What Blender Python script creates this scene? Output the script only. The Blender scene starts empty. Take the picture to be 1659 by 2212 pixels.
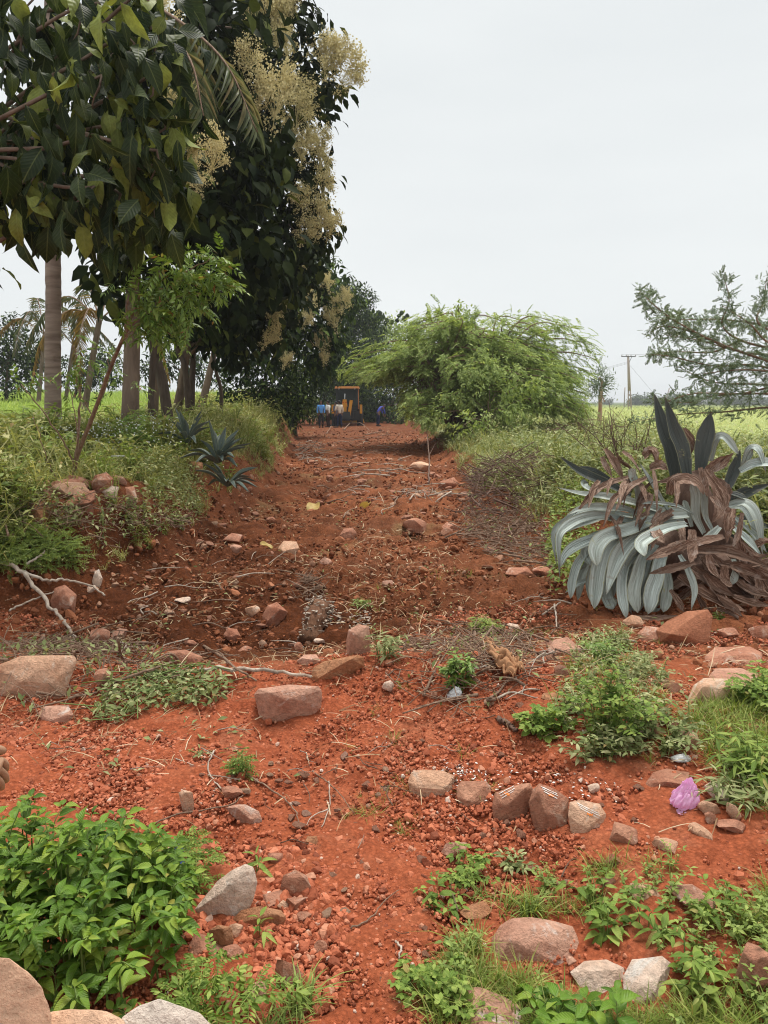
import bpy, bmesh, math, random
import numpy as np
from mathutils import Vector, Matrix

# ------------------------------------------------------------------ camera, sky, sun, exposure
S = bpy.context.scene
R = math.radians
PITCH = R(8.36); FPX = 1620.0; CAMZ = 1.7
cd = bpy.data.cameras.new('camera'); cam = bpy.data.objects.new('camera', cd)
S.collection.objects.link(cam); S.camera = cam
cam.location = (0, 0, CAMZ); cam.rotation_euler = (R(90) - PITCH, 0, 0)
cd.sensor_fit = 'AUTO'; cd.sensor_width = 36.0; cd.lens = 36.0 * FPX / 2212.0
cd.clip_start = 0.05; cd.clip_end = 9000

SUN_EL, SUN_AZ = R(72), R(20)          # azimuth measured from +Y (ahead) towards +X
w = bpy.data.worlds.new("World"); S.world = w; w.use_nodes = True
nt = w.node_tree; nt.nodes.clear()
sky = nt.nodes.new('ShaderNodeTexSky'); sky.sky_type = 'NISHITA'; sky.sun_disc = False
sky.sun_elevation = SUN_EL; sky.sun_rotation = SUN_AZ; sky.dust_density = 3.0
tc = nt.nodes.new('ShaderNodeTexCoord')
mp = nt.nodes.new('ShaderNodeMapping'); mp.inputs['Scale'].default_value = (1.0, 1.0, 4.0)
cn = nt.nodes.new('ShaderNodeTexNoise'); cn.inputs['Scale'].default_value = 1.6; cn.inputs['Detail'].default_value = 5
cr = nt.nodes.new('ShaderNodeValToRGB')
cr.color_ramp.elements[0].position = 0.3; cr.color_ramp.elements[0].color = (6.75, 7.08, 7.2, 1)
cr.color_ramp.elements[1].position = 0.72; cr.color_ramp.elements[1].color = (7.5, 7.78, 7.82, 1)
mx = nt.nodes.new('ShaderNodeMix'); mx.data_type = 'RGBA'; mx.inputs[0].default_value = 0.985   # closed cloud layer over the clear sky
bg = nt.nodes.new('ShaderNodeBackground'); bg.inputs['Strength'].default_value = 0.0785
wo = nt.nodes.new('ShaderNodeOutputWorld')
L = nt.links.new
L(tc.outputs['Generated'], mp.inputs['Vector']); L(mp.outputs[0], cn.inputs['Vector']); L(cn.outputs[0], cr.inputs[0])
L(sky.outputs[0], mx.inputs[6]); L(cr.outputs[0], mx.inputs[7]); L(mx.outputs[2], bg.inputs[0]); L(bg.outputs[0], wo.inputs[0])
sd = bpy.data.lights.new('sun', 'SUN'); so = bpy.data.objects.new('sun', sd); S.collection.objects.link(so)
sd.energy = 2.9; sd.angle = R(28); sd.color = (1.0, 0.96, 0.9)
sv = Vector((math.sin(SUN_AZ) * math.cos(SUN_EL), math.cos(SUN_AZ) * math.cos(SUN_EL), math.sin(SUN_EL)))
so.rotation_euler = sv.to_track_quat('Z', 'Y').to_euler(); so.location = (0, 0, 30)
S.view_settings.view_transform = 'Standard'; S.view_settings.look = 'None'
S.view_settings.exposure = 0.6; S.view_settings.gamma = 1.0
S.render.resolution_x, S.render.resolution_y = 768, 1024
cy = S.cycles
cy.max_bounces = 5; cy.diffuse_bounces = 2; cy.glossy_bounces = 2; cy.transmission_bounces = 3; cy.transparent_max_bounces = 8
cy.use_denoising = True; cy.denoiser = 'OPENIMAGEDENOISE'
try: cy.denoising_prefilter = 'ACCURATE'
except Exception: pass
S.render.film_transparent = False
cy.pixel_filter_type = 'BLACKMAN_HARRIS'; cy.filter_width = 1.1

# ------------------------------------------------------------------ helpers
RNG = np.random.default_rng(7)
ORG = {}
def tag(o, label=None, cat=None, group=None, kind=None):
    if label: o['label'] = label
    if cat: o['category'] = cat
    if group: o['group'] = group
    if kind: o['kind'] = kind
    return o
def thing(name, label, cat, loc, group=None):
    o = bpy.data.objects.new(name, None); S.collection.objects.link(o)
    o.location = tuple(float(a) for a in loc); o.empty_display_size = 0.1
    ORG[o.name] = np.array(loc, float)
    return tag(o, label, cat, group)
def mk(name, V, F, mat, parent=None, smooth=True, origin=None, attrs=None, sharp=None, mats=None, fmat=None):
    """one mesh object from world-space vertices and faces (an array or a list of arrays)"""
    V = np.asarray(V, float); Fs = F if isinstance(F, (list, tuple)) else [F]
    Fs = [np.asarray(f, int) for f in Fs if len(f)]
    if parent is not None: org = ORG[parent.name]
    elif origin is not None: org = np.array(origin, float)
    else: org = np.zeros(3)
    me = bpy.data.meshes.new(name)
    me.vertices.add(len(V)); me.vertices.foreach_set('co', (V - org).astype(np.float32).ravel())
    loops = np.concatenate([f.ravel() for f in Fs]); tot = np.concatenate([np.full(len(f), f.shape[1]) for f in Fs])
    me.loops.add(len(loops)); me.loops.foreach_set('vertex_index', loops.astype(np.int32))
    me.polygons.add(len(tot)); st = np.concatenate([[0], np.cumsum(tot)[:-1]])
    me.polygons.foreach_set('loop_start', st.astype(np.int32))
    me.polygons.foreach_set('use_smooth', np.full(len(tot), bool(smooth)))
    for m in (mats or [mat]): me.materials.append(m)
    if fmat is not None: me.polygons.foreach_set('material_index', np.asarray(fmat, np.int32))
    me.update(calc_edges=True)
    if sharp: me.set_sharp_from_angle(angle=R(sharp))
    for k, a in (attrs or {}).items():
        at_ = me.attributes.new(k, 'FLOAT', 'POINT'); at_.data.foreach_set('value', np.asarray(a, np.float32))
    o = bpy.data.objects.new(name, me); S.collection.objects.link(o)
    if parent is not None: o.parent = parent; ORG[o.name] = org
    else: o.location = org; ORG[o.name] = org
    return o
class MB:
    """collects pieces of one mesh"""
    def __init__(s): s.V = []; s.F3 = []; s.F4 = []; s.n = 0; s.A = {}
    def add(s, V, F, **at_):
        V = np.asarray(V, float); F = np.asarray(F, int)
        s.V.append(V); (s.F3 if F.shape[1] == 3 else s.F4).append(F + s.n); s.n += len(V)
        for k, a in at_.items(): s.A.setdefault(k, []).append(np.broadcast_to(np.asarray(a, float), (len(V),)))
        return s
    def build(s, name, mat, parent=None, **kw):
        F = []
        if s.F3: F.append(np.concatenate(s.F3))
        if s.F4: F.append(np.concatenate(s.F4))
        at_ = {k: np.concatenate(a) for k, a in s.A.items()}
        return mk(name, np.concatenate(s.V), F, mat, parent, attrs=at_, **kw)
def unit(v):
    v = np.asarray(v, float); return v / np.maximum(np.linalg.norm(v, axis=-1, keepdims=True), 1e-9)
def ray(px, py):
    cx = (px - 829.5) / FPX; c = -(py - 1106.0) / FPX
    return np.array([cx, math.cos(PITCH) + c * math.sin(PITCH), -math.sin(PITCH) + c * math.cos(PITCH)])
def at(px, py, d):
    r = ray(px, py); return np.array([0, 0, CAMZ]) + r * (d / r[1])
# value noise
def _hash(ix, iy, seed):
    n = (ix.astype(np.int64) * 374761393 + iy.astype(np.int64) * 668265263 + seed * 974711) & 0xFFFFFFFF
    n = ((n ^ (n >> 13)) * 1274126177) & 0xFFFFFFFF
    return ((n ^ (n >> 16)) & 0xFFFF) / 65535.0
def vnoise(x, y, seed=0):
    ix = np.floor(x); iy = np.floor(y); fx = x - ix; fy = y - iy
    ux = fx * fx * (3 - 2 * fx); uy = fy * fy * (3 - 2 * fy)
    a = _hash(ix, iy, seed); b = _hash(ix + 1, iy, seed); c = _hash(ix, iy + 1, seed); d = _hash(ix + 1, iy + 1, seed)
    return (a * (1 - ux) + b * ux) * (1 - uy) + (c * (1 - ux) + d * ux) * uy - 0.5
def fbm(x, y, wl, octs=3, seed=0, gain=0.5):
    s = 0; a = 1.0
    for k in range(octs):
        s = s + a * vnoise(x / wl + 17.3 * k, y / wl - 9.1 * k, seed + k); a *= gain; wl *= 0.5
    return s
def sstep(a, b, x):
    t = np.clip((x - a) / (b - a), 0, 1); return t * t * (3 - 2 * t)
# ------------------------------------------------------------------ the lie of the land
YL = [0, 5.5, 6.5, 8, 12, 20, 50, 80]; XL = [-4.6, -3.6, -2.75, -2.2, -2.05, -2.5, -5.6, -8]
YR = [0, 5.5, 6.5, 8, 12, 20, 50, 80]; XR = [3.6, 2.4, 1.95, 1.75, 1.3, 1.4, 1.6, 0]
def left_w(x, y):  return sstep(0.0, 0.9, np.interp(y, YL, XL) + 0.25 * vnoise(x * 0 + y / 1.3, y * 0, 5) - x) * sstep(6.0, 7.6, y)
def right_w(x, y): return sstep(0.0, 1.1, x - np.interp(y, YR, XR) + 0.3 * vnoise(x * 0 + y / 1.1, y * 0, 6)) * sstep(5.6, 8.0, y)
def hollow(x, y):  return np.exp(-((x + 1.15) / 1.55) ** 2 - ((y - 6.0) / 1.15) ** 2)
def h(x, y):
    x = np.asarray(x, float); y = np.asarray(y, float)
    lw = left_w(x, y); rw = right_w(x, y)
    far = sstep(90, 160, y)
    lh = 0.72 + 0.024 * np.clip(y - 14, 0, 70) + 0.22 * fbm(x, y, 2.5, 3, 11)
    rh = 0.42 + 0.2 * fbm(x, y, 2.2, 3, 12) * (1 - sstep(14, 30, y))
    z = lw * lh * (1 - far) + rw * rh * (1 - far)
    z = z - 0.27 * hollow(x, y)
    ridge = 4.28 - 0.05 * x
    z = z + 0.13 * np.exp(-((y - ridge) / 0.42) ** 2) * sstep(1.4, 0.2, x)
    z = z + 0.10 * np.exp(-((x - 0.9) / 1.0) ** 2 - ((y - 3.6) / 0.8) ** 2)
    z = z + 0.10 * sstep(-0.2, -2.0, x) * sstep(4.2, 2.6, y) + 0.08 * sstep(0.5, 1.8, x) * sstep(5.0, 2.5, y)
    trk = (1 - lw) * (1 - rw)
    z = z + 0.13 * fbm(x, y, 1.4, 3, 3) * sstep(0.5, 3, y)
    return z
def clod(x, y):
    """how broken-up the soil is"""
    return np.clip(hollow(x, y) * 1.3 + 0.75 * sstep(5.0, 6.5, y) + 0.25, 0, 1)
def G(px, py):
    """where a line of sight meets the ground"""
    r = ray(px, py); yy = np.geomspace(0.8, 400, 5000); k = yy / r[1]
    P = np.array([0, 0, CAMZ])[None] + k[:, None] * r[None]
    under = P[:, 2] < h(P[:, 0], P[:, 1])
    i = int(np.argmax(under)) if under.any() else len(yy) - 1
    return P[i]
def ground_pt(x, y): return np.array([x, y, float(h(np.array([x]), np.array([y]))[0])])
def poly_px(pts):
    Q = np.array([G(a, b)[:2] for a, b in pts])
    def inside(x, y):
        x = np.asarray(x); y = np.asarray(y); r = np.zeros(x.shape, bool); n = len(Q)
        for i in range(n):
            x1, y1 = Q[i]; x2, y2 = Q[(i + 1) % n]
            c = ((y1 > y) != (y2 > y)) & (x < (x2 - x1) * (y - y1) / (y2 - y1 + 1e-12) + x1); r ^= c
        return r
    inside.box = (Q[:, 0].min(), Q[:, 0].max(), Q[:, 1].min(), Q[:, 1].max())
    return inside
def in_poly(pts, n, rng):
    f = poly_px(pts); b = f.box; xs = []; ys = []; c = 0
    while c < n:
        x = rng.uniform(b[0], b[1], 4 * n); y = rng.uniform(b[2], b[3], 4 * n); k = f(x, y)
        xs.append(x[k]); ys.append(y[k]); c += int(k.sum())
    return np.concatenate(xs)[:n], np.concatenate(ys)[:n]
def sector(n, y0, y1, rng, t=0.64, power=0.0):
    u = rng.uniform(0, 1, n)
    y = y0 * (y1 / y0) ** u if power == 0 else (y0 ** power + u * (y1 ** power - y0 ** power)) ** (1 / power)
    return rng.uniform(-t, t, n) * np.maximum(y, 1.5), y

# ---- shape helpers
def frames(d, up):
    """rotation matrices whose y axis follows d and whose z axis leans to up"""
    d = unit(d); x = unit(np.cross(d, up)); z = np.cross(x, d)
    return np.stack([x, d, z], axis=-1)
def inst(tV, tF, M, T, s):
    """copies of one template merged into one vertex and face list"""
    n = len(T); s = np.asarray(s, float)
    if s.ndim == 1: s = s[:, None]
    tv = tV[None] * s[:, None, :] if s.shape[1] == 3 else tV[None] * s[:, :, None]
    V = np.einsum('nij,nkj->nki', M, tv) + T[:, None, :]
    F = tF[None] + (np.arange(n) * len(tV))[:, None, None]
    return V.reshape(-1, 3), F.reshape(-1, tF.shape[1])
def leaf_t(w=0.4, rows=5, fold=0.12, droop=0.25, tip=1.0, peak=0.45, cols=3, wave=0.0):
    V = []; F = []
    for i in range(rows):
        t = i / (rows - 1)
        ww = w * 0.5 * (math.sin(math.pi * t ** (math.log(0.5) / math.log(peak))) ** 0.75 * (1 if t < 1 else 0) + 0.02)
        for j in range(cols):
            u = 2 * j / (cols - 1) - 1
            V.append((u * ww, t, fold * abs(u) * ww * 2 - droop * t * t + wave * math.sin(7 * t + 2.2 * u) * abs(u) * w))
    for i in range(rows - 1):
        for j in range(cols - 1):
            a = i * cols + j; F.append((a, a + 1, a + cols + 1, a + cols))
    return np.array(V), np.array(F)
LEAF = leaf_t(); LEAF_S = leaf_t(0.45, 3, 0.15, 0.2); LEAF_N = leaf_t(0.2, 4, 0.12, 0.3)
TEAK = leaf_t(0.55, 6, 0.10, 0.35, peak=0.5, wave=0.12); TEAK_S = leaf_t(0.55, 4, 0.12, 0.3)
def merge(parts):
    V = []; F = []; n = 0
    for v, f in parts: V.append(v); F.append(f + n); n += len(v)
    return np.concatenate(V), np.concatenate(F)
def xf(t, d, up, loc, s):
    M = frames(np.array([d], float), np.array([up], float)); return inst(t[0], t[1], M, np.array([loc], float), np.array([[s, s, s]] if np.isscalar(s) else [s], float))
def pinnate(pairs=7, lw=0.3, ll=0.26, droop=0.25, leaf=None, spread=0.9, seed=0):
    r = np.random.default_rng(seed); P = []
    lt = leaf or leaf_t(lw, 3, 0.15, 0.15)
    for i in range(pairs):
        t = 0.18 + 0.8 * i / max(pairs - 1, 1); z = -droop * t * t
        for sgn in (-1, 1):
            d = np.array([sgn * spread, 0.55, -0.25]) + r.normal(0, 0.12, 3)
            P.append(xf(lt, d, (0, -0.2, 1), (0, t, z), ll * (1 - 0.45 * abs(t - 0.5)) * r.uniform(0.85, 1.15)))
    P.append(xf(lt, (0, 1, -0.5), (0, 0, 1), (0, 1, -droop), ll))
    rv = np.array([(-0.012, 0, 0), (0.012, 0, 0), (0.010, .5, -droop * .25), (-0.010, .5, -droop * .25), (0.006, 1, -droop), (-0.006, 1, -droop)])
    P.append((rv, np.array([(0, 1, 2, 3), (3, 2, 4, 5)])))
    return merge(P)
def catmull(P, n):
    P = np.asarray(P, float); m = len(P)
    if m == 2: t = np.linspace(0, 1, n)[:, None]; return P[0] * (1 - t) + P[1] * t
    Q = np.vstack([2 * P[0] - P[1], P, 2 * P[-1] - P[-2]]); u = np.linspace(0, m - 1 - 1e-6, n); i = u.astype(int); f = (u - i)[:, None]
    a, b, c, d = Q[i], Q[i + 1], Q[i + 2], Q[i + 3]
    return 0.5 * ((2 * b) + (-a + c) * f + (2 * a - 5 * b + 4 * c - d) * f ** 2 + (-a + 3 * b - 3 * c + d) * f ** 3)
def tube(P, r, k=6, cap=True, rough=0.0, rng=None):
    P = np.asarray(P, float); n = len(P); r = np.broadcast_to(np.asarray(r, float), (n,)).copy()
    T = np.gradient(P, axis=0); T = unit(T); up = np.array([0.31, 0.17, 0.93])
    if abs(T[0] @ up) > 0.95: up = np.array([1.0, 0.1, 0.0])
    X = np.zeros_like(P); x = unit(np.cross(T[0], up))
    for i in range(n): x = unit(x - T[i] * (x @ T[i])); X[i] = x
    Y = np.cross(T, X); a = np.linspace(0, 2 * math.pi, k, endpoint=False)
    rr = r[:, None] * np.ones((n, k))
    if rough: rr = rr * (1 + (rng or RNG).normal(0, rough, (n, k)))
    V = P[:, None] + rr[..., None] * (np.cos(a)[None, :, None] * X[:, None] + np.sin(a)[None, :, None] * Y[:, None])
    V = V.reshape(-1, 3); i = np.arange(n - 1)[:, None] * k; j = np.arange(k)[None]; j2 = (j + 1) % k
    F = np.stack([i + j, i + j2, i + k + j2, i + k + j], -1).reshape(-1, 4)
    if cap:
        V = np.vstack([V, P[0], P[-1]]); c0 = len(V) - 2; c1 = c0 + 1
        jj = np.arange(k); F = np.vstack([F, np.stack([np.full(k, c0), (jj + 1) % k, jj, jj], -1)[:, :4], np.stack([np.full(k, c1), (n - 1) * k + jj, (n - 1) * k + (jj + 1) % k, (n - 1) * k + (jj + 1) % k], -1)])
        T3 = F[-2 * k:, :3]; return V, F[:-2 * k], T3
    return V, F, None
def add_tube(mb, P, r, k=6, **kw):
    V, F, T3 = tube(P, r, k, **kw); b = mb.n
    mb.V.append(V); mb.F4.append(F + b); mb.n += len(V)
    if T3 is not None: mb.F3.append(T3 + b)
def add_box(mb, c, s, rot=0.0, taper=1.0, M=None):
    x, y, z = np.array(s) / 2.0
    V = np.array([(-x, -y, -z), (x, -y, -z), (x, y, -z), (-x, y, -z), (-x * taper, -y * taper, z), (x * taper, -y * taper, z), (x * taper, y * taper, z), (-x * taper, y * taper, z)])
    ca, sa = math.cos(rot), math.sin(rot)
    V = V @ (np.array([(ca, -sa, 0), (sa, ca, 0), (0, 0, 1)]).T if M is None else np.array(M).T)
    mb.add(V + np.array(c), np.array([(0, 3, 2, 1), (4, 5, 6, 7), (0, 1, 5, 4), (1, 2, 6, 5), (2, 3, 7, 6), (3, 0, 4, 7)]))
_ico = {}
def ico(n):
    if n not in _ico:
        bm = bmesh.new(); bmesh.ops.create_icosphere(bm, subdivisions=n, radius=1); bm.verts.ensure_lookup_table()
        _ico[n] = (np.array([v.co[:] for v in bm.verts]), np.array([[v.index for v in f.verts] for f in bm.faces])); bm.free()
    return _ico[n]
def sin3(V, rng, freq, n=6):
    s = 0
    for _ in range(n):
        k = unit(rng.normal(size=3)) * freq * rng.uniform(0.6, 1.5); s = s + np.sin(V @ k + rng.uniform(0, 6.28))
    return s / n
def hull_shape(P, seed, bev=.05, rough=.02, cuts=4):
    """a chipped stone: the hull of P with worn edges and a rough face"""
    bm = bmesh.new(); [bm.verts.new(tuple(p)) for p in P]; r_ = bmesh.ops.convex_hull(bm, input=bm.verts[:])
    bmesh.ops.delete(bm, geom=[v for v in bm.verts if not v.link_faces], context='VERTS'); bmesh.ops.dissolve_limit(bm, angle_limit=R(9), verts=bm.verts[:], edges=bm.edges[:])
    S_ = float(np.ptp(np.asarray(P), axis=0).max()); bmesh.ops.bevel(bm, geom=bm.edges[:] + bm.verts[:], offset=bev * S_, segments=2, profile=.6, affect='EDGES', clamp_overlap=True)
    bmesh.ops.triangulate(bm, faces=bm.faces[:]); bmesh.ops.subdivide_edges(bm, edges=[e for e in bm.edges if e.calc_length() > .06 * S_], cuts=cuts, use_grid_fill=True); bmesh.ops.triangulate(bm, faces=bm.faces[:])
    bmesh.ops.remove_doubles(bm, verts=bm.verts[:], dist=1e-4 * S_); bm.verts.index_update(); V = np.array([v.co[:] for v in bm.verts]); F = np.array([[v.index for v in f.verts] for f in bm.faces]); bm.free()
    rng = np.random.default_rng(seed); c = V.mean(0); U = (V - c) / S_ * 2
    return c + (V - c) * (1 + rough * sin3(U, rng, 5)[:, None] - rough * .9 * np.abs(sin3(U, rng, 11, 3))[:, None] + rough * .45 * sin3(U, rng, 24)[:, None] + rough * .3 * sin3(U, rng, 45)[:, None]), F
def rock_shape(seed, sub=4, box=0.0, cuts=14, rough=0.03):
    """an angular stone: a ball clipped by random planes, then roughened; fits the unit cube"""
    rng = np.random.default_rng(seed); V, F = ico(sub); V = V.copy()
    if box > 0:
        p = 2 + 6 * box; V = V / (np.sum(np.abs(V) ** p, axis=1, keepdims=True) ** (1 / p))
        V = V / np.abs(V).max(axis=0)
    for _ in range(cuts):
        n = unit(rng.normal(size=3)); c = rng.uniform(0.42, 0.78) * (1.0 if box < 0.5 else 1.25)
        dt = V @ n; V = V - np.maximum(dt - c, 0)[:, None] * n * 0.94
    V = V * (1 + rough * sin3(V, rng, 4)[:, None] - rough * 1.1 * np.abs(sin3(V, rng, 9, 3))[:, None] + rough * 0.5 * sin3(V, rng, 19)[:, None] + rough * 0.3 * sin3(V, rng, 37)[:, None])
    lo, hi = V.min(0), V.max(0)
    return (V - (lo + hi) / 2) / ((hi - lo) / 2), F
# ------------------------------------------------------------------ materials
def nodes(name):
    m = bpy.data.materials.new(name); m.use_nodes = True; n = m.node_tree; n.nodes.clear()
    out = n.nodes.new('ShaderNodeOutputMaterial'); b = n.nodes.new('ShaderNodeBsdfPrincipled'); n.links.new(b.outputs[0], out.inputs[0])
    b.inputs['Roughness'].default_value = 0.85; b.inputs['Specular IOR Level'].default_value = 0.25
    return m, n, b, out
def nn(n, kind, **kw):
    x = n.nodes.new(kind)
    for k, v in kw.items():
        if hasattr(x, k): setattr(x, k, v)
        else: x.inputs[k].default_value = v
    return x
def ramp(n, src, stops):
    r = n.nodes.new('ShaderNodeValToRGB'); e = r.color_ramp.elements
    while len(e) < len(stops): e.new(0.5)
    for i, (p, c) in enumerate(stops):
        e[i].position = p; e[i].color = (c[0], c[1], c[2], 1) if not np.isscalar(c) else (c, c, c, 1)
    n.links.new(src, r.inputs[0]); return r.outputs[0]
def mixc(n, f, a, b, mode='MIX'):
    x = n.nodes.new('ShaderNodeMix'); x.data_type = 'RGBA'; x.blend_type = mode
    for i, v in ((0, f), (6, a), (7, b)):
        if isinstance(v, bpy.types.NodeSocket): n.links.new(v, x.inputs[i])
        else: x.inputs[i].default_value = v if i == 0 else (v[0], v[1], v[2], 1)
    return x.outputs[2]
def noise(n, vec, scale, detail=4, rough=0.55, dist=0.0):
    x = nn(n, 'ShaderNodeTexNoise'); x.inputs['Scale'].default_value = scale; x.inputs['Detail'].default_value = detail
    x.inputs['Roughness'].default_value = rough; x.inputs['Distortion'].default_value = dist
    if vec is not None: n.links.new(vec, x.inputs['Vector'])
    return x.outputs['Fac']
def bump(n, b, hsock, strength=0.5, dist=0.01):
    x = nn(n, 'ShaderNodeBump'); x.inputs['Strength'].default_value = strength; x.inputs['Distance'].default_value = dist
    n.links.new(hsock, x.inputs['Height']); n.links.new(x.outputs[0], b.inputs['Normal'])
def attr(n, name):
    a = nn(n, 'ShaderNodeAttribute'); a.attribute_name = name; return a.outputs['Fac']
def objvec(n):
    return nn(n, 'ShaderNodeTexCoord').outputs['Object']
def posvec(n):
    return nn(n, 'ShaderNodeNewGeometry').outputs['Position']
def leaf_mat(name, c1, c2, trans=0.28, rough=0.45, spec=0.35, c3=None, tint=(1.15, 1.1, 0.6), dry=None, mid=0.6, veins=False):
    m, n, b, out = nodes(name)
    g = nn(n, 'ShaderNodeNewGeometry'); rnd = g.outputs['Random Per Island']
    stops = [(0.0, c1), (mid, c2)] + ([(0.96, c3)] if c3 else [])
    if dry: stops += [(0.985, dry)]
    col = ramp(n, rnd, stops)
    col = mixc(n, 0.4, col, ramp(n, noise(n, g.outputs['Position'], 14 if not veins else 30, 3), [(0.3, 0.45), (0.7, 1.5)]), 'MULTIPLY')
    if veins:
        u = attr(n, 'across'); v = attr(n, 'along'); ab = nn(n, 'ShaderNodeMath', operation='ABSOLUTE'); n.links.new(u, ab.inputs[0])
        q = nn(n, 'ShaderNodeMath', operation='MULTIPLY_ADD'); n.links.new(ab.outputs[0], q.inputs[0]); q.inputs[1].default_value = -.28; n.links.new(v, q.inputs[2])
        w_ = nn(n, 'ShaderNodeMath', operation='MULTIPLY'); n.links.new(q.outputs[0], w_.inputs[0]); w_.inputs[1].default_value = 52; sn = nn(n, 'ShaderNodeMath', operation='SINE'); n.links.new(w_.outputs[0], sn.inputs[0])
        col = mixc(n, ramp(n, ab.outputs[0], [(0.03, 0.55), (0.09, 0.0)]), col, mixc(n, 0.5, col, (0.30, 0.34, 0.12)))
        col = mixc(n, ramp(n, sn.outputs[0], [(0.86, 0.0), (0.98, 0.10)]), col, (0.24, 0.28, 0.09))
        col = mixc(n, ramp(n, noise(n, g.outputs['Position'], 55, 4, .6), [(0.70, 0.0), (0.76, 0.55)]), col, (0.20, 0.13, 0.05))
        bump(n, b, sn.outputs[0], 0.3, 0.004)
    n.links.new(col, b.inputs['Base Color']); b.inputs['Roughness'].default_value = rough; b.inputs['Specular IOR Level'].default_value = spec
    t = nn(n, 'ShaderNodeBsdfTranslucent'); n.links.new(mixc(n, 1.0, col, tint, 'MULTIPLY'), t.inputs[0])
    ms = nn(n, 'ShaderNodeMixShader'); ms.inputs[0].default_value = trans
    n.links.new(b.outputs[0], ms.inputs[1]); n.links.new(t.outputs[0], ms.inputs[2]); n.links.new(ms.outputs[0], out.inputs[0])
    return m
def plain(name, c, rough=0.8, spec=0.3, var=0.25, scale=6, bmp=0.0, metal=0.0):
    m, n, b, out = nodes(name)
    v = objvec(n); f = noise(n, v, scale, 5)
    n.links.new(mixc(n, f, tuple(x * (1 - var) for x in c), tuple(min(1, x * (1 + var)) for x in c)), b.inputs['Base Color'])
    b.inputs['Roughness'].default_value = rough; b.inputs['Specular IOR Level'].default_value = spec; b.inputs['Metallic'].default_value = metal
    if bmp: bump(n, b, noise(n, v, scale * 4, 4), bmp, 0.02)
    return m
def rock_mat(name, c1, c2, pale=None, dust=(0.30, 0.085, 0.04), dusty=0.5, scale=5.0):
    m, n, b, out = nodes(name); v = objvec(n); oi = nn(n, 'ShaderNodeObjectInfo')
    add = nn(n, 'ShaderNodeVectorMath'); n.links.new(v, add.inputs[0])
    cmb = nn(n, 'ShaderNodeVectorMath', operation='SCALE'); cmb.inputs[0].default_value = (37, 19, 53); n.links.new(oi.outputs['Random'], cmb.inputs['Scale'])
    n.links.new(cmb.outputs[0], add.inputs[1]); v = add.outputs[0]
    col = mixc(n, ramp(n, noise(n, v, scale, 6, 0.6, 0.6), [(0.3, 0), (0.68, 1)]), c1, c2)
    col = mixc(n, 0.55, col, ramp(n, noise(n, v, scale * 9, 5, 0.7), [(0.32, 0.62), (0.62, 1.5)]), 'MULTIPLY')
    if pale: col = mixc(n, ramp(n, noise(n, v, scale * 1.3, 7, 0.7, 1.2), [(0.56, 0), (0.66, 1)]), col, pale)
    # dry soil clinging in patches
    dm = ramp(n, noise(n, v, scale * 0.8, 5, 0.6), [(0.56 - 0.2 * dusty, 0), (0.8, 0.7 * dusty)])
    col = mixc(n, dm, col, dust)
    col = mixc(n, ramp(n, oi.outputs['Random'], [(0, 0.0), (1, 0.12)]), col, tuple(0.6 * x for x in c1))
    n.links.new(col, b.inputs['Base Color']); b.inputs['Roughness'].default_value = 0.85; b.inputs['Specular IOR Level'].default_value = 0.15
    hh = nn(n, 'ShaderNodeMath', operation='ADD'); n.links.new(noise(n, v, scale * 3, 8, 0.65), hh.inputs[0]); n.links.new(noise(n, v, scale * 18, 6, 0.7), hh.inputs[1])
    bump(n, b, hh.outputs[0], 1.0, 0.02); return m
def bark_mat(name, c1, c2, scale=7, rings=0.0):
    m, n, b, out = nodes(name); v = objvec(n)
    mp_ = nn(n, 'ShaderNodeMapping'); mp_.inputs['Scale'].default_value = (1, 1, 0.22) if not rings else (0.35, 0.35, 3.0); n.links.new(v, mp_.inputs[0])
    f = noise(n, mp_.outputs[0], scale, 7, 0.65, 0.4)
    col = mixc(n, ramp(n, f, [(0.32, 0), (0.68, 1)]), c1, c2)
    col = mixc(n, ramp(n, noise(n, v, 3.1, 4), [(0.6, 0), (0.72, 0.65)]), col, tuple(x * 0.28 for x in c1))
    n.links.new(col, b.inputs['Base Color']); bump(n, b, f, 0.9, 0.03); return m

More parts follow.
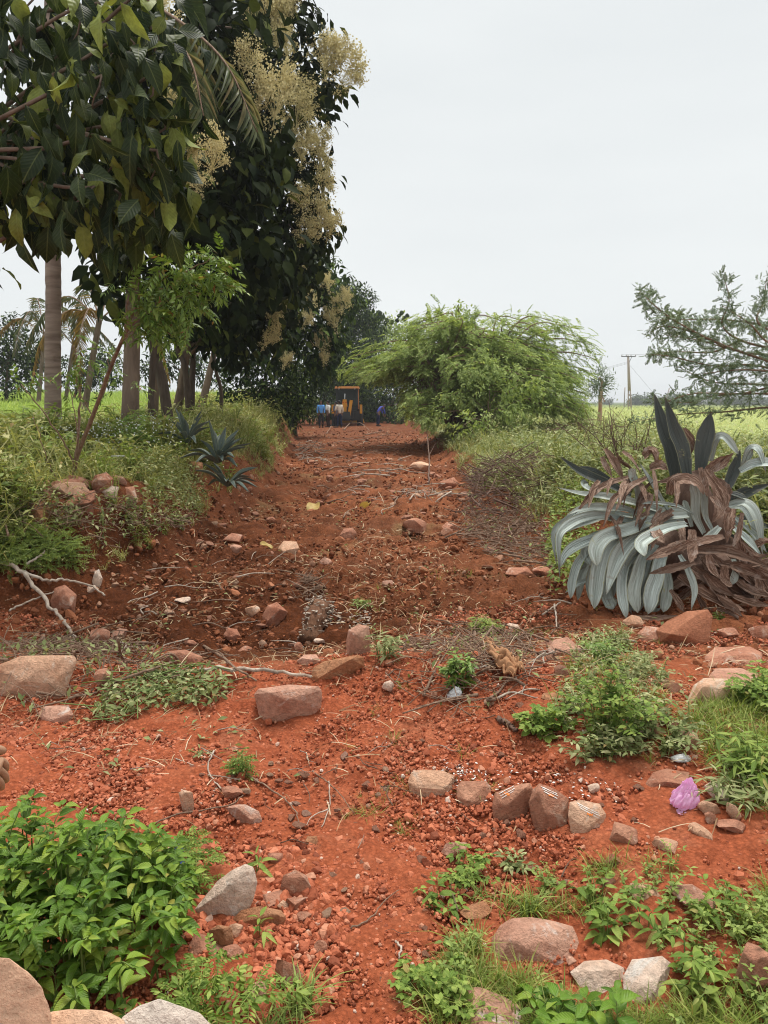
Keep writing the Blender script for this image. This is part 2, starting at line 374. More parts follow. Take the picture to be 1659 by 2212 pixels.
def make_soil():
    m, n, b, out = nodes('soil'); v = posvec(n)
    big = noise(n, v, 0.9, 5, 0.6); mid = noise(n, v, 6, 6, 0.65); fine = noise(n, v, 45, 6, 0.75)
    red = ramp(n, mid, [(0.25, (0.32, 0.076, 0.031)), (0.5, (0.48, 0.130, 0.058)), (0.8, (0.62, 0.210, 0.105))])
    red = mixc(n, ramp(n, big, [(0.42, 0), (0.62, 0.8)]), red, (0.49, 0.130, 0.055))
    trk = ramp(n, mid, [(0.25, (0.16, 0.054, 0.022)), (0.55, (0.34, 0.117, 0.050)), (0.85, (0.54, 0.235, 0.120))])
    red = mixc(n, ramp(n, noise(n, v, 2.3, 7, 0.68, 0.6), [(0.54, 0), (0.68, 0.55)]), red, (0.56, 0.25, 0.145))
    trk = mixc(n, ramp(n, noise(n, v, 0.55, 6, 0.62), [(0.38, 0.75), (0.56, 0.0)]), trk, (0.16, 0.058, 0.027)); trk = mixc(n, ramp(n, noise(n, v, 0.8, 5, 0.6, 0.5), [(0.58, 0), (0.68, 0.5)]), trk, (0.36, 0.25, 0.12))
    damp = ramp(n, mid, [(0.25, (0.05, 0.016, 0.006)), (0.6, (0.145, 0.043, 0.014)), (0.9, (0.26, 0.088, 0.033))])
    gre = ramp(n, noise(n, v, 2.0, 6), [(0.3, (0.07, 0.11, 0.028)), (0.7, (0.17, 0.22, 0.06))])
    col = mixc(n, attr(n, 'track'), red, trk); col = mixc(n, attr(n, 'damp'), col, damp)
    pal = ramp(n, noise(n, v, 1.2, 6), [(0.3, (0.36, 0.42, 0.19)), (0.7, (0.55, 0.57, 0.30))])
    col = mixc(n, attr(n, 'field'), col, gre); col = mixc(n, attr(n, 'stubble'), col, pal)
    vor = nn(n, 'ShaderNodeTexVoronoi'); vor.inputs['Scale'].default_value = 55; n.links.new(v, vor.inputs['Vector'])
    col = mixc(n, ramp(n, vor.outputs['Distance'], [(0.1, 0.0), (0.62, 0.5)]), col, mixc(n, 1.0, col, (0.4, 0.36, 0.34), 'MULTIPLY'))
    col = mixc(n, 0.6, col, ramp(n, fine, [(0.28, 0.42), (0.72, 1.5)]), 'MULTIPLY')
    n.links.new(col, b.inputs['Base Color']); b.inputs['Roughness'].default_value = 0.95; b.inputs['Specular IOR Level'].default_value = 0.12
    a1 = nn(n, 'ShaderNodeMath', operation='MULTIPLY_ADD'); n.links.new(vor.outputs['Distance'], a1.inputs[0]); a1.inputs[1].default_value = -0.6; n.links.new(fine, a1.inputs[2])
    a2 = nn(n, 'ShaderNodeMath', operation='ADD'); n.links.new(a1.outputs[0], a2.inputs[0]); n.links.new(noise(n, v, 160, 4, 0.7), a2.inputs[1])
    bump(n, b, a2.outputs[0], 0.9, 0.012); return m
def make_gravel(name, stops):
    m, n, b, out = nodes(name); g = nn(n, 'ShaderNodeNewGeometry')
    col = ramp(n, g.outputs['Random Per Island'], stops)
    col = mixc(n, 0.5, col, ramp(n, noise(n, g.outputs['Position'], 90, 4, 0.7), [(0.3, 0.55), (0.7, 1.3)]), 'MULTIPLY')
    n.links.new(col, b.inputs['Base Color']); b.inputs['Specular IOR Level'].default_value = 0.25; b.inputs['Roughness'].default_value = 0.8
    bump(n, b, noise(n, g.outputs['Position'], 150, 4), 0.5, 0.004); return m
def make_agave(name, dead=False):
    m, n, b, out = nodes(name); u = attr(n, 'across'); v = attr(n, 'along'); oi = nn(n, 'ShaderNodeObjectInfo')
    cb = nn(n, 'ShaderNodeCombineXYZ'); n.links.new(u, cb.inputs[0])
    sc = nn(n, 'ShaderNodeMath', operation='MULTIPLY'); n.links.new(v, sc.inputs[0]); sc.inputs[1].default_value = 0.35 if not dead else 0.6; n.links.new(sc.outputs[0], cb.inputs[1])
    rz = nn(n, 'ShaderNodeMath', operation='MULTIPLY'); n.links.new(oi.outputs['Random'], rz.inputs[0]); rz.inputs[1].default_value = 90; n.links.new(rz.outputs[0], cb.inputs[2])
    st = noise(n, cb.outputs[0], 5 if not dead else 7, 6, 0.65, 0.3); blot = noise(n, posvec(n), 9, 6, 0.65, 0.6)
    if not dead:
        col = mixc(n, ramp(n, st, [(0.35, 0), (0.7, 1)]), (0.20, 0.235, 0.205), (0.69, 0.79, 0.76))
        col = mixc(n, ramp(n, blot, [(0.63, 0), (0.68, 0.85)]), col, (0.42, 0.42, 0.17))
        col = mixc(n, ramp(n, noise(n, posvec(n), 5, 6, 0.7, 1.0), [(0.62, 0), (0.70, 0.7)]), col, (0.26, 0.19, 0.13))
        col = mixc(n, ramp(n, noise(n, cb.outputs[0], 14, 3, 0.6, 0.2), [(0.66, 0), (0.70, 0.8)]), col, (0.07, 0.08, 0.06))
        col = mixc(n, ramp(n, v, [(0.9, 0), (1.0, 0.7)]), col, (0.2, 0.16, 0.11))
        ab = nn(n, 'ShaderNodeMath', operation='ABSOLUTE'); n.links.new(u, ab.inputs[0]); col = mixc(n, ramp(n, ab.outputs[0], [(0.86, 0), (0.97, 0.75)]), col, (0.34, 0.33, 0.17)); col = mixc(n, ramp(n, noise(n, cb.outputs[0], 9, 5, 0.7, 0.1), [(0.27, 0.8), (0.36, 0)]), col, (0.09, 0.10, 0.085))
        col = mixc(n, ramp(n, oi.outputs['Random'], [(0, 0), (1, 0.4)]), col, (0.46, 0.48, 0.40))
        b.inputs['Roughness'].default_value = 0.45; b.inputs['Specular IOR Level'].default_value = 0.4
    else:
        col = ramp(n, st, [(0.28, (0.045, 0.022, 0.013)), (0.5, (0.24, 0.14, 0.095)), (0.7, (0.60, 0.44, 0.34))])
        col = mixc(n, ramp(n, blot, [(0.55, 0), (0.7, 0.8)]), col, (0.52, 0.42, 0.36))
        col = mixc(n, ramp(n, oi.outputs['Random'], [(0.0, 0.0), (0.6, 0.0), (1, 0.6)]), col, (0.08, 0.042, 0.026))
        b.inputs['Roughness'].default_value = 0.75
    n.links.new(col, b.inputs['Base Color']); bump(n, b, st, 0.9, 0.02); return m
M = {}
M['soil'] = make_soil()
M['gravel'] = make_gravel('gravel', [(0, (0.18, 0.05, 0.024)), (0.12, (0.29, 0.078, 0.036)), (0.45, (0.42, 0.122, 0.058)), (0.85, (0.50, 0.160, 0.080)), (0.98, (0.48, 0.24, 0.15)), (0.999, (0.6, 0.5, 0.42))])
M['clods'] = make_gravel('clods', [(0, (0.11, 0.034, 0.012)), (0.5, (0.21, 0.066, 0.024)), (0.9, (0.34, 0.125, 0.055)), (0.985, (0.4, 0.24, 0.16))])
M['rock_red'] = rock_mat('rock_red', (0.38, 0.15, 0.088), (0.58, 0.30, 0.20), (0.70, 0.50, 0.39), dusty=0.5)
M['rock_tan'] = rock_mat('rock_tan', (0.56, 0.30, 0.18), (0.74, 0.48, 0.33), (0.80, 0.66, 0.53), dusty=0.35)
M['rock_brown'] = rock_mat('rock_brown', (0.36, 0.155, 0.098), (0.57, 0.295, 0.19), (0.70, 0.49, 0.37), dusty=0.3)
M['rock_mauve'] = rock_mat('rock_mauve', (0.47, 0.225, 0.150), (0.66, 0.39, 0.28), (0.78, 0.64, 0.55), dusty=0.3)
M['rock_pale'] = rock_mat('rock_pale', (0.66, 0.45, 0.33), (0.82, 0.66, 0.54), (0.85, 0.77, 0.69), dusty=0.2)
M['rock_orange'] = rock_mat('rock_orange', (0.36, 0.15, 0.07), (0.52, 0.27, 0.15), None, dusty=0.4)
M['rock_rust'] = rock_mat('rock_rust', (0.32, 0.115, 0.058), (0.48, 0.21, 0.12), None, dusty=0.2)
M['rock_sand'] = rock_mat('rock_sand', (0.74, 0.44, 0.28), (0.86, 0.58, 0.40), None, (0.42, 0.19, 0.10), 0.4, 3.0)
M['rock_chalk'] = rock_mat('rock_chalk', (0.70, 0.56, 0.45), (0.84, 0.74, 0.64), None, (0.5, 0.36, 0.27), 0.2, 3.0)
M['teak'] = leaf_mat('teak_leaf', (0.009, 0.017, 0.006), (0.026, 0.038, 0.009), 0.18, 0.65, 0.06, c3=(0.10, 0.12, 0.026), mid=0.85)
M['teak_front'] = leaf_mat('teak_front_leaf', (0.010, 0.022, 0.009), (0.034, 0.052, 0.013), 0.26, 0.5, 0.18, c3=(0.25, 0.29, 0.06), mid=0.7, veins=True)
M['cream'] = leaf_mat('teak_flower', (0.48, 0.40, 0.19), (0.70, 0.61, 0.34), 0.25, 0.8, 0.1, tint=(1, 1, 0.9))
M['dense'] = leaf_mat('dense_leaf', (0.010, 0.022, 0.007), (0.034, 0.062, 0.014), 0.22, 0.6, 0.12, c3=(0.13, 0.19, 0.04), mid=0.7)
M['mesquite'] = leaf_mat('feathery_leaf', (0.16, 0.23, 0.065), (0.33, 0.42, 0.14), 0.4, 0.65, 0.1, c3=(0.48, 0.56, 0.22))
M['thorn'] = leaf_mat('thorn_leaf', (0.075, 0.11, 0.062), (0.20, 0.26, 0.155), 0.22, 0.55, 0.2)
M['neem'] = leaf_mat('neem_leaf', (0.08, 0.15, 0.022), (0.17, 0.27, 0.045), 0.3, 0.45, 0.3, c3=(0.3, 0.4, 0.11), dry=(0.25, 0.12, 0.04))
M['bush'] = leaf_mat('bush_leaf', (0.065, 0.145, 0.014), (0.155, 0.28, 0.032), 0.32, 0.45, 0.28, c3=(0.30, 0.40, 0.055), veins=True, dry=(0.36, 0.33, 0.07))
M['herb'] = leaf_mat('herb_leaf', (0.10, 0.175, 0.028), (0.21, 0.31, 0.055), 0.32, 0.55, 0.2, c3=(0.36, 0.45, 0.11), veins=True, dry=(0.36, 0.30, 0.10))
M['wilt'] = leaf_mat('wilted_leaf', (0.13, 0.165, 0.058), (0.28, 0.32, 0.13), 0.28, 0.65, 0.15, c3=(0.45, 0.45, 0.24), dry=(0.25, 0.18, 0.07))
M['weed'] = leaf_mat('weed_leaf', (0.19, 0.225, 0.065), (0.37, 0.385, 0.14), 0.32, 0.65, 0.12, c3=(0.58, 0.54, 0.28), dry=(0.26, 0.19, 0.07))
M['field'] = leaf_mat('field_grass', (0.21, 0.32, 0.06), (0.40, 0.55, 0.13), 0.38, 0.6, 0.12, c3=(0.54, 0.64, 0.22))
M['crop'] = leaf_mat('crop_leaf', (0.36, 0.44, 0.20), (0.55, 0.62, 0.35), 0.4, 0.7, 0.1, c3=(0.70, 0.71, 0.44), dry=(0.42, 0.32, 0.15))
M['grass'] = leaf_mat('grass_blade', (0.12, 0.18, 0.028), (0.25, 0.32, 0.06), 0.3, 0.55, 0.2, c3=(0.42, 0.42, 0.14), dry=(0.42, 0.32, 0.14))
M['straw'] = leaf_mat('straw', (0.16, 0.09, 0.045), (0.40, 0.27, 0.15), 0.1, 0.8, 0.15, c3=(0.62, 0.50, 0.34), tint=(1, .9, .8))
M['farwood'] = leaf_mat('far_leaf', (0.06, 0.085, 0.05), (0.11, 0.14, 0.085), 0.15, 0.8, 0.1)
M['palm'] = leaf_mat('palm_leaflet', (0.07, 0.09, 0.045), (0.15, 0.175, 0.085), 0.3, 0.45, 0.25, c3=(0.32, 0.25, 0.13))
M['palm_dry'] = leaf_mat('palm_dry_leaflet', (0.16, 0.09, 0.02), (0.3, 0.19, 0.05), 0.3, 0.6, 0.2)
M['whiteflower'] = plain('small_white_flower', (0.75, 0.76, 0.7), 0.7)
M['blueflower'] = plain('blue_flower', (0.03, 0.04, 0.42), 0.6, var=0.4)
M['twig'] = bark_mat('twig', (0.17, 0.10, 0.065), (0.34, 0.23, 0.16), 30)
M['barewood'] = bark_mat('bare_wood', (0.28, 0.20, 0.14), (0.58, 0.50, 0.42), 14)
M['bark'] = bark_mat('bark', (0.12, 0.082, 0.058), (0.24, 0.17, 0.125), 9)
M['bark_red'] = bark_mat('bark_red', (0.10, 0.058, 0.042), (0.21, 0.13, 0.095), 12)
M['bark_dark'] = bark_mat('bark_dark', (0.055, 0.038, 0.028), (0.13, 0.095, 0.072), 10)
M['palmbark'] = bark_mat('palm_bark', (0.15, 0.10, 0.078), (0.36, 0.27, 0.22), 2.6, rings=1)
M['greenstem'] = plain('green_stem', (0.14, 0.20, 0.05), 0.6)
M['agave'] = make_agave('agave_leaf'); M['agave_dead'] = make_agave('agave_dead_leaf', True)
M['roofpaint'] = plain('faded_orange_paint', (0.42, 0.16, 0.035), 0.6, 0.3, 0.3, 4)
M['yellow'] = plain('yellow_paint', (0.55, 0.235, 0.012), 0.45, 0.5, 0.2, 3)
M['red'] = plain('red_paint', (0.45, 0.03, 0.01), 0.5)
M['black'] = plain('black_steel', (0.018, 0.018, 0.02), 0.5, 0.4)
M['rubber'] = plain('rubber', (0.025, 0.023, 0.022), 0.9)
M['steel'] = plain('steel', (0.35, 0.35, 0.35), 0.35, 0.5, metal=0.8)
M['skin'] = plain('skin', (0.17, 0.085, 0.05), 0.5, 0.4, 0.12, 20)
M['skin_light'] = plain('skin_light', (0.36, 0.205, 0.125), 0.5, 0.4, 0.10, 25, 0.15)
M['hair'] = plain('hair', (0.012, 0.01, 0.009), 0.5)
M['concrete'] = plain('pole_concrete', (0.36, 0.30, 0.26), 0.85, bmp=0.3)
M['wire'] = plain('wire', (0.12, 0.12, 0.13), 0.5)
M['insulator'] = plain('insulator', (0.3, 0.27, 0.25), 0.3)
M['paint_white'] = plain('white_ash', (0.66, 0.62, 0.58), 0.9, var=0.25, scale=60)
M['paint_orange'] = plain('orange_powder', (0.75, 0.20, 0.03), 0.9)
M['cloth'] = plain('brown_cloth', (0.36, 0.19, 0.10), 0.95, 0.1, 0.35, 12, 0.3)
def make_glass():
    m, n, b, out = nodes('cab_glass'); b.inputs['Base Color'].default_value = (0.03, 0.035, 0.035, 1); b.inputs['Roughness'].default_value = 0.08
    b.inputs['Specular IOR Level'].default_value = 0.6; b.inputs['Alpha'].default_value = 0.93; return m
M['glass'] = make_glass()
def make_plastic(name, c, tr=0.35):
    m, n, b, out = nodes(name); b.inputs['Base Color'].default_value = (*c, 1); b.inputs['Roughness'].default_value = 0.28; b.inputs['Specular IOR Level'].default_value = 0.5
    t = nn(n, 'ShaderNodeBsdfTranslucent'); t.inputs[0].default_value = (*c, 1); ms = nn(n, 'ShaderNodeMixShader'); ms.inputs[0].default_value = tr
    bump(n, b, noise(n, objvec(n), 40, 4), 0.4, 0.01)
    n.links.new(b.outputs[0], ms.inputs[1]); n.links.new(t.outputs[0], ms.inputs[2]); n.links.new(ms.outputs[0], out.inputs[0]); return m
M['pinkbag'] = make_plastic('pink_plastic', (0.95, 0.60, 0.86), .5); M['whitebag'] = make_plastic('white_plastic', (0.75, 0.76, 0.76))

# ------------------------------------------------------------------ ground
def build_ground():
    yy = np.concatenate([np.linspace(-6, 1.15, 14), np.geomspace(1.2, 60, 860), np.geomspace(62, 2000, 90)])
    tt = np.concatenate([np.linspace(-3.2, -0.66, 30), np.linspace(-0.65, 0.65, 620), np.linspace(0.66, 3.2, 30)])
    Y, T = np.meshgrid(yy, tt, indexing='ij'); X = T * np.maximum(Y, 1.7)
    Z = h(X, Y); c = clod(X, Y); near = 1 - sstep(18, 40, Y)
    d = 0.06 * fbm(X, Y, 0.42, 2, 29) * c + 0.035 * fbm(X, Y, 0.30, 2, 31) + 0.026 * fbm(X, Y, 0.11, 2, 37) + 0.016 * fbm(X, Y, 0.045, 2, 41)
    ridged = (0.5 - np.abs(vnoise(X / 0.09, Y / 0.09, 51))) * 0.045 + (0.5 - np.abs(vnoise(X / 0.2 + 3, Y / 0.2, 52))) * 0.075 + (0.5 - np.abs(vnoise(X / 0.55 + 3, Y / 0.5, 53))) * 0.07
    Z = Z + near * ((0.35 + 1.8 * c) * d + c * (ridged - 0.075))
    V = np.stack([X, Y, Z], -1).reshape(-1, 3); n, m = Y.shape
    i = np.arange(n - 1)[:, None] * m; j = np.arange(m - 1)[None]
    F = np.stack([i + j, i + j + 1, i + m + j + 1, i + m + j], -1).reshape(-1, 4)
    lw = left_w(X, Y); rw = right_w(X, Y)
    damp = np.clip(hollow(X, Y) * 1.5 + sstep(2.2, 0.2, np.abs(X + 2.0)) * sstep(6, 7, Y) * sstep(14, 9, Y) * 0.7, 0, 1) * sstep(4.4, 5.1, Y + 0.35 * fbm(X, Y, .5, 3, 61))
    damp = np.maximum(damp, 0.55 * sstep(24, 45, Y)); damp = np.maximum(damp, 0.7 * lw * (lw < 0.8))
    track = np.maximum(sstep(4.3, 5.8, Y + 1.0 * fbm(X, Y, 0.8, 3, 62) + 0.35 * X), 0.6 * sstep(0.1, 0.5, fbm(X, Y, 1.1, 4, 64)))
    field = np.maximum(sstep(0.75, 1, lw), sstep(0.6, 1, rw)) * sstep(8.5, 10.5, Y); stub = sstep(0.8, 1, rw) * sstep(11, 16, Y)
    far = sstep(65, 100, Y); field = np.maximum(field, far); stub = np.maximum(stub * (1 - sstep(60, 200, Y)), 0)
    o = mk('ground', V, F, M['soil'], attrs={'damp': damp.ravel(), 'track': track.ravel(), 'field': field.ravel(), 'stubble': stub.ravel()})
    tag(o, kind='structure'); o['label'] = 'red laterite soil with a dug track running between weedy banks'
build_ground()
# ------------------------------------------------------------------ loose ground: gravel, clods, straw
def stones_mesh(name, x, y, s, mat, label, rng, sub=1, sink=0.25, lift=0.0):
    mb = MB(); k = 6; tmp = [rock_shape(900 + i, sub, 0.1, 12 if sub > 1 else 0, 0.10) for i in range(k)]
    if sub == 1: tmp = [(v * (1 + np.random.default_rng(i).normal(0, 0.16, v.shape)), f) for i, (v, f) in enumerate(tmp)]
    z = h(x, y); pick = rng.integers(0, k, len(x))
    for i in range(k):
        q = np.where(pick == i)[0]; n = len(q)
        if not n: continue
        a = rng.normal(size=(n, 3)); Mx = frames(a, rng.normal(size=(n, 3)))
        sc = s[q][:, None] * rng.uniform(0.65, 1.15, (n, 3))
        T = np.stack([x[q], y[q], z[q] + s[q] * (0.5 - sink) + lift], -1)
        V, F = inst(tmp[i][0], tmp[i][1], Mx, T, sc); mb.add(V, F)
    o = mb.build(name, mat, smooth=False); tag(o, kind='stuff'); o['label'] = label; return o
def loose_ground():
    r = np.random.default_rng(101)
    x, y = sector(118000, 1.45, 6.2, r, 0.86, 0.6)
    dens = np.clip(0.12 + 0.75 * np.clip(0.45 + 2.6 * fbm(x, y, 0.9, 3, 71), 0, 1), 0, 1); k = (r.uniform(0, 1, len(x)) < dens) & (hollow(x, y) < 0.55)
    x, y = x[k], y[k]; s = np.clip(r.lognormal(math.log(0.0046), 0.42, len(x)), 0.0022, 0.016) * (0.85 + 0.10 * y)
    stones_mesh('gravel', x, y, s, M['gravel'], 'red gravel scattered over the dirt', r)
    # heavier gravel heaps: left foreground and around the pale rock
    x1, y1 = in_poly([(-60, 1560), (420, 1600), (560, 1760), (430, 1800), (0, 1760)], 3600, r)
    x2, y2 = in_poly([(430, 1830), (680, 1830), (760, 2000), (720, 2190), (520, 2190), (380, 2000)], 2000, r)
    x3, y3 = in_poly([(850, 1600), (1300, 1650), (1450, 1850), (1000, 2000), (700, 1900)], 2200, r)
    x, y = np.concatenate([x1, x2, x3]), np.concatenate([y1, y2, y3])
    s = np.clip(r.lognormal(math.log(0.0068), 0.42, len(x)), 0.004, 0.026) * np.where((np.arange(len(x)) > 3600) & (np.arange(len(x)) < 5600), 1.35, 0.95)
    stones_mesh('coarse_gravel', x, y, s, M['gravel'], 'coarse red gravel heaped in the foreground', r, sub=2)
    x, y = sector(54000, 4.6, 45, r, 0.7)
    k = (left_w(x, y) < 0.75) & (right_w(x, y) < 0.6) & (r.uniform(0, 1, len(x)) < clod(x, y)); x, y = x[k], y[k]
    s = np.clip(r.lognormal(math.log(0.0095), 0.6, len(x)), 0.005, 0.05) * (0.8 + 0.035 * y)
    stones_mesh('clods', x, y, s, M['clods'], 'crumbled dark clods of dug soil', r, sub=2)
    # dry straw and root bits
    mb = MB(); x, y = sector(44000, 2.6, 50, r, 0.78); q = 0.5 + 1.3 * fbm(x, y, 0.9, 3, 77)
    k = (left_w(x, y) < 0.8) & (right_w(x, y) < 0.8) & (r.uniform(0, 1, len(x)) < np.clip(q, 0.05, 1) * sstep(2.5, 5.5, y + 0.8 * x.clip(0, 2))) & (hollow(x, y) < 0.8)
    x, y = x[k], y[k]; n = len(x); a = r.uniform(0, 6.28, n)
    d = np.stack([np.cos(a), np.sin(a), r.normal(0, 0.22, n)], -1)
    tv, tf = np.array([(-.5, 0, 0), (.5, 0, 0), (.55, .35, .06), (-.45, .35, .06), (.2, .7, .05), (-.6, .7, .05), (-.1, 1, .0), (-.5, 1, .0)]), np.array([(0, 1, 3, 2), (3, 2, 4, 5), (5, 4, 6, 7)])
    tf = np.array([(0, 1, 2, 3), (3, 2, 4, 5), (5, 4, 6, 7)])
    ln = r.lognormal(math.log(0.085), 0.6, n) * (0.8 + 0.02 * y); wd = r.uniform(0.0018, 0.005, n) * (0.75 + 0.13 * y)
    V, F = inst(tv, tf, frames(d, np.array([0, 0, 1.0])[None] + r.normal(0, .25, (n, 3))), np.stack([x, y, h(x, y) + 0.012 + 0.012 * clod(x, y)], -1), np.stack([wd, ln, ln], -1))
    mb.add(V, F); o = mb.build('straw', M['straw']); tag(o, kind='stuff'); o['label'] = 'dry straw and root bits strewn over the soil'
    # fallen green leaf bits
    x, y = sector(2600, 3.2, 20, r, 0.5); k = (left_w(x, y) < 0.9) & (right_w(x, y) < 0.9) & (fbm(x, y, 0.7, 3, 79) > 0.08); x, y = x[k], y[k]; n = len(x)
    V, F = inst(LEAF_S[0], LEAF_S[1], frames(np.stack([r.normal(size=n), r.normal(size=n), r.normal(0, .2, n)], -1), np.array([0, 0, 1.0])[None] + r.normal(0, .4, (n, 3))), np.stack([x, y, h(x, y) + 0.02], -1), r.uniform(0.02, 0.055, n) * (0.9 + 0.03 * y))
    o = mk('leaf_litter', V, F, M['wilt']); tag(o, kind='stuff'); o['label'] = 'torn green leaves littering the track'
loose_ground()

# ------------------------------------------------------------------ vegetation templates
def blade_t(segs=4, w=0.04, bend=0.4):
    V = []; F = []
    for i in range(segs + 1):
        t = i / segs; ww = w * (1 - t) ** 0.7 * 0.5 + 0.001
        V += [(-ww, bend * t * t, t - 0.45 * bend * t * t), (ww, bend * t * t, t - 0.45 * bend * t * t)]
    for i in range(segs): F.append((2 * i, 2 * i + 1, 2 * i + 3, 2 * i + 2))
    return np.array(V), np.array(F)
def tuft_t(seed, n=14, segs=3, w=0.035, spread=0.5):
    r = np.random.default_rng(seed); P = []
    for _ in range(n):
        v, f = blade_t(segs, w * r.uniform(.7, 1.3), r.uniform(.2, .9)); a = r.uniform(0, 6.28); ca, sa = math.cos(a), math.sin(a)
        tilt = r.uniform(0, spread); ct, st_ = math.cos(tilt), math.sin(tilt)
        v = v * r.uniform(.5, 1.0); v = np.stack([v[:, 0], v[:, 1] * ct + v[:, 2] * st_, -v[:, 1] * st_ + v[:, 2] * ct], -1)
        v = v @ np.array([(ca, -sa, 0), (sa, ca, 0), (0, 0, 1)]).T + np.array([r.normal(0, .08), r.normal(0, .08), 0]); P.append((v, f))
    return merge(P)
def herb_t(seed, stems=4, nodes_=5, leaf=None, ls=0.28, lean=0.5, up=0.25):
    """a small weed of unit height: thin stems with paired leaves"""
    r = np.random.default_rng(seed); P = []; lt = leaf or LEAF_S
    for s in range(stems):
        a = r.uniform(0, 6.28); tip = np.array([math.cos(a) * lean * r.uniform(.3, 1), math.sin(a) * lean * r.uniform(.3, 1), r.uniform(.6, 1)])
        c = catmull([(0, 0, 0), tip * np.array([.35, .35, .6]), tip], 7)
        w = 0.012; sd_ = np.array([-math.sin(a), math.cos(a), 0]) * w
        v = np.concatenate([c - sd_, c + sd_]); f = np.array([(i, i + 1, i + 8, i + 7) for i in range(6)]); P.append((v, f))
        for k in range(nodes_):
            t = 0.25 + 0.75 * k / max(nodes_ - 1, 1); p = c[min(6, int(t * 6))]
            for q in range(2 if k < nodes_ - 1 else 3):
                b = a + k * 1.57 + q * (3.14 if k < nodes_ - 1 else 2.1) + r.normal(0, .4)
                P.append(xf(lt, (math.cos(b), math.sin(b), up + r.normal(0, .3)), (r.normal(0, .2), r.normal(0, .2), 1), p, ls * r.uniform(.6, 1.2) * (1.1 - .4 * t)))
    return merge(P)
def cover(name, label, x, y, s, templates, mat, rng, zs=1.0, sink=0.02):
    mb = MB(); z = h(x, y); pick = rng.integers(0, len(templates), len(x))
    for i, (tv, tf) in enumerate(templates):
        q = np.where(pick == i)[0]; n = len(q)
        if not n: continue
        a = rng.uniform(0, 6.28, n); d = np.stack([np.cos(a), np.sin(a), np.zeros(n)], -1)
        up = np.array([0, 0, 1.0])[None] + rng.normal(0, 0.12, (n, 3))
        V, F = inst(tv, tf, frames(d, up), np.stack([x[q], y[q], z[q] - sink], -1), np.stack([s[q], s[q], s[q] * zs], -1)); mb.add(V, F)
    o = mb.build(name, mat, smooth=True); tag(o, kind='stuff'); o['label'] = label; return o
TUFT = [tuft_t(i) for i in range(4)]; TUFTF = [tuft_t(20 + i, 9, 2, 0.06) for i in range(4)]
HERB = [herb_t(i) for i in range(5)]; HERBF = [herb_t(30 + i, 3, 4, leaf_t(0.36, 3, .15, .2, cols=3), .26, .7) for i in range(4)]

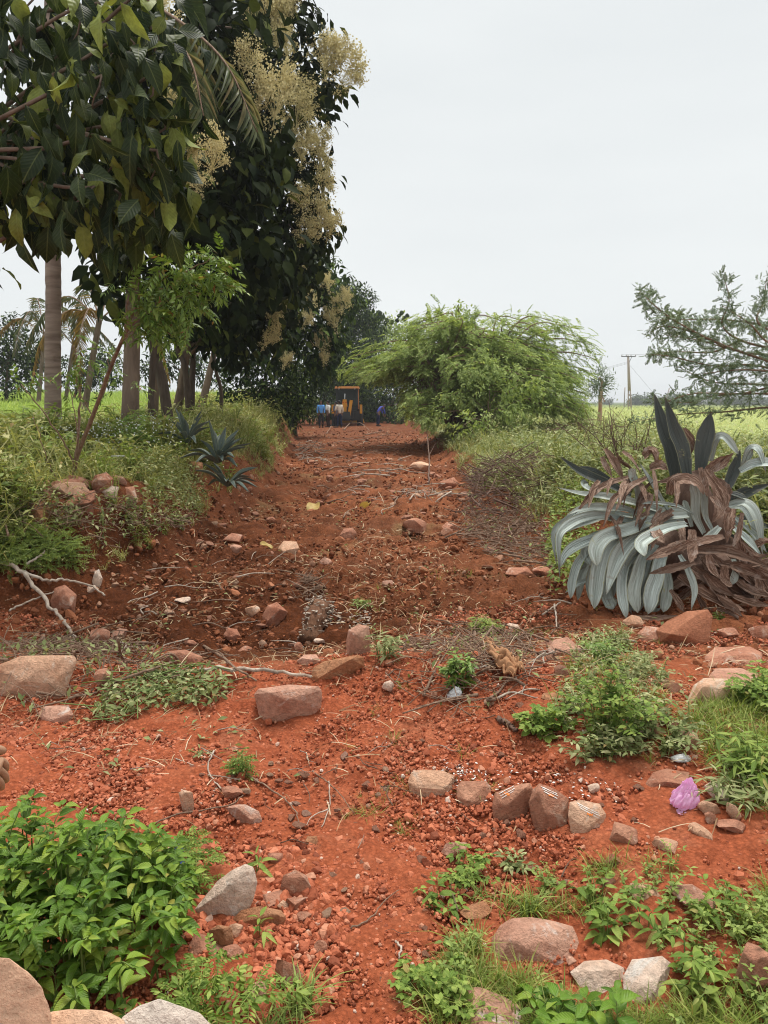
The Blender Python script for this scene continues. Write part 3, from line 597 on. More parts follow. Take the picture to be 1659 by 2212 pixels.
def ground_cover():
    r = np.random.default_rng(202)
    # bright grass field behind the left bank
    x, y = sector(52000, 9, 95, r, 0.66); k = (left_w(x, y) > 0.97) & (x < np.interp(y, YL, XL) - 1.6); x, y = x[k], y[k]
    cover('grass', 'bright green fodder grass field behind the palm and teak trunks', x, y, (0.32 + 0.008 * y) * r.uniform(.6, 1.2, len(x)), TUFTF, M['field'], r)
    # weeds along the left bank
    x, y = sector(46000, 6.2, 55, r, 0.62, 0.2); lw = left_w(x, y); e = np.interp(y, YL, XL) - x
    k = (lw > 0.22) & (e < 4.5 + 2.0 * vnoise(y, y * 0, 3)) & (r.uniform(0, 1, len(x)) < np.clip(0.35 + 1.6 * fbm(x, y, 1.1, 3, 81) + 0.5 * sstep(.7, 1, lw), 0, 1)); bare = poly_px([(40, 1140), (50, 1050), (170, 1015), (300, 1010), (330, 1090), (260, 1130)])(x, y); k = k & ~(bare & (r.uniform(0, 1, len(x)) < .75)); x, y, e = x[k], y[k], e[k]
    s = (0.34 + 0.42 * sstep(0.3, 1.5, e) + 0.46 * np.clip(fbm(x, y, 1.5, 2, 83), -.4, .6)) * r.uniform(.6, 1.15, len(x)) * (0.85 + 0.008 * y)
    a = r.uniform(0, 1, len(x)) < 0.36
    cover('weeds', 'olive weeds covering the left bank', x[a], y[a], s[a], HERBF, M['weed'], r)
    cover('bank_grass', 'thin yellowish grass growing through the left bank weeds', x[~a], y[~a], s[~a] * 1.3, TUFT, M['weed'], r)
    k = (r.uniform(0, 1, len(x)) < 0.22) & (fbm(x, y, 0.9, 2, 88) > 0.04); cover('creepers', 'fresh green creepers trailing on the left bank', x[k], y[k], s[k] * 1.0, HERB, M['herb'], r)
    # white flowers at the foot of the trees
    n = 420; c = at(292, 892, 11.6); x = c[0] + r.normal(0, .55, n); y = 11.3 + r.normal(0, .5, n); z = h(x, y) + 0.35 + r.uniform(0, .35, n)
    V, F = inst(*ico(1), frames(r.normal(size=(n, 3)), r.normal(size=(n, 3))), np.stack([x, y, z], -1), r.uniform(.007, .014, n)); o = mk('white_blossoms', V, F, M['whiteflower']); tag(o, kind='stuff'); o['label'] = 'tiny white flowers at the foot of the teak trunks'
    # right bank: pale weeds
    x, y = sector(40000, 5.8, 60, r, 0.66, 0.2); rw = right_w(x, y); e = x - np.interp(y, YR, XR)
    k = (rw > 0.35) & (r.uniform(0, 1, len(x)) < np.clip(0.45 + 1.5 * fbm(x, y, 1.0, 3, 91) + 0.5 * sstep(.6, 1, rw), 0, 1)) & (e < 7 + 0.05 * y); x, y, e = x[k], y[k], e[k]
    s = (0.26 + 0.34 * sstep(0.5, 1.8, e) + 0.42 * np.clip(fbm(x, y, 1.3, 2, 93), -.4, .6)) * r.uniform(.55, 1.15, len(x)) * (0.85 + 0.008 * y)
    a = r.uniform(0, 1, len(x)) < 0.5
    cover('undergrowth', 'tangled green undergrowth on the right bank', x[a], y[a], s[a], HERBF, M['wilt'], r)
    cover('rough_grass', 'pale grass among the undergrowth of the right bank', x[~a], y[~a], s[~a] * 1.1, TUFTF, M['weed'], r)
    # crop field to the right
    x, y = sector(52000, 8.5, 330, r, 0.7, -0.3); k = (x - np.interp(np.minimum(y, 80), YR, XR) > 2.2) & (x > 0.05 * y); x, y = x[k], y[k]
    cover('crop', 'pale yellow green crop in the open field to the right', x, y, np.minimum(0.3 + 0.010 * y, 1.0) * r.uniform(.5, 1.1, len(x)), HERBF[:2] + TUFTF[:2], M['crop'], r, zs=0.8)
    # foreground grass, lower right
    x, y = in_poly([(950, 2260), (900, 2120), (1040, 2010), (1090, 1925), (1250, 1880), (1440, 1860), (1760, 1800), (2100, 1780), (2200, 2300)], 5200, r)
    k = r.uniform(0, 1, len(x)) < np.clip(0.45 + 1.8 * fbm(x, y, 0.35, 3, 95), 0, 1); x, y = x[k], y[k]
    ex = poly_px([(1035, 1970), (1270, 1970), (1275, 2060), (1460, 2055), (1465, 2200), (1225, 2200), (1220, 2135), (1035, 2110)]); k = ~ex(x, y) & (r.uniform(0, 1, len(x)) < 1 - .8 * sstep(.5, .62, x / y)); x, y = x[k], y[k]
    cover('foreground_grass', 'fine grass growing between the stones lower right', x, y, 0.13 * r.uniform(.45, 1.3, len(x)), TUFT, M['grass'], r)
    x, y = in_poly([(930, 2260), (890, 2120), (1040, 2040), (1060, 2080), (1250, 2090), (1250, 1980), (1150, 1900), (1440, 1870), (1760, 1860), (1800, 2300)], 170, r)
    k = r.uniform(0, 1, len(x)) < np.clip(0.5 + 1.8 * fbm(x, y, 0.3, 3, 97), 0, 1); x, y = x[k], y[k]
    k = ~ex(x, y); x, y = x[k], y[k]
    cover('foreground_weeds', 'low broad leaved weeds between the stones lower right', x, y, 0.115 * r.uniform(.5, 1.2, len(x)), HERB, M['herb'], r)
    x, y = in_poly([(1180, 1600), (1200, 1520), (1260, 1400), (1350, 1370), (1440, 1480), (1500, 1600), (1420, 1680), (1280, 1650)], 270, r)
    k = r.uniform(0, 1, len(x)) < np.clip(0.6 + 1.8 * fbm(x, y, 0.4, 3, 98), 0, 1); x, y = x[k], y[k]; a = r.uniform(0, 1, len(x)) < .5
    cover('trailing_weeds', 'tangled trailing weeds around the tall leafy weeds at right', x[a], y[a], 0.17 * r.uniform(.5, 1.2, int(a.sum())), HERB, M['wilt'], r)
    cover('thin_grass', 'thin grass stalks around the tall leafy weeds at right', x[~a], y[~a], 0.19 * r.uniform(.5, 1.2, int((~a).sum())), TUFT, M['grass'], r)
    # straggling grass right middle and on the ridge
    x, y = in_poly([(1480, 1560), (1640, 1480), (2050, 1500), (2100, 1780), (1600, 1760), (1530, 1640)], 1500, r)
    k = r.uniform(0, 1, len(x)) < 1 - .8 * sstep(.5, .62, x / y); x, y = x[k], y[k]
    cover('right_grass', 'green grass clumps at the right edge above the pink bag', x, y, 0.17 * r.uniform(.5, 1.2, len(x)), TUFT, M['grass'], r)
    x, y = sector(2600, 2.6, 7.5, r, 0.55); k = (r.uniform(0, 1, len(x)) < sstep(0.12, 0.45, fbm(x, y, 0.6, 3, 99)) * sstep(-0.8, .6, x)) ; x, y = x[k], y[k]
    cover('sprouts', 'sparse sprouting grass dotted over the soil', x, y, 0.10 * r.uniform(.4, 1.2, len(x)), TUFT, M['grass'], r)
ground_cover()

# ------------------------------------------------------------------ trees
def crown(mb, blobs, n_per_m2, tmpl, size, rng, hang=0.5, out=0.5, jit=0.5, clumps=None, shell=0.55):
    """leaf-sized faces in bunches through each blob (centre, radius or radii)"""
    for c, rad in blobs:
        c = np.array(c, float); rad = np.array(rad, float) * np.ones(3); ar = float(np.mean(rad)) ** 2 * 12.6
        n = max(30, int(ar * n_per_m2)); nc = max(6, int(n / 16))
        cu = unit(rng.normal(size=(nc, 3))); cc = c + cu * rad * (shell + (1 - shell) * rng.uniform(0, 1, (nc, 1))) * rng.uniform(.75, 1.12, (nc, 1))
        pk = rng.integers(0, nc, n); p = cc[pk] + rng.normal(0, size * 0.75, (n, 3))
        d = unit(p - c) * out + np.array([0, 0, -hang]) + rng.normal(0, jit, (n, 3))
        up = unit(p - c) + np.array([0, 0, 0.8]) + rng.normal(0, 0.35, (n, 3))
        V, F = inst(tmpl[0], tmpl[1], frames(d, up), p, size * rng.uniform(.6, 1.25, n)); mb.add(V, F)
def limbs(mb, base, top, blobs, r0, rng, k=8):
    base = np.array(base); top = np.array(top); mid = base * .5 + top * .5 + np.append(rng.normal(0, .12, 2), 0)
    P = catmull([base, mid, top], 14); add_tube(mb, P, np.linspace(r0, r0 * .5, 14) * (1 + .35 * np.exp(-np.linspace(0, 14, 14) * 1.3)), k, rough=0.04, rng=rng)
    for c, rad in blobs:
        c = np.array(c); i = int(rng.integers(6, 13)); s = P[i]; m = s * .5 + c * .5 + np.array([0, 0, .25 * np.linalg.norm(c - s) * .5])
        add_tube(mb, catmull([s, m, c], 8), np.linspace(r0 * .38, 0.015, 8), 5)
PAN = None
def panicle():
    """one loose cream flower head of unit size"""
    global PAN
    if PAN is None:
        r = np.random.default_rng(5); n = 1000; P = []
        br = unit(r.normal(size=(26, 3)) + np.array([0, 0, .9])); k = r.integers(0, 26, n); t = r.uniform(.25, 1, n) ** .7
        p = br[k] * t[:, None] * np.array([.75, .75, 1.0]) + r.normal(0, .10, (n, 3))
        V, F = inst(leaf_t(.9, 3, .2, .1)[0], leaf_t(.9, 3, .2, .1)[1], frames(r.normal(size=(n, 3)), r.normal(size=(n, 3))), p, r.uniform(.055, .11, n)); PP = [(V, F)]
        for q in br: c = q * [.75, .75, 1.0]; sd_ = unit(np.cross(q, [.3, .5, .2])) * .012; PP.append((np.array([[0, 0, -.5] - sd_, [0, 0, -.5] + sd_, c + sd_ * .5, c - sd_ * .5]), np.array([(0, 1, 2, 3)])))
        PAN = merge(PP)
    return PAN
_pan_me = {}
def add_panicle(root, p, s, rng):
    if 'm' not in _pan_me:
        o = mk('flower_panicle', *panicle(), M['cream']); _pan_me['m'] = o.data; bpy.data.objects.remove(o)
    o = bpy.data.objects.new('flower_panicle', _pan_me['m']); S.collection.objects.link(o); o.parent = root
    o.location = tuple(np.array(p) - ORG[root.name]); s *= 1.15; o.scale = (s, s, s * rng.uniform(.9, 1.3)); o.rotation_euler = (rng.normal(0, .3), rng.normal(0, .3), rng.uniform(0, 6.28)); ORG[o.name] = ORG[root.name]
def pxblob(px, py, d, rpx): return (at(px, py, d), rpx / FPX * d)
def teak(label, base, r0, blobs, pans, seed, tmpl=None, size=0.30, dens=40, mat='teak', top=None, lean_to=None):
    rng = np.random.default_rng(seed); root = thing('teak_tree', label, 'tree', base, 'teak trees lining the left of the track')
    B = [pxblob(*b) for b in blobs]; cen = np.mean([b[0] for b in B], axis=0)
    top = np.array(top) if top is not None else np.array([base[0] * .7 + cen[0] * .3, base[1] * .7 + cen[1] * .3, max(b[0][2] for b in B) - .3])
    mb = MB(); limbs(mb, np.array(base) - [0, 0, .15], top, B, r0, rng, 12); mb.build('trunk', M['bark'], root)
    mb = MB(); crown(mb, B, dens, tmpl or TEAK_S, size, rng, hang=.6); mb.build('crown', M[mat], root)
    for p in pans: add_panicle(root, at(p[0], p[1], p[2]), p[3] / FPX * p[2], rng)
    return root
def gz(px, d):
    x = (px - 829.5) / FPX * d / math.cos(PITCH) * 1.0; return ground_pt(x, d)
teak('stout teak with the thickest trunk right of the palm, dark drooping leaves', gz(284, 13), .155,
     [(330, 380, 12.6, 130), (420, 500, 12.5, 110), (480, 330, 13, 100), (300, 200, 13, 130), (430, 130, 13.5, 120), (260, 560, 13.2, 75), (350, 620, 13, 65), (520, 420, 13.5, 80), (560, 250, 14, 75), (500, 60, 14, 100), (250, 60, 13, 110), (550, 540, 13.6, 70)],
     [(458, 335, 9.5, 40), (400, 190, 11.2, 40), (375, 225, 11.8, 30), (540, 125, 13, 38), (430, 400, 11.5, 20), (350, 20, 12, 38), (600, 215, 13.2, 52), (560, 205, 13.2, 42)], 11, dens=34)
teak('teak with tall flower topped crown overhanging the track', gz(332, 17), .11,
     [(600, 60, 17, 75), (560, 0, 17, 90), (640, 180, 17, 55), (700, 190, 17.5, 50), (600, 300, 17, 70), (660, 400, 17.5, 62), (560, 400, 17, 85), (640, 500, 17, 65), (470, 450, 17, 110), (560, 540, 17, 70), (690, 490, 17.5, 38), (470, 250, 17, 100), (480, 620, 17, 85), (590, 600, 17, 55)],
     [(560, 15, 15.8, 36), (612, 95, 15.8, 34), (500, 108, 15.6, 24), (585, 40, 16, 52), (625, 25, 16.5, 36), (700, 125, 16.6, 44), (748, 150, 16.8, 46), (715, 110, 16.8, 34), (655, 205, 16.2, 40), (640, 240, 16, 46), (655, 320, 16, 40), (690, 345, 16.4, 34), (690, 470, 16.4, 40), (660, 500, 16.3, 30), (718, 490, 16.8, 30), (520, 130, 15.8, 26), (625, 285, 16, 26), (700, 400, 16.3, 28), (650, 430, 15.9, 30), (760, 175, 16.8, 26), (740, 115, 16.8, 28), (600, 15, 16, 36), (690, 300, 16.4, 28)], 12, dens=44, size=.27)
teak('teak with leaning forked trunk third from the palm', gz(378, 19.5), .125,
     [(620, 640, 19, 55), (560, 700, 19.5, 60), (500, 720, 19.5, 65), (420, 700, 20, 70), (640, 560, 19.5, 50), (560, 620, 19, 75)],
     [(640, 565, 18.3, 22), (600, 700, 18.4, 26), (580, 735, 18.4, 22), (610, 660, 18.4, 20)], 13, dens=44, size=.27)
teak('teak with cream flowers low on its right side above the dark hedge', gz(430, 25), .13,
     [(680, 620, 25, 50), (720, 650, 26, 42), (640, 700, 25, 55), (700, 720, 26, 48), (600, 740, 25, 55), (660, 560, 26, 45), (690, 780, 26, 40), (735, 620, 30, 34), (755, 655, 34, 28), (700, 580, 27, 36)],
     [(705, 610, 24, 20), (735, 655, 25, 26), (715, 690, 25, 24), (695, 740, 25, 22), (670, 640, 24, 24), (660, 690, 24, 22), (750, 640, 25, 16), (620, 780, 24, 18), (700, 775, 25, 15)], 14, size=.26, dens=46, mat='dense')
# leaning extra trunks of the row, each a young tree of its own
def young(label, pts, r, d, blobs, seed, mat='dense'):
    rng = np.random.default_rng(seed); b = gz(pts[0][0], d); root = thing('young_tree', label, 'tree', b, 'young trees standing in the teak row')
    P = [b - [0, 0, .1]] + [at(px, py, d) for px, py in pts[1:]]
    mb = MB(); add_tube(mb, catmull(P, 14), np.linspace(r * .8, r * .55, 14), 9, rough=.05, rng=rng)
    B = [pxblob(*q) for q in blobs]
    for c, _ in B: add_tube(mb, catmull([P[-1], (P[-1] + c) / 2 + [0, 0, .1], c], 6), np.linspace(r * .55, .012, 6), 5)
    mb.build('trunk', M['bark_dark'], root); mb = MB(); crown(mb, B, 26, TEAK_S, .3, rng); mb.build('crown', M[mat], root)
young('young tree leaning left between two upright teak trunks', [(378, 0), (352, 830), (331, 750), (322, 690)], .15, 16, [(330, 640, 16, 50), (290, 640, 16, 40)], 21)
young('slim upright young tree with pale bark beside the stout teak', [(328, 0), (329, 800), (335, 740), (340, 680)], .085, 15, [(360, 650, 15, 45)], 22)
young('young tree leaning left with a broken stub halfway up', [(418, 0), (400, 800), (385, 760), (370, 700)], .10, 19, [(380, 650, 19, 60), (430, 680, 19, 50)], 23)
young('upright brown trunked young tree before the dark hedge', [(417, 0), (416, 800), (417, 740), (414, 660)], .11, 20, [(440, 650, 20, 70)], 24)
young('thin crooked young tree at the right end of the trunk row', [(481, 0), (478, 850), (466, 800), (458, 745), (452, 690)], .07, 21, [(450, 680, 21, 55), (500, 690, 21, 50)], 25)

# big-leaved limb of a near teak, upper left
def near_teak():
    rng = np.random.default_rng(31); base = ground_pt(-5.9, 7.6); root = thing('teak_tree', 'near teak with very large drooping leaves filling the upper left corner', 'tree', base, 'teak trees lining the left of the track')
    mb = MB(); top = np.array([-5.4, 7.4, 6.6]); P = catmull([base - [0, 0, .1], base + [.2, 0, 2.2], top], 12); add_tube(mb, P, np.linspace(.2, .11, 12), 12, rough=.05, rng=rng)
    tips = []; br = [(40, 120, 6.6), (150, 60, 6.4), (260, 120, 6.0), (310, 200, 5.9), (315, 100, 6.1), (120, 260, 6.2), (230, 330, 5.8), (310, 350, 5.8), (320, 390, 5.9), (60, 380, 6.0), (160, 420, 5.8), (240, 440, 6.2), (300, 470, 7.0), (100, 440, 6.0), (210, 470, 6.0), (20, 300, 6.3), (300, 20, 6.2), (315, 290, 6.0), (30, 20, 6.6), (200, 200, 5.9), (290, 270, 6.1), (50, 430, 6.4), (140, 150, 7.0), (240, 30, 6.8), (250, 480, 7.2), (330, 430, 7.2), (310, 410, 7.0), (80, 340, 7.0), (180, 400, 7.0)]
    for i, (px, py, d) in enumerate(br):
        e = at(px, py, d); s = P[int(5 + (i * 7) % 7)]; m = s * .5 + e * .5 + [0, 0, .55] + rng.normal(0, .25, 3)
        c = catmull([s, m, e + [0, 0, .1], e - [0, 0, .12]], 12) + rng.normal(0, .02, (12, 3)); add_tube(mb, c, np.linspace(.028, .005, 12) , 5); tips.append((c, e))
    mb.build('trunk', M['bark'], root); mb = MB(); mb2 = MB()
    for c, e in tips:
        for j in range(44):
            t = rng.uniform(.35, 1.0); i = int(t * 11); p = c[i] + rng.normal(0, .08 + .10 * (1 - t) + .04, 3); ax = unit(c[min(i + 1, 11)] - c[max(i - 1, 0)])
            d = rng.normal(0, .5, 3) + ax * .3 + np.array([.15, -.12, -.85]); up = np.array([.1, -.55, .75]) + rng.normal(0, .55, 3)
            mb.add(*xf(TEAK, d, up, p, rng.uniform(.12, .29) * np.array([rng.uniform(.7, 1.15), 1, rng.uniform(.4, 2.6)])), across=TEAK[0][:, 0] / .235, along=TEAK[0][:, 1])
    mb.build('crown', M['teak_front'], root)
    for px, py, d, r in [(400, 395, 6.2, 20), (420, 340, 6.2, 24)]: add_panicle(root, at(px, py, d), r / FPX * d, rng)
near_teak()

def palm_frond(mbl, mbs, P, rng, ln=.75, n=52, droop=.8, w=.03):
    c = catmull(P, 26); add_tube(mbs, c, np.linspace(.035, .008, 26), 5); tv, tf = leaf_t(1.0, 4, .2, .3, peak=.35)
    T = unit(np.gradient(c, axis=0))
    for i in range(n):
        t = .14 + .86 * i / n; k = min(25, int(t * 25)); p = c[k] * (1 - (t * 25 - k)) + c[min(25, k + 1)] * (t * 25 - k); sd_ = unit(np.cross(T[k], [0, 0, 1]))
        for sg in (-1, 1):
            d = sd_ * sg * .75 + T[k] * .65 + np.array([0, 0, -droop]) * rng.uniform(.5, 1.2) + rng.normal(0, .08, 3); l_ = ln * (math.sin(math.pi * (.12 + .8 * t)) * .8 + .2) * rng.uniform(.8, 1.1)
            mbl.add(*xf((tv, tf), d, unit(T[k] + [0, 0, 1.0]), p, np.array([w * 1.2, l_, l_ * .5])))
def palm(label, base, pts, r, fronds, seed, ln=.75, dry=(), bk='palmbark'):
    rng = np.random.default_rng(seed); root = thing('coconut_palm', label, 'palm tree', base, 'coconut palms beyond the left bank')
    P = catmull([np.array(base) - [0, 0, .15]] + pts, 60); rr = np.linspace(r, r * .8, 60) * (1 + .03 * (np.arange(60) % 2)) * (1 + .35 * np.exp(-np.arange(60) / 3.0))
    mb = MB(); add_tube(mb, P, rr, 16, rough=.02, rng=rng); mb.build('trunk', M[bk], root); top = P[-1]
    for i, f in enumerate(fronds):
        a, b = MB(), MB(); palm_frond(a, b, [top] + [np.array(q) for q in f], rng, ln); o = a.build('frond', M['palm_dry'] if i in dry else M['palm'], root); b.build('rachis', M['twig'], o)
    return root
b = gz(122, 14.2); T0 = at(114, -120, 14)
def arch(top, az, L_, lift, drop):
    d = np.array([math.cos(az), math.sin(az), 0]); return [top + d * L_ * .4 + [0, 0, lift], top + d * L_ * .8 + [0, 0, lift * .4 - drop * .35], top + d * L_ + [0, 0, -drop]]
palm('tall coconut palm with ringed grey brown trunk rising through teak leaves', b, [at(114, 780, 14.2), at(115, 600, 14.2), at(110, 350, 14.1), T0], .15,
     [[at(300, -10, 11.6), at(470, 115, 10.4), at(556, 285, 10.0)], [at(280, 0, 11.6), at(400, 110, 10.2), at(440, 250, 9.8)], arch(T0, 2.6, 3.6, .7, 1.4), arch(T0, 3.6, 3.6, .7, 1.6), arch(T0, 4.6, 3.4, .8, 1.6), arch(T0, 1.2, 3.6, .9, 1.2), arch(T0, .2, 3.4, 1.0, .6)], 41, .75)
def palm2(label, px, d, ptop, seed, L_, fr, dry):
    bb = gz(px, d); t = at(*ptop, d); palm(label, bb, [(bb + t) / 2, t], .13, [arch(t, *f) for f in fr], seed, .7, dry, 'bark')
palm2('thin distant coconut palm just left of the big palm trunk', 97, 46, (96, 722), 42, 3, [(3.3, 3.6, .9, 2.4), (.3, 3.4, 1.4, .6), (2.2, 3.0, 2.2, -1.2), (4.6, 3.2, 1.2, 1.5), (1.2, 3.2, 1.8, 0)], (0,))
palm2('coconut palm with yellowed hanging fronds behind the sapling', 190, 30, (215, 690), 43, 3, [(3.0, 3.2, .9, 1.2), (3.6, 2.6, .3, 2.6), (0.1, 2.6, .6, 2.4), (4.7, 2.4, .3, 2.4), (1.5, 3.0, 1.2, .4), (2.3, 2.6, 1.5, .2)], (1, 2, 3))
palm2('faint coconut palm seen between the palm trunk and the stout teak', 155, 52, (158, 745), 44, 3, [(3.0, 3.2, 1.2, 1.2), (2.3, 3.0, 2.0, -.6), (0.2, 3.2, 1.2, 1.2), (5.2, 3.0, .9, 2.0), (4.2, 3.0, 1, 2)], ())

def dense(label, base, blobs, seed, size=.22, dens=34, mat='dense', r0=.12, group='dense trees closing the track', tmpl=None, name='dense_tree', cat='tree', hang=.4):
    rng = np.random.default_rng(seed); root = thing(name, label, cat, base, group); B = [pxblob(*q) for q in blobs]
    mb = MB(); cen = np.mean([q[0] for q in B], axis=0); limbs(mb, np.array(base) - [0, 0, .1], np.array([cen[0] * .6 + base[0] * .4, cen[1], cen[2]]), B, r0, rng, 8); mb.build('trunk', M['bark'], root)
    mb = MB(); crown(mb, B, dens, tmpl or LEAF_S, size, rng, hang=hang); mb.build('crown', M[mat], root); return root
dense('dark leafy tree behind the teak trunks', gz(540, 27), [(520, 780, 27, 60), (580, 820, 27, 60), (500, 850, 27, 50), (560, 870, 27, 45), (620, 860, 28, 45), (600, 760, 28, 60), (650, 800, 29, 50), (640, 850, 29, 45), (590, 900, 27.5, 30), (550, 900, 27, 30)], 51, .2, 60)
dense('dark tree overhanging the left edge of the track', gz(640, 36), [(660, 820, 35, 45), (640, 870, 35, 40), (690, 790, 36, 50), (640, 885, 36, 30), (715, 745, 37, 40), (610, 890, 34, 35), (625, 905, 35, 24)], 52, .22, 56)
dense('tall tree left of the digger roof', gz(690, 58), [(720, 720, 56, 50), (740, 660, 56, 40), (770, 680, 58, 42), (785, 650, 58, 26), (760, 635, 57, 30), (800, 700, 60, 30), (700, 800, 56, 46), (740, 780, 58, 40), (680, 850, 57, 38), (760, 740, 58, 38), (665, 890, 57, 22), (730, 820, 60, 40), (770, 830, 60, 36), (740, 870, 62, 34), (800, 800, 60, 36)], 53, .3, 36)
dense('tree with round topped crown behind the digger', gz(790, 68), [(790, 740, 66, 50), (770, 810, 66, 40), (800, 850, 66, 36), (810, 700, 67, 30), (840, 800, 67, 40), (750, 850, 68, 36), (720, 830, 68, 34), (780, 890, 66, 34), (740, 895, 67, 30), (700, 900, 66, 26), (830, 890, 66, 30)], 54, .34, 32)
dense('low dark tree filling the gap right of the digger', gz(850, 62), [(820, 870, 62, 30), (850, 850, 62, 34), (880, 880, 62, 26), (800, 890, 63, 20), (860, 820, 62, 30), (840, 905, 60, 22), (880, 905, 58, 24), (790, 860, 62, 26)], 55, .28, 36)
dense('light crowned tree with bobbly seed heads behind the feathery thorn tree', gz(860, 74), [(850, 710, 72, 34), (880, 720, 72, 30), (830, 740, 72, 30)], 56, .35, 18, mat='mesquite')
def bobbles():
    rng = np.random.default_rng(57); root = bpy.data.objects['dense_tree.005']; mb = MB()
    pts = [(812, 682), (818, 690), (826, 686), (808, 693), (836, 692), (862, 682), (868, 676), (874, 688), (880, 682), (858, 692), (925, 676), (846, 696), (820, 676)]
    for px, py in pts:
        v, f = rock_shape(int(px), 2, 0, 3, .1); mb.add(v * .24 * rng.uniform(.8, 1.2) + at(px, py, 72), f)
    mb.build('seed_heads', M['dense'], root)
bobbles()
dense('broad dark tree at the far left edge beyond the grass field', gz(30, 48), [(20, 740, 48, 55), (60, 760, 48, 45), (-30, 760, 48, 60), (40, 800, 48, 50), (0, 810, 48, 50), (80, 800, 48, 32), (30, 705, 48, 26)], 58, .3, 20, group='trees beyond the left field')
dense('bushy tree behind the sapling across the grass field', gz(170, 55), [(150, 800, 55, 36), (190, 790, 55, 36), (220, 810, 55, 36), (250, 800, 55, 34), (180, 825, 55, 30), (230, 770, 55, 30)], 59, .3, 20, group='trees beyond the left field')
dense('low bushes behind the row of trunks', gz(400, 50), [(330, 810, 50, 40), (390, 800, 50, 40), (450, 810, 50, 40), (360, 780, 50, 36), (420, 780, 50, 36)], 60, .3, 20, group='trees beyond the left field')

# feathery thorn tree right of the track
SPRAY = pinnate(7, .28, .24, .15, leaf_t(.5, 3, .1, .1), spread=1.0, seed=3)
def feathery():
    rng = np.random.default_rng(61); d0 = 27.5; base = gz(985, d0); root = thing('feathery_tree', 'wide spreading feathery thorn tree arching right of the track', 'tree', base)
    mbw = MB(); mbl = MB(); cen = at(990, 860, d0)
    ends = []
    for i in range(330):
        a = rng.uniform(0, 2 * math.pi); el = rng.uniform(-.25, 1.0); rx = 230 / FPX * d0; rz = (150 + 30 * math.sin(a * 3 + 1) * .7) / FPX * d0
        e = cen + np.array([math.cos(a) * rx * (1.02 if math.cos(a) > 0 else .92) * math.sqrt(max(.06, 1 - max(el, 0) ** 2 * .9)), math.sin(a) * 3.2 * math.sqrt(max(.1, 1 - max(el, 0) ** 2)), el * rz * rng.uniform(.7, 1.06) + .1])
        if rng.uniform() < .3: e = cen + (e - cen) * rng.uniform(.5, .95)
        ends.append(e)
    for px, py in [(1262, 765), (1250, 735), (1215, 700), (1190, 690), (1240, 790), (1230, 720), (1130, 690), (770, 790), (790, 760), (1240, 810), (1160, 705), (820, 740)]: ends.append(at(px, py, d0 + rng.normal(0, 1)))
    lim = at(880, 845, d0)
    for e in ends:
        if e[0] < lim[0] and e[2] < lim[2] + .6: continue
        out_ = e - cen; out_[2] = 0; out_ = unit(out_ + rng.normal(0, .8, 3) * [1, 1, 0])
        hgt = np.array([0, 0, .55 + .12 * np.linalg.norm((e - cen)[:2])]); s = base + np.array([rng.normal(0, .25), rng.normal(0, .25), .5])
        c = catmull([s, s * .5 + e * .5 + hgt * .9, e - out_ * 1.0 + [0, 0, .05], e - [0, 0, .05], e + out_ * .55 - [0, 0, .2]], 16); add_tube(mbw, c, np.linspace(.04, .008, 16), 4)
        for j in range(48):
            t = rng.uniform(.42, 1); k = int(t * 15); p = c[k] + rng.normal(0, .13, 3); ax = unit(c[min(k + 1, 15)] - c[k - 1])
            mbl.add(*xf(SPRAY, ax * .9 + rng.normal(0, .5, 3) * [1, 1, .5] + [0, 0, -.12], (rng.normal(0, .3), rng.normal(0, .3), 1), p, rng.uniform(.26, .46)))
    mbw.build('trunk', M['twig'], root); mbl.build('crown', M['mesquite'], root)
    # leafy climber sitting on top
    dense('dark green climber bunched on the crest of the feathery tree', at(995, 860, 26.4), [(1000, 690, 27, 26), (985, 680, 27, 20), (1020, 700, 27, 22), (990, 662, 27, 11)], 62, .14, 70, r0=.02, group='climbers on the feathery tree', name='climbing_vine', cat='climber', mat='mesquite')
    dense('leafy climber hanging low over the right front of the feathery tree', ground_pt(3.2, 23.6), [(1010, 860, 24.2, 46), (1070, 850, 24, 50), (1120, 830, 24, 50), (1040, 900, 23.5, 40), (960, 890, 24, 40), (1100, 890, 23.5, 40), (1150, 860, 24, 40), (1000, 920, 22.5, 36), (1060, 800, 24.5, 50)], 63, .15, 42, r0=.03, group='climbers on the feathery tree', name='climbing_vine', cat='climber', mat='mesquite')
feathery()

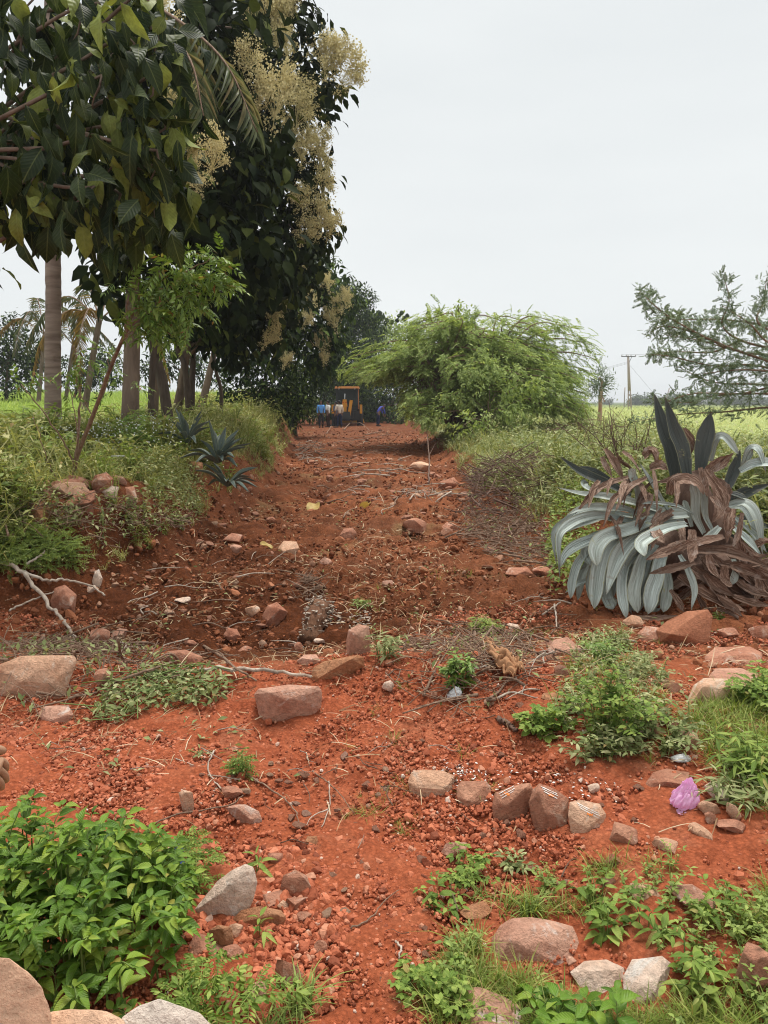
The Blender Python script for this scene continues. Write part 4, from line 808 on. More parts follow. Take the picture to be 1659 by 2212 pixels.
# thorny tree reaching in from the right edge
TSPR = pinnate(7, .3, .30, .08, leaf_t(.5, 3, .1, .1), spread=.85, seed=8)
def thorn():
    rng = np.random.default_rng(71); d0 = 8.6; base = ground_pt(5.6, 8.8); root = thing('thorn_tree', 'grey green thorn tree stretching bare tipped branches in from the right', 'tree', base)
    mbw = MB(); mbl = MB(); hub = at(1760, 830, d0); add_tube(mbw, catmull([base - [0, 0, .1], base * .5 + hub * .5, hub, at(1800, 600, d0)], 12), np.linspace(.12, .03, 12), 8)
    B = [[(1770, 780), (1880, 720), (1980, 690), (2080, 700)], [(1775, 830), (1900, 800), (2040, 800)], [(1780, 720), (1860, 640), (1930, 600), (2000, 580)], [(1795, 640), (1830, 560), (1850, 500)], [(1797, 610), (1770, 540), (1740, 500)], [(1780, 860), (1900, 870), (2020, 900)], [(1790, 660), (1900, 620), (2040, 640)], [(1720, 800), (1560, 745), (1470, 700), (1420, 665), (1378, 625)], [(1560, 745), (1490, 715), (1432, 705), (1402, 718)], [(1740, 720), (1640, 700), (1560, 690), (1500, 690), (1425, 690)], [(1750, 830), (1640, 790), (1540, 790), (1450, 770), (1395, 765)], [(1700, 760), (1600, 735), (1560, 700), (1575, 650), (1562, 592)], [(1740, 740), (1640, 700), (1650, 650), (1656, 600)], [(1760, 840), (1640, 830), (1540, 825), (1460, 790)], [(1760, 860), (1640, 850), (1540, 855), (1480, 870), (1400, 860)], [(1760, 880), (1660, 880), (1560, 890), (1470, 895), (1366, 912)], [(1760, 800), (1680, 770), (1600, 760), (1510, 735), (1440, 725)], [(1740, 810), (1640, 800), (1580, 800), (1500, 810)], [(1740, 700), (1690, 660), (1700, 610), (1680, 570)], [(1750, 780), (1660, 740), (1620, 700), (1560, 660)], [(1760, 850), (1700, 830), (1600, 850), (1500, 850), (1420, 875)], [(1600, 735), (1540, 760), (1470, 760), (1410, 762)]]
    for bi, pts in enumerate(B):
        dd = d0 + rng.normal(0, .35); c = catmull([at(px, py, dd + .12 * k * rng.normal()) for k, (px, py) in enumerate(pts)], 40); add_tube(mbw, c, np.linspace(.016, .003, 40), 5)
        Lc = np.sum(np.linalg.norm(np.diff(c, axis=0), axis=1))
        for j in range(int(Lc * 95)):
            t = rng.uniform(.04, 1); k = min(38, int(t * 39)); p = c[k] + (c[k + 1] - c[k]) * rng.uniform() + rng.normal(0, .03 + .035 * (1 - t), 3); ax = unit(c[k + 1] - c[k])
            mbl.add(*xf(TSPR, ax * .5 + rng.normal(0, .6, 3) + [0, 0, .1], rng.normal(0, .5, 3) + [0, -.2, 1], p, rng.uniform(.055, .11)))
    mbw.build('trunk', M['twig'], root); mbl.build('crown', M['thorn'], root)
thorn()

# distant wood along the horizon
def treeline():
    rng = np.random.default_rng(81); mb = MB()
    for i in range(150):
        d = rng.uniform(330, 420); x = rng.uniform(-.75, .75) * d; hh = rng.uniform(2.4, 4.4) if rng.uniform() < .85 else rng.uniform(4, 6.5)
        crown(mb, [((x, d, hh * .55), (hh * 1.5, hh, hh * .85))], 2.6, leaf_t(.7, 3, .2, .2, cols=3), 1.0, rng, shell=.3)
    o = mb.build('distant_wood', M['farwood']); tag(o, kind='stuff'); o['label'] = 'hazy line of distant trees along the horizon'
treeline()
# ------------------------------------------------------------------ rocks one can point to
from mathutils.bvhtree import BVHTree
def rock_px(x0, y0, x1, y1, seed, mat, label, box=0.0, sub=4, cuts=14, rough=0.038, depth=.8, yaw=None, tilt=(0, 0), name='rock', cat='rock', group=None, minh=.35, sink=.08, lift=0.0, base=None, hk=1.0):
    """a stone standing where the photo has it: its width and height follow from its distance"""
    g = G((x0 + x1) / 2, y1) if base is None else np.array(base, float)
    v = g - np.array([0, 0, CAMZ]); dist = float(np.linalg.norm(v)); e = math.asin(-v[2] / dist)
    wd = (x1 - x0) / FPX * dist; dp = wd * depth; ext = (y1 - y0) / FPX * dist
    ht = max((ext - dp * math.sin(e) * .8) / math.cos(e) * 1.05, minh * wd * .8) * hk
    V, F = rock_shape(seed, sub, box, cuts, rough); rng = np.random.default_rng(seed + 5)
    hv = v[:2] / np.linalg.norm(v[:2]); a = math.atan2(hv[0], hv[1])
    V = V * np.array([wd / 2, dp / 2, ht / 2 * (1 + sink)])
    tx, ty = tilt; Rm = np.array(Matrix.Rotation(R(tx), 3, 'X') @ Matrix.Rotation(R(ty), 3, 'Y')); V = V @ Rm.T
    Rz = np.array(Matrix.Rotation(-a + (yaw or 0), 3, 'Z')); V = V @ Rz.T
    c = g + np.append(hv * dp * .42, ht / 2 * (1 - sink) + lift); c[2] = max(c[2], float(h(np.array([c[0]]), np.array([c[1]]))[0]) + ht * .25 + lift)
    o = mk(name, V + c, F, M[mat], origin=(c[0], c[1], c[2] - ht / 2), sharp=32); tag(o, label, cat, group); o['_k'] = 0; del o['_k']; return o
ROCKS = [
 # the cleared track and the dug hollow
 (-14,1412,168,1508,1,'rock_tan','broad pale boulder with notched top at the left edge below broken branches',dict(depth=.6,cuts=11,name='boulder',cat='boulder')),
 (82,1523,160,1566,2,'rock_mauve','flat mauve stone half sunk in gravel below the pale notched boulder',dict(minh=.3)),
 (347,1402,437,1443,3,'rock_brown','brown rounded rock lying under the crossing sticks',dict()),
 (207,1449,242,1486,4,'rock_brown','small brown rock among dry vines right of the notched boulder',dict(sub=3)),
 (198,1362,237,1406,5,'rock_red','upright red rock at the left edge of the dug hollow',dict(sub=3)),
 (242,1358,274,1382,6,'rock_mauve','flat slanting stone left in the dug hollow floor',dict(sub=3)),
 (107,1262,167,1318,7,'rock_red','rock wedged behind the bare broken branches',dict()),
 (482,1354,520,1382,8,'rock_red','red rock at the front rim of the dug hollow',dict(sub=3)),
 (563,1299,622,1350,9,'rock_red','largest angular rock in the dug hollow left of the peeling stump',dict(cuts=7)),
 (530,1307,562,1336,10,'rock_tan','small tan rock touching the largest rock of the hollow',dict(sub=3)),
 (480,1150,526,1178,11,'rock_red','red rock at the foot of the left bank beyond the hollow',dict(sub=3)),
 (497,1175,523,1196,12,'rock_mauve','small pale stone in front of the red rock under the left bank',dict(sub=3)),
 (600,1167,647,1195,13,'rock_tan','tan rock on the cleared track beside a yellow leaf',dict(sub=3)),
 (732,1139,771,1166,14,'rock_brown','smooth dark brown rock in the middle of the track',dict(sub=3,cuts=5)),
 (690,1202,718,1220,15,'rock_mauve','small low stone on the track behind the dry root tuft',dict(sub=3)),
 (400,1380,427,1397,16,'rock_red','small red stone on the hollow rim above the brown rounded rock',dict(sub=3)),
 (640,1412,693,1437,17,'rock_mauve','mauve wedge of rock in front of the peeling stump',dict(sub=3)),
 (670,1412,788,1472,18,'rock_orange','long orange rock lying slanted behind the mauve block',dict(box=.35,tilt=(0,-9),depth=.5)),
 (748,1346,802,1416,19,'rock_mauve','upright mauve rock standing beside the peeling stump',dict(box=.3,cuts=7)),
 (550,1474,697,1560,20,'rock_mauve','large squarish mauve block with chalky top on the red ridge',dict(box=.85,cuts=8,depth=.6,tilt=(4,-4),name='stone_block',cat='rock')),
 (507,1394,546,1422,21,'rock_red','ribbed rock end poking from soil right of the sticks',dict(sub=3)),
 (635,1387,656,1412,22,'rock_red','little red rock under the peeling stump',dict(sub=3)),
 (378,1288,411,1305,23,'rock_pale','small pale pink stone in the middle of the hollow',dict(sub=3)),
 # left bank
 (58,1080,108,1126,24,'rock_orange','rusty rock showing through the bank left of the sapling',dict()),
 (174,1075,202,1108,25,'rock_red','dark red rock behind the sapling base',dict(sub=3)),
 (193,1018,247,1062,26,'rock_red','large red rock on the left bank right of the sapling',dict()),
 (220,1048,257,1073,27,'rock_pale','pale split rock on the left bank in front of the large red rock',dict(sub=3)),
 (260,1048,297,1083,28,'rock_brown','brown rock on the bank right of the pale split rock',dict(sub=3)),
 (402,995,438,1028,29,'rock_orange','tan boulder among weeds beside the small blue agaves',dict(sub=3)),
 (460,930,497,960,30,'rock_red','pinkish rock behind the small blue agaves',dict(sub=3)),
 (184,1264,213,1287,31,'rock_pale','pale stone at the bank foot above the broken branches',dict(sub=3)),
 (199,1229,222,1262,32,'rock_pale','upright pink stone on the bank foot',dict(sub=3)),
 # right side
 (1414,1315,1541,1396,33,'rock_rust','big smooth rust red rock at the foot of the large agave',dict(cuts=8,rough=.015,tilt=(0,-8),box=.2)),
 (1376,1350,1444,1388,34,'rock_red','flat red tan rock left of the big rust rock',dict()),
 (1346,1328,1387,1362,35,'rock_tan','yellow tan rock under the drooping agave tips',dict(sub=3)),
 (1552,1356,1592,1381,36,'rock_red','low red rock right of the big rust rock',dict(sub=3)),
 (1620,1348,1668,1378,37,'rock_red','red rock at the right edge under dead agave leaves',dict(sub=3)),
 (1520,1395,1645,1442,38,'rock_red','wide flat reddish slab at the right edge',dict(box=.4)),
 (1530,1440,1637,1494,39,'rock_mauve','flat pale mauve stone behind the tan boulder at right',dict()),
 (1480,1462,1583,1528,40,'rock_tan','tan wedge shaped boulder at right above the grass clumps',dict(cuts=7)),
 (1180,1375,1256,1421,41,'rock_mauve','mauve rounded rock above the leafy weeds',dict()),
 (1095,1346,1123,1366,42,'rock_pale','pale flat stone near the split bamboo bits',dict(sub=3)),
 (1170,1495,1213,1516,43,'rock_orange','orange red clod left of the leafy weeds',dict(sub=3)),
 (1400,1400,1431,1427,44,'rock_orange','bright red lump behind the leafy weeds',dict(sub=3)),
 (1390,1656,1496,1710,45,'rock_red','tan red rock behind the pink plastic bag',dict()),
 (1524,1695,1569,1732,46,'rock_pale','white streaked rock right of the pink plastic bag',dict(sub=3)),
 (1510,1730,1551,1764,47,'rock_tan','tan stone holding down the pink bag',dict(sub=3)),
 (1522,1756,1544,1782,48,'rock_brown','small grey stone below the pink bag',dict(sub=3)),
 (1550,1770,1602,1802,49,'rock_red','red rock near the right edge below the white streaked rock',dict(sub=3)),
 (1490,1784,1539,1812,50,'rock_tan','flat tan stone below the pink bag',dict(sub=3)),
 (1412,1813,1464,1844,51,'rock_tan','flat tan slab in the soil right of the row of five stones',dict(sub=3)),
 (1320,1786,1372,1828,52,'rock_brown','brown stone touching the grass beyond the last stone of the row',dict(sub=3)),
 (1270,1693,1293,1715,53,'rock_pale','pale pebble behind the fourth row stone',dict(sub=3)),
 (1470,1580,1514,1624,54,'rock_tan','rounded pale tan rock with chalk smear above the pink bag',dict(sub=3)),
 (1369,1579,1391,1596,55,'rock_pale','small white stone at the weeds edge',dict(sub=3)),
 (825,1469,851,1498,56,'rock_pale','small pale stone on the ridge right of the mauve block',dict(sub=3)),
 (1570,1740,1597,1774,57,'rock_tan','tan stone standing beside uprooted grass at right',dict(sub=3)),
 (883,997,932,1020,58,'rock_tan','pale flat rock at the right side of the track far up',dict(sub=3)),
 (946,1030,990,1057,59,'rock_red','tan red rock at the right verge beside dry brush',dict(sub=3)),
 (1114,928,1152,944,60,'rock_red','pinkish rock lying on top of the right bank',dict(sub=3)),
 (1090,1224,1152,1250,61,'rock_red','broad red rock at the foot of the right bank left of the agave',dict(sub=3)),
 (1150,1224,1192,1247,62,'rock_red','red rock between the right bank foot and the agave tips',dict(sub=3)),
 (868,1117,922,1152,63,'rock_red','low red rock on the right half of the track',dict(sub=3)),
 (950,1128,992,1152,64,'rock_red','red stone at the right side of the track before the brush heap',dict(sub=3)),
 # foreground
 (418,1862,556,1993,65,'rock_pale','big white and pink pointed rock in the foreground gravel',dict(cuts=12,tilt=(0,-24),depth=.55,box=.1,rough=.03)),
 (606,1880,672,1946,66,'rock_brown','round red brown rock right of the white pointed rock',dict(cuts=5,rough=.02)),
 (498,1955,619,2006,67,'rock_orange','yellowish low rock below the white pointed rock',dict(cuts=6)),
 (450,1996,506,2056,68,'rock_orange','rusty rock leaning below the yellowish rock',dict()),
 (476,2044,524,2082,69,'rock_red','squat red rock touching the leaning rusty rock',dict()),
 (495,2001,524,2031,70,'rock_tan','small tan stone under the yellowish rock',dict(sub=3)),
 (380,1989,416,2016,71,'rock_red','small red rock beside the leafy bush',dict(sub=3)),
 (413,2036,476,2067,72,'rock_red','crumbly red clod beside the leafy bush',dict(rough=.08)),
 (679,2036,706,2062,73,'rock_brown','dark grey rounded stone in the red gravel',dict(sub=3,cuts=4)),
 (642,1974,672,1994,74,'rock_brown','grey mauve chip right of the yellowish rock',dict(sub=3)),
 (600,1949,624,1972,75,'rock_tan','small tan stone at the right end of the yellowish rock',dict(sub=3)),
 (567,1933,622,1962,76,'rock_red','red lump between the white pointed rock and the round brown rock',dict(sub=3,rough=.06)),
 (620,1938,663,1972,77,'rock_red','red lump under the round brown rock',dict(sub=3,rough=.06)),
 (580,1844,612,1872,78,'rock_red','red rock behind the striped leaf seedling',dict(sub=3)),
 (385,1705,422,1756,79,'rock_tan','pale tan pointed stone standing in the gravel',dict(cuts=8)),
 (485,1735,567,1779,80,'rock_mauve','flat mauve stone with pale edge in the gravel',dict()),
 (480,1696,523,1728,81,'rock_red','rounded red stone above the flat mauve stone',dict(sub=3)),
 (655,1804,689,1831,82,'rock_orange','orange and white pebble pair in the gravel',dict(sub=3)),
 (600,2080,652,2142,83,'rock_red','reddish rock at the grass clump bottom centre',dict()),
 (532,2134,572,2172,84,'rock_mauve','pale pink rock at the foot of the feather leaved plant',dict()),
 (955,1818,1006,1858,85,'rock_mauve','mauve stone under the small leafy plant right of centre',dict(sub=3)),
 (1306,1844,1339,1874,86,'rock_red','red stone beside a sprout below the stone row',dict(sub=3)),
 (997,1964,1058,1992,87,'rock_orange','flat tan stone left of the big mauve slab',dict()),
 (1050,1976,1256,2100,88,'rock_mauve','big flat topped mauve slab among weeds lower right',dict(box=.6,cuts=6,depth=.8,tilt=(5,0),name='stone_slab')),
 (1228,2068,1345,2160,89,'rock_pale','left half of the cracked white stone among grass',dict(box=.15,depth=.9,cuts=18)),
 (1330,2062,1452,2180,90,'rock_pale','right half of the cracked white stone among grass',dict(box=.15,depth=.9,cuts=18)),
 (1362,1918,1424,1955,91,'rock_tan','pale tan rock peeking from the weeds lower right',dict()),
 (1445,1942,1532,1967,92,'rock_mauve','pale mauve stone hidden in grass at lower right',dict()),
 (1600,2076,1668,2160,93,'rock_brown','dark red brown rock at the lower right edge',dict()),
 (998,2172,1112,2240,94,'rock_mauve','mauve rock at the bottom edge right of centre',dict()),
]
HULL = {
 26: ([(195, 1045), (205, 1026), (230, 1020), (247, 1035), (240, 1058), (205, 1062)], .3, .3), 27: ([(220, 1062), (238, 1048), (257, 1052), (250, 1072), (226, 1073)], .2, .3), 28: ([(262, 1075), (270, 1052), (290, 1050), (297, 1075), (280, 1083)], .25, .3), 24: ([(58, 1110), (66, 1086), (95, 1081), (108, 1098), (98, 1126), (66, 1122)], .3, .3), 7: ([(108, 1300), (118, 1270), (140, 1262), (166, 1285), (160, 1316), (115, 1318)], .25, .3), 32: ([(199, 1255), (204, 1234), (214, 1229), (222, 1250), (215, 1262)], .1, .2), 31: ([(184, 1280), (190, 1266), (206, 1264), (213, 1278), (200, 1287)], .15, .4), 25: ([(174, 1100), (180, 1080), (196, 1075), (202, 1100), (190, 1108)], .2, .2),
 61: ([(1091, 1240), (1098, 1226), (1140, 1225), (1152, 1240), (1135, 1250)], .3, .4), 14: ([(732, 1158), (742, 1142), (762, 1139), (771, 1152), (760, 1166), (740, 1166)], .2, .3), 13: ([(600, 1185), (612, 1168), (640, 1170), (647, 1184), (636, 1195), (606, 1194)], .25, .4), 17: ([(640, 1428), (656, 1414), (684, 1413), (693, 1428), (670, 1437)], .15, .5), 8: ([(482, 1372), (492, 1356), (512, 1358), (520, 1374), (505, 1382)], .15, .3), 82: ([(655, 1822), (664, 1806), (684, 1806), (689, 1824), (670, 1831)], .06, .3),
 1: ([(-14, 1440), (20, 1425), (45, 1416), (68, 1434), (100, 1438), (162, 1415), (168, 1424), (150, 1462), (138, 1490), (112, 1508), (20, 1500), (-14, 1490)], .22, .35),
 18: ([(670, 1462), (676, 1442), (700, 1428), (775, 1414), (786, 1420), (788, 1440), (735, 1450), (700, 1464), (676, 1472)], .16, .2),
 19: ([(752, 1360), (775, 1348), (797, 1352), (802, 1385), (798, 1414), (750, 1412), (747, 1385)], .16, .1),
 20: ([(550, 1500), (558, 1488), (600, 1480), (622, 1478), (640, 1483), (690, 1482), (697, 1490), (696, 1528), (660, 1540), (605, 1558), (567, 1560), (560, 1535)], .26, .12),
 9: ([(566, 1330), (578, 1308), (598, 1300), (622, 1322), (600, 1348), (568, 1350)], .2, .3), 3: ([(348, 1420), (362, 1406), (400, 1403), (437, 1418), (428, 1440), (362, 1441)], .2, .4),
 33: ([(1416, 1362), (1440, 1342), (1485, 1319), (1530, 1316), (1540, 1330), (1534, 1375), (1520, 1390), (1490, 1394), (1455, 1384), (1425, 1372)], .42, .3),
 40: ([(1480, 1522), (1498, 1480), (1520, 1464), (1572, 1466), (1583, 1480), (1560, 1516), (1540, 1526), (1500, 1518)], .28, .35), 39: ([(1530, 1462), (1545, 1444), (1600, 1442), (1637, 1456), (1630, 1490), (1560, 1494)], .35, .8), 38: ([(1520, 1418), (1545, 1398), (1620, 1396), (1650, 1410), (1640, 1438), (1530, 1442)], .4, .7), 34: ([(1376, 1368), (1395, 1352), (1430, 1356), (1444, 1378), (1430, 1388), (1390, 1380)], .2, .5), 45: ([(1392, 1695), (1410, 1668), (1440, 1660), (1490, 1668), (1496, 1700), (1450, 1708), (1400, 1708)], .22, .45), 41: ([(1182, 1405), (1196, 1382), (1225, 1376), (1256, 1400), (1244, 1418), (1190, 1420)], .25, .4),
 65: ([(418, 1966), (432, 1948), (470, 1902), (500, 1880), (530, 1866), (548, 1872), (556, 1905), (548, 1945), (520, 1965), (480, 1980), (455, 1992), (440, 1985)], .14, .45),
 66: ([(606, 1915), (612, 1890), (640, 1880), (662, 1890), (672, 1915), (655, 1940), (612, 1946)], .08, .5), 67: ([(500, 1988), (520, 1966), (560, 1957), (610, 1966), (619, 1982), (600, 2000), (520, 2006)], .08, .4), 79: ([(385, 1712), (398, 1706), (416, 1711), (420, 1738), (416, 1756), (398, 1745), (388, 1728)], .05, .15), 80: ([(485, 1745), (505, 1738), (530, 1737), (560, 1752), (567, 1770), (548, 1779), (515, 1766)], .07, .5),
 88: ([(1060, 2028), (1080, 1998), (1105, 1983), (1150, 1980), (1240, 2000), (1254, 2040), (1240, 2096), (1130, 2088), (1066, 2068)], .24, .6), 89: ([(1230, 2100), (1262, 2076), (1310, 2072), (1350, 2090), (1345, 2140), (1300, 2160), (1250, 2130)], .14, .75), 90: ([(1345, 2110), (1365, 2072), (1430, 2064), (1450, 2080), (1436, 2150), (1400, 2178), (1350, 2165)], .16, .7), 2: ([(82, 1540), (96, 1525), (148, 1523), (160, 1545), (140, 1555), (100, 1566)], .14, .6), 68: ([(450, 2010), (470, 1997), (500, 2002), (506, 2030), (490, 2056), (468, 2048)], .07, .3), 54: ([(1472, 1600), (1482, 1584), (1505, 1583), (1514, 1605), (1505, 1622), (1474, 1620)], .1, .3)}
def hull_rock(poly, depth, lean, seed, mat, label, name='rock', cat='rock', group=None, d0=None, bev=.012, rough=.024, nf=7):
    r = np.random.default_rng(seed); A_ = np.array(poly, float); y0, y1 = A_[:, 1].min(), A_[:, 1].max(); cx = A_[:, 0].mean(); g = G(A_[A_[:, 1] > y1 - .25 * (y1 - y0), 0].mean(), y1); d0 = d0 or g[1] + depth * .12
    fr = lambda py: (y1 - py) / (y1 - y0); dd = lambda py: d0 + depth * lean * fr(py)
    P = [at(px, py, dd(py)) for px, py in poly]; c = np.mean(P, axis=0); Q = list(P)
    E_ = np.array([0, 0, CAMZ])
    for p in P: p2 = c + (p - c) * r.uniform(.72, .92); Q.append(E_ + (p2 - E_) * (1 + depth * (1.0 - .5 * lean) / np.linalg.norm(p2 - E_)))
    for _ in range(nf):
        a, b_, e = A_[r.integers(0, len(A_), 3)]; w_ = r.dirichlet((1, 1, 1)); q = (a * w_[0] + b_ * w_[1] + e * w_[2]) * .75 + A_.mean(0) * .25; Q.append(at(q[0], q[1], dd(q[1]) - depth * .38 * (1 - .6 * lean) * r.uniform(.3, 1)))
    low = [at(px, py, d0) + [0, 0, -.06] for px, py in poly if py > y1 - .3 * (y1 - y0)]; Q += low
    V, F = hull_shape(Q, seed, bev, rough); o = mk(name, V, F, M[mat], origin=(c[0], c[1], V[:, 2].min()), sharp=28); return tag(o, label, cat, group)
for q in ROCKS:
    if q[4] in HULL:
        pl, dp, ln = HULL[q[4]]; hull_rock(pl, dp, ln, q[4] + 600, q[5], q[6], q[7].get('name', 'rock'), q[7].get('cat', 'rock'))
    else: rock_px(*q[:7], **q[7])
# near boulders at the lower left corner
def corner():
    def bould(label, parts, mat):
        mb = MB(); org = None
        for (x0, y0, x1, y1, d, seed, dp, box) in parts:
            c = at((x0 + x1) / 2, (y0 + y1) / 2, d); V, F = rock_shape(seed, 5, box, 9, .022); k = d / FPX * 1.12
            mb.add(V * np.array([(x1 - x0) / 2 * k, dp, (y1 - y0) / 2 * k]) + c, F); org = c if org is None else org
        o = mb.build('boulder', M[mat], origin=(org[0], org[1], 0), sharp=32); tag(o, label, 'boulder')
    mb = MB()
    for pl, sd_ in (([(-160, 2300), (-140, 2090), (-40, 2062), (20, 2070), (60, 2098), (92, 2128), (112, 2180), (118, 2300)], 201), ([(60, 2310), (100, 2185), (150, 2178), (230, 2184), (270, 2200), (300, 2310)], 202)):
        o = hull_rock(pl, .2, .35, sd_, 'rock_tan', 'x', d0=1.36, bev=.04, rough=.03, nf=0); me = o.data; V = np.array([v.co[:] for v in me.vertices]) + np.array(o.location); mb.add(V, np.array([p.vertices[:] for p in me.polygons])); bpy.data.objects.remove(o)
    o = mb.build('boulder', M['rock_sand'], origin=at(40, 2300, 1.4), sharp=28); tag(o, 'tan boulder filling the lower left corner of the view', 'boulder')
    hull_rock([(240, 2320), (262, 2196), (300, 2172), (345, 2156), (365, 2164), (430, 2186), (460, 2215), (475, 2320)], .2, .4, 203, 'rock_chalk', 'pale grey slab of rock at the bottom edge beside the corner boulder', 'boulder', 'boulder', d0=1.38, nf=0)
corner()
# the row of five stones with ash stripes
def row():
    spec = [([(880, 1688), (888, 1668), (905, 1662), (955, 1664), (982, 1676), (978, 1708), (962, 1723), (925, 1722), (890, 1708)], 'rock_tan', 'leftmost tan stone of the row of five with white flecks behind it'),
            ([(986, 1700), (996, 1688), (1050, 1686), (1062, 1700), (1060, 1728), (1045, 1744), (1005, 1738), (986, 1722)], 'rock_brown', 'squat red brown stone second in the row of five, unmarked'),
            ([(1062, 1740), (1068, 1712), (1120, 1694), (1145, 1690), (1152, 1704), (1146, 1740), (1125, 1765), (1090, 1778), (1068, 1768)], 'rock_brown', 'smooth brown egg shaped stone with white stripes, middle of the row'),
            ([(1142, 1735), (1150, 1706), (1164, 1690), (1200, 1704), (1229, 1726), (1226, 1768), (1196, 1798), (1160, 1784), (1146, 1762)], 'rock_brown', 'angular mauve brown stone with stripes, fourth in the row of five'),
            ([(1226, 1762), (1230, 1732), (1256, 1728), (1296, 1736), (1310, 1758), (1305, 1785), (1275, 1808), (1240, 1790)], 'rock_tan', 'rightmost tan stone of the row of five, striped with orange dot')]
    obs = [hull_rock(pl, .17, .45, 700 + i * 3, m_, lab, 'stone', 'stone', 'row of five worship stones', bev=.015 if i != 2 else .07) for i, (pl, m_, lab) in enumerate(spec)]
    marks = {2: ((1078, 1722), (1112, 1706), (1095, 1713)), 3: ((1168, 1707), (1205, 1722), (1190, 1716)), 4: ((1246, 1742), (1296, 1765), (1274, 1757))}
    E = Vector((0, 0, CAMZ))
    for i, (a, b, c) in marks.items():
        o = obs[i]; me = o.data; off = Vector(o.location); bv = BVHTree.FromPolygons([v.co + off for v in me.vertices], [p.vertices[:] for p in me.polygons])
        def strip(p0, p1, w, jit, seed):
            rng = np.random.default_rng(seed); V = []; n = 14
            for k in range(n):
                t = k / (n - 1); 
                for sgn in (-1, 1):
                    px = p0[0] + (p1[0] - p0[0]) * t; py = p0[1] + (p1[1] - p0[1]) * t + sgn * w * rng.uniform(.15, 1.25)
                    hit = bv.ray_cast(E, Vector(ray(px, py)).normalized())
                    if hit[0] is None: return None
                    V.append(np.array(hit[0] + hit[1] * .0025))
            return np.array(V), np.array([(2 * k, 2 * k + 1, 2 * k + 3, 2 * k + 2) for k in range(n - 1)])
        for k in (-1, 0, 1):
            s = strip((a[0] + 3 * k + 3, a[1] + k * 5 - 2), (b[0] - 2 * abs(k), b[1] + k * 5 - 2), 0.9, 0, i * 10 + k + 3)
            if s: mk('ash_stripe', *s, M['paint_white'], o)
        s = strip((c[0] - 6, c[1] + 1), (c[0] + 6, c[1] + 4), 3.0, 0, i + 77)
        if s: mk('orange_dot', *s, M['paint_orange'], o)
    r = np.random.default_rng(216); n = 190
    X = np.concatenate([r.normal(982, 28, 70), r.uniform(960, 1330, 120)]); Y = np.concatenate([r.normal(1672, 9, 70), r.uniform(1668, 1740, 120)]); P = np.array([G(a, b) for a, b in zip(X, Y)]) + [0, 0, .012]
    V, F = inst(*leaf_t(.5, 3, .1, .1), frames(np.stack([r.normal(size=n), r.normal(size=n), np.zeros(n)], -1), np.array([[0, 0, 1.0]]) + r.normal(0, .3, (n, 3))), P, r.uniform(.006, .018, n))
    o = mk('petals', V, F, M['paint_white']); tag(o, kind='stuff'); o['label'] = 'white flakes and petals scattered around the row of stones'
row()
# loose stones that look alike
def loose_stones():
    r = np.random.default_rng(301); kinds = [('rock_red', 0), ('rock_brown', 1), ('rock_tan', 2), ('rock_mauve', 3), ('rock_red', 4), ('rock_red', 5)]; proto = []
    for m_, i in kinds:
        V, F = rock_shape(400 + i, 3, .15, 8, .05); o = mk('stone', V * .5, F, M[m_], sharp=34); proto.append(o)
    zones = [('small stones lying in the foreground gravel', 'small reddish stone lying loose in the foreground gravel', [(380, 1640), (900, 1600), (1480, 1700), (1640, 1850), (1000, 1960), (860, 2190), (640, 2190), (680, 1850)], 60, .028, .05),
             ('lumps of stone in the dug hollow', 'fist sized dull stone half buried in the dug hollow', [(170, 1340), (330, 1190), (640, 1230), (720, 1400), (420, 1420), (220, 1400)], 34, .03, .09),
             ('stones along the cleared track', 'brown stone lying on the cleared track beyond the hollow', [(560, 1200), (600, 1010), (650, 960), (860, 960), (900, 1050), (1100, 1180), (1180, 1330), (800, 1330)], 80, .08, .20),
             ('stones on the right hand verge', 'stone lying between dry stalks right of the ridge', [(850, 1460), (1100, 1340), (1340, 1400), (1640, 1560), (1640, 1640), (1400, 1640), (1100, 1540)], 45, .04, .10), ('rubble exposed in the left bank', 'reddish slab of rubble exposed in the left bank around the sapling', [(50, 1135), (60, 1060), (170, 1030), (290, 1015), (320, 1085), (250, 1125)], 30, .14, .34), ('rubble under the left bank', 'broken stone lying at the foot of the left bank', [(180, 1250), (330, 1160), (480, 1100), (560, 1020), (600, 1020), (560, 1120), (480, 1190), (240, 1290)], 36, .05, .14), ('rubble under the right bank', 'broken stone lying at the foot of the right bank', [(900, 1010), (960, 1000), (1080, 1120), (1200, 1230), (1190, 1290), (1060, 1180), (960, 1080)], 46, .06, .17)]
    used = 0
    for g, lab, poly, n, s0, s1 in zones:
        x, y = in_poly(poly, n, r); z = h(x, y)
        for i in range(n):
            k = int(r.integers(0, 6)); o = proto[k] if (used < 6 and i < 6 and k == used) else None
            if o is None: o = proto[k].copy(); S.collection.objects.link(o)
            else: used += 1
            s = r.uniform(s0, s1) * (r.uniform(.6, 1)); o.location = (x[i], y[i], z[i] + s * .18); o.scale = (s * r.uniform(.8, 1.3), s, s * r.uniform(.5, .8)); o.rotation_euler = (r.normal(0, .2), r.normal(0, .2), r.uniform(0, 6.28)); tag(o, lab, 'stone', g)
    for o in proto:
        if 'label' not in o: bpy.data.objects.remove(o)
loose_stones()

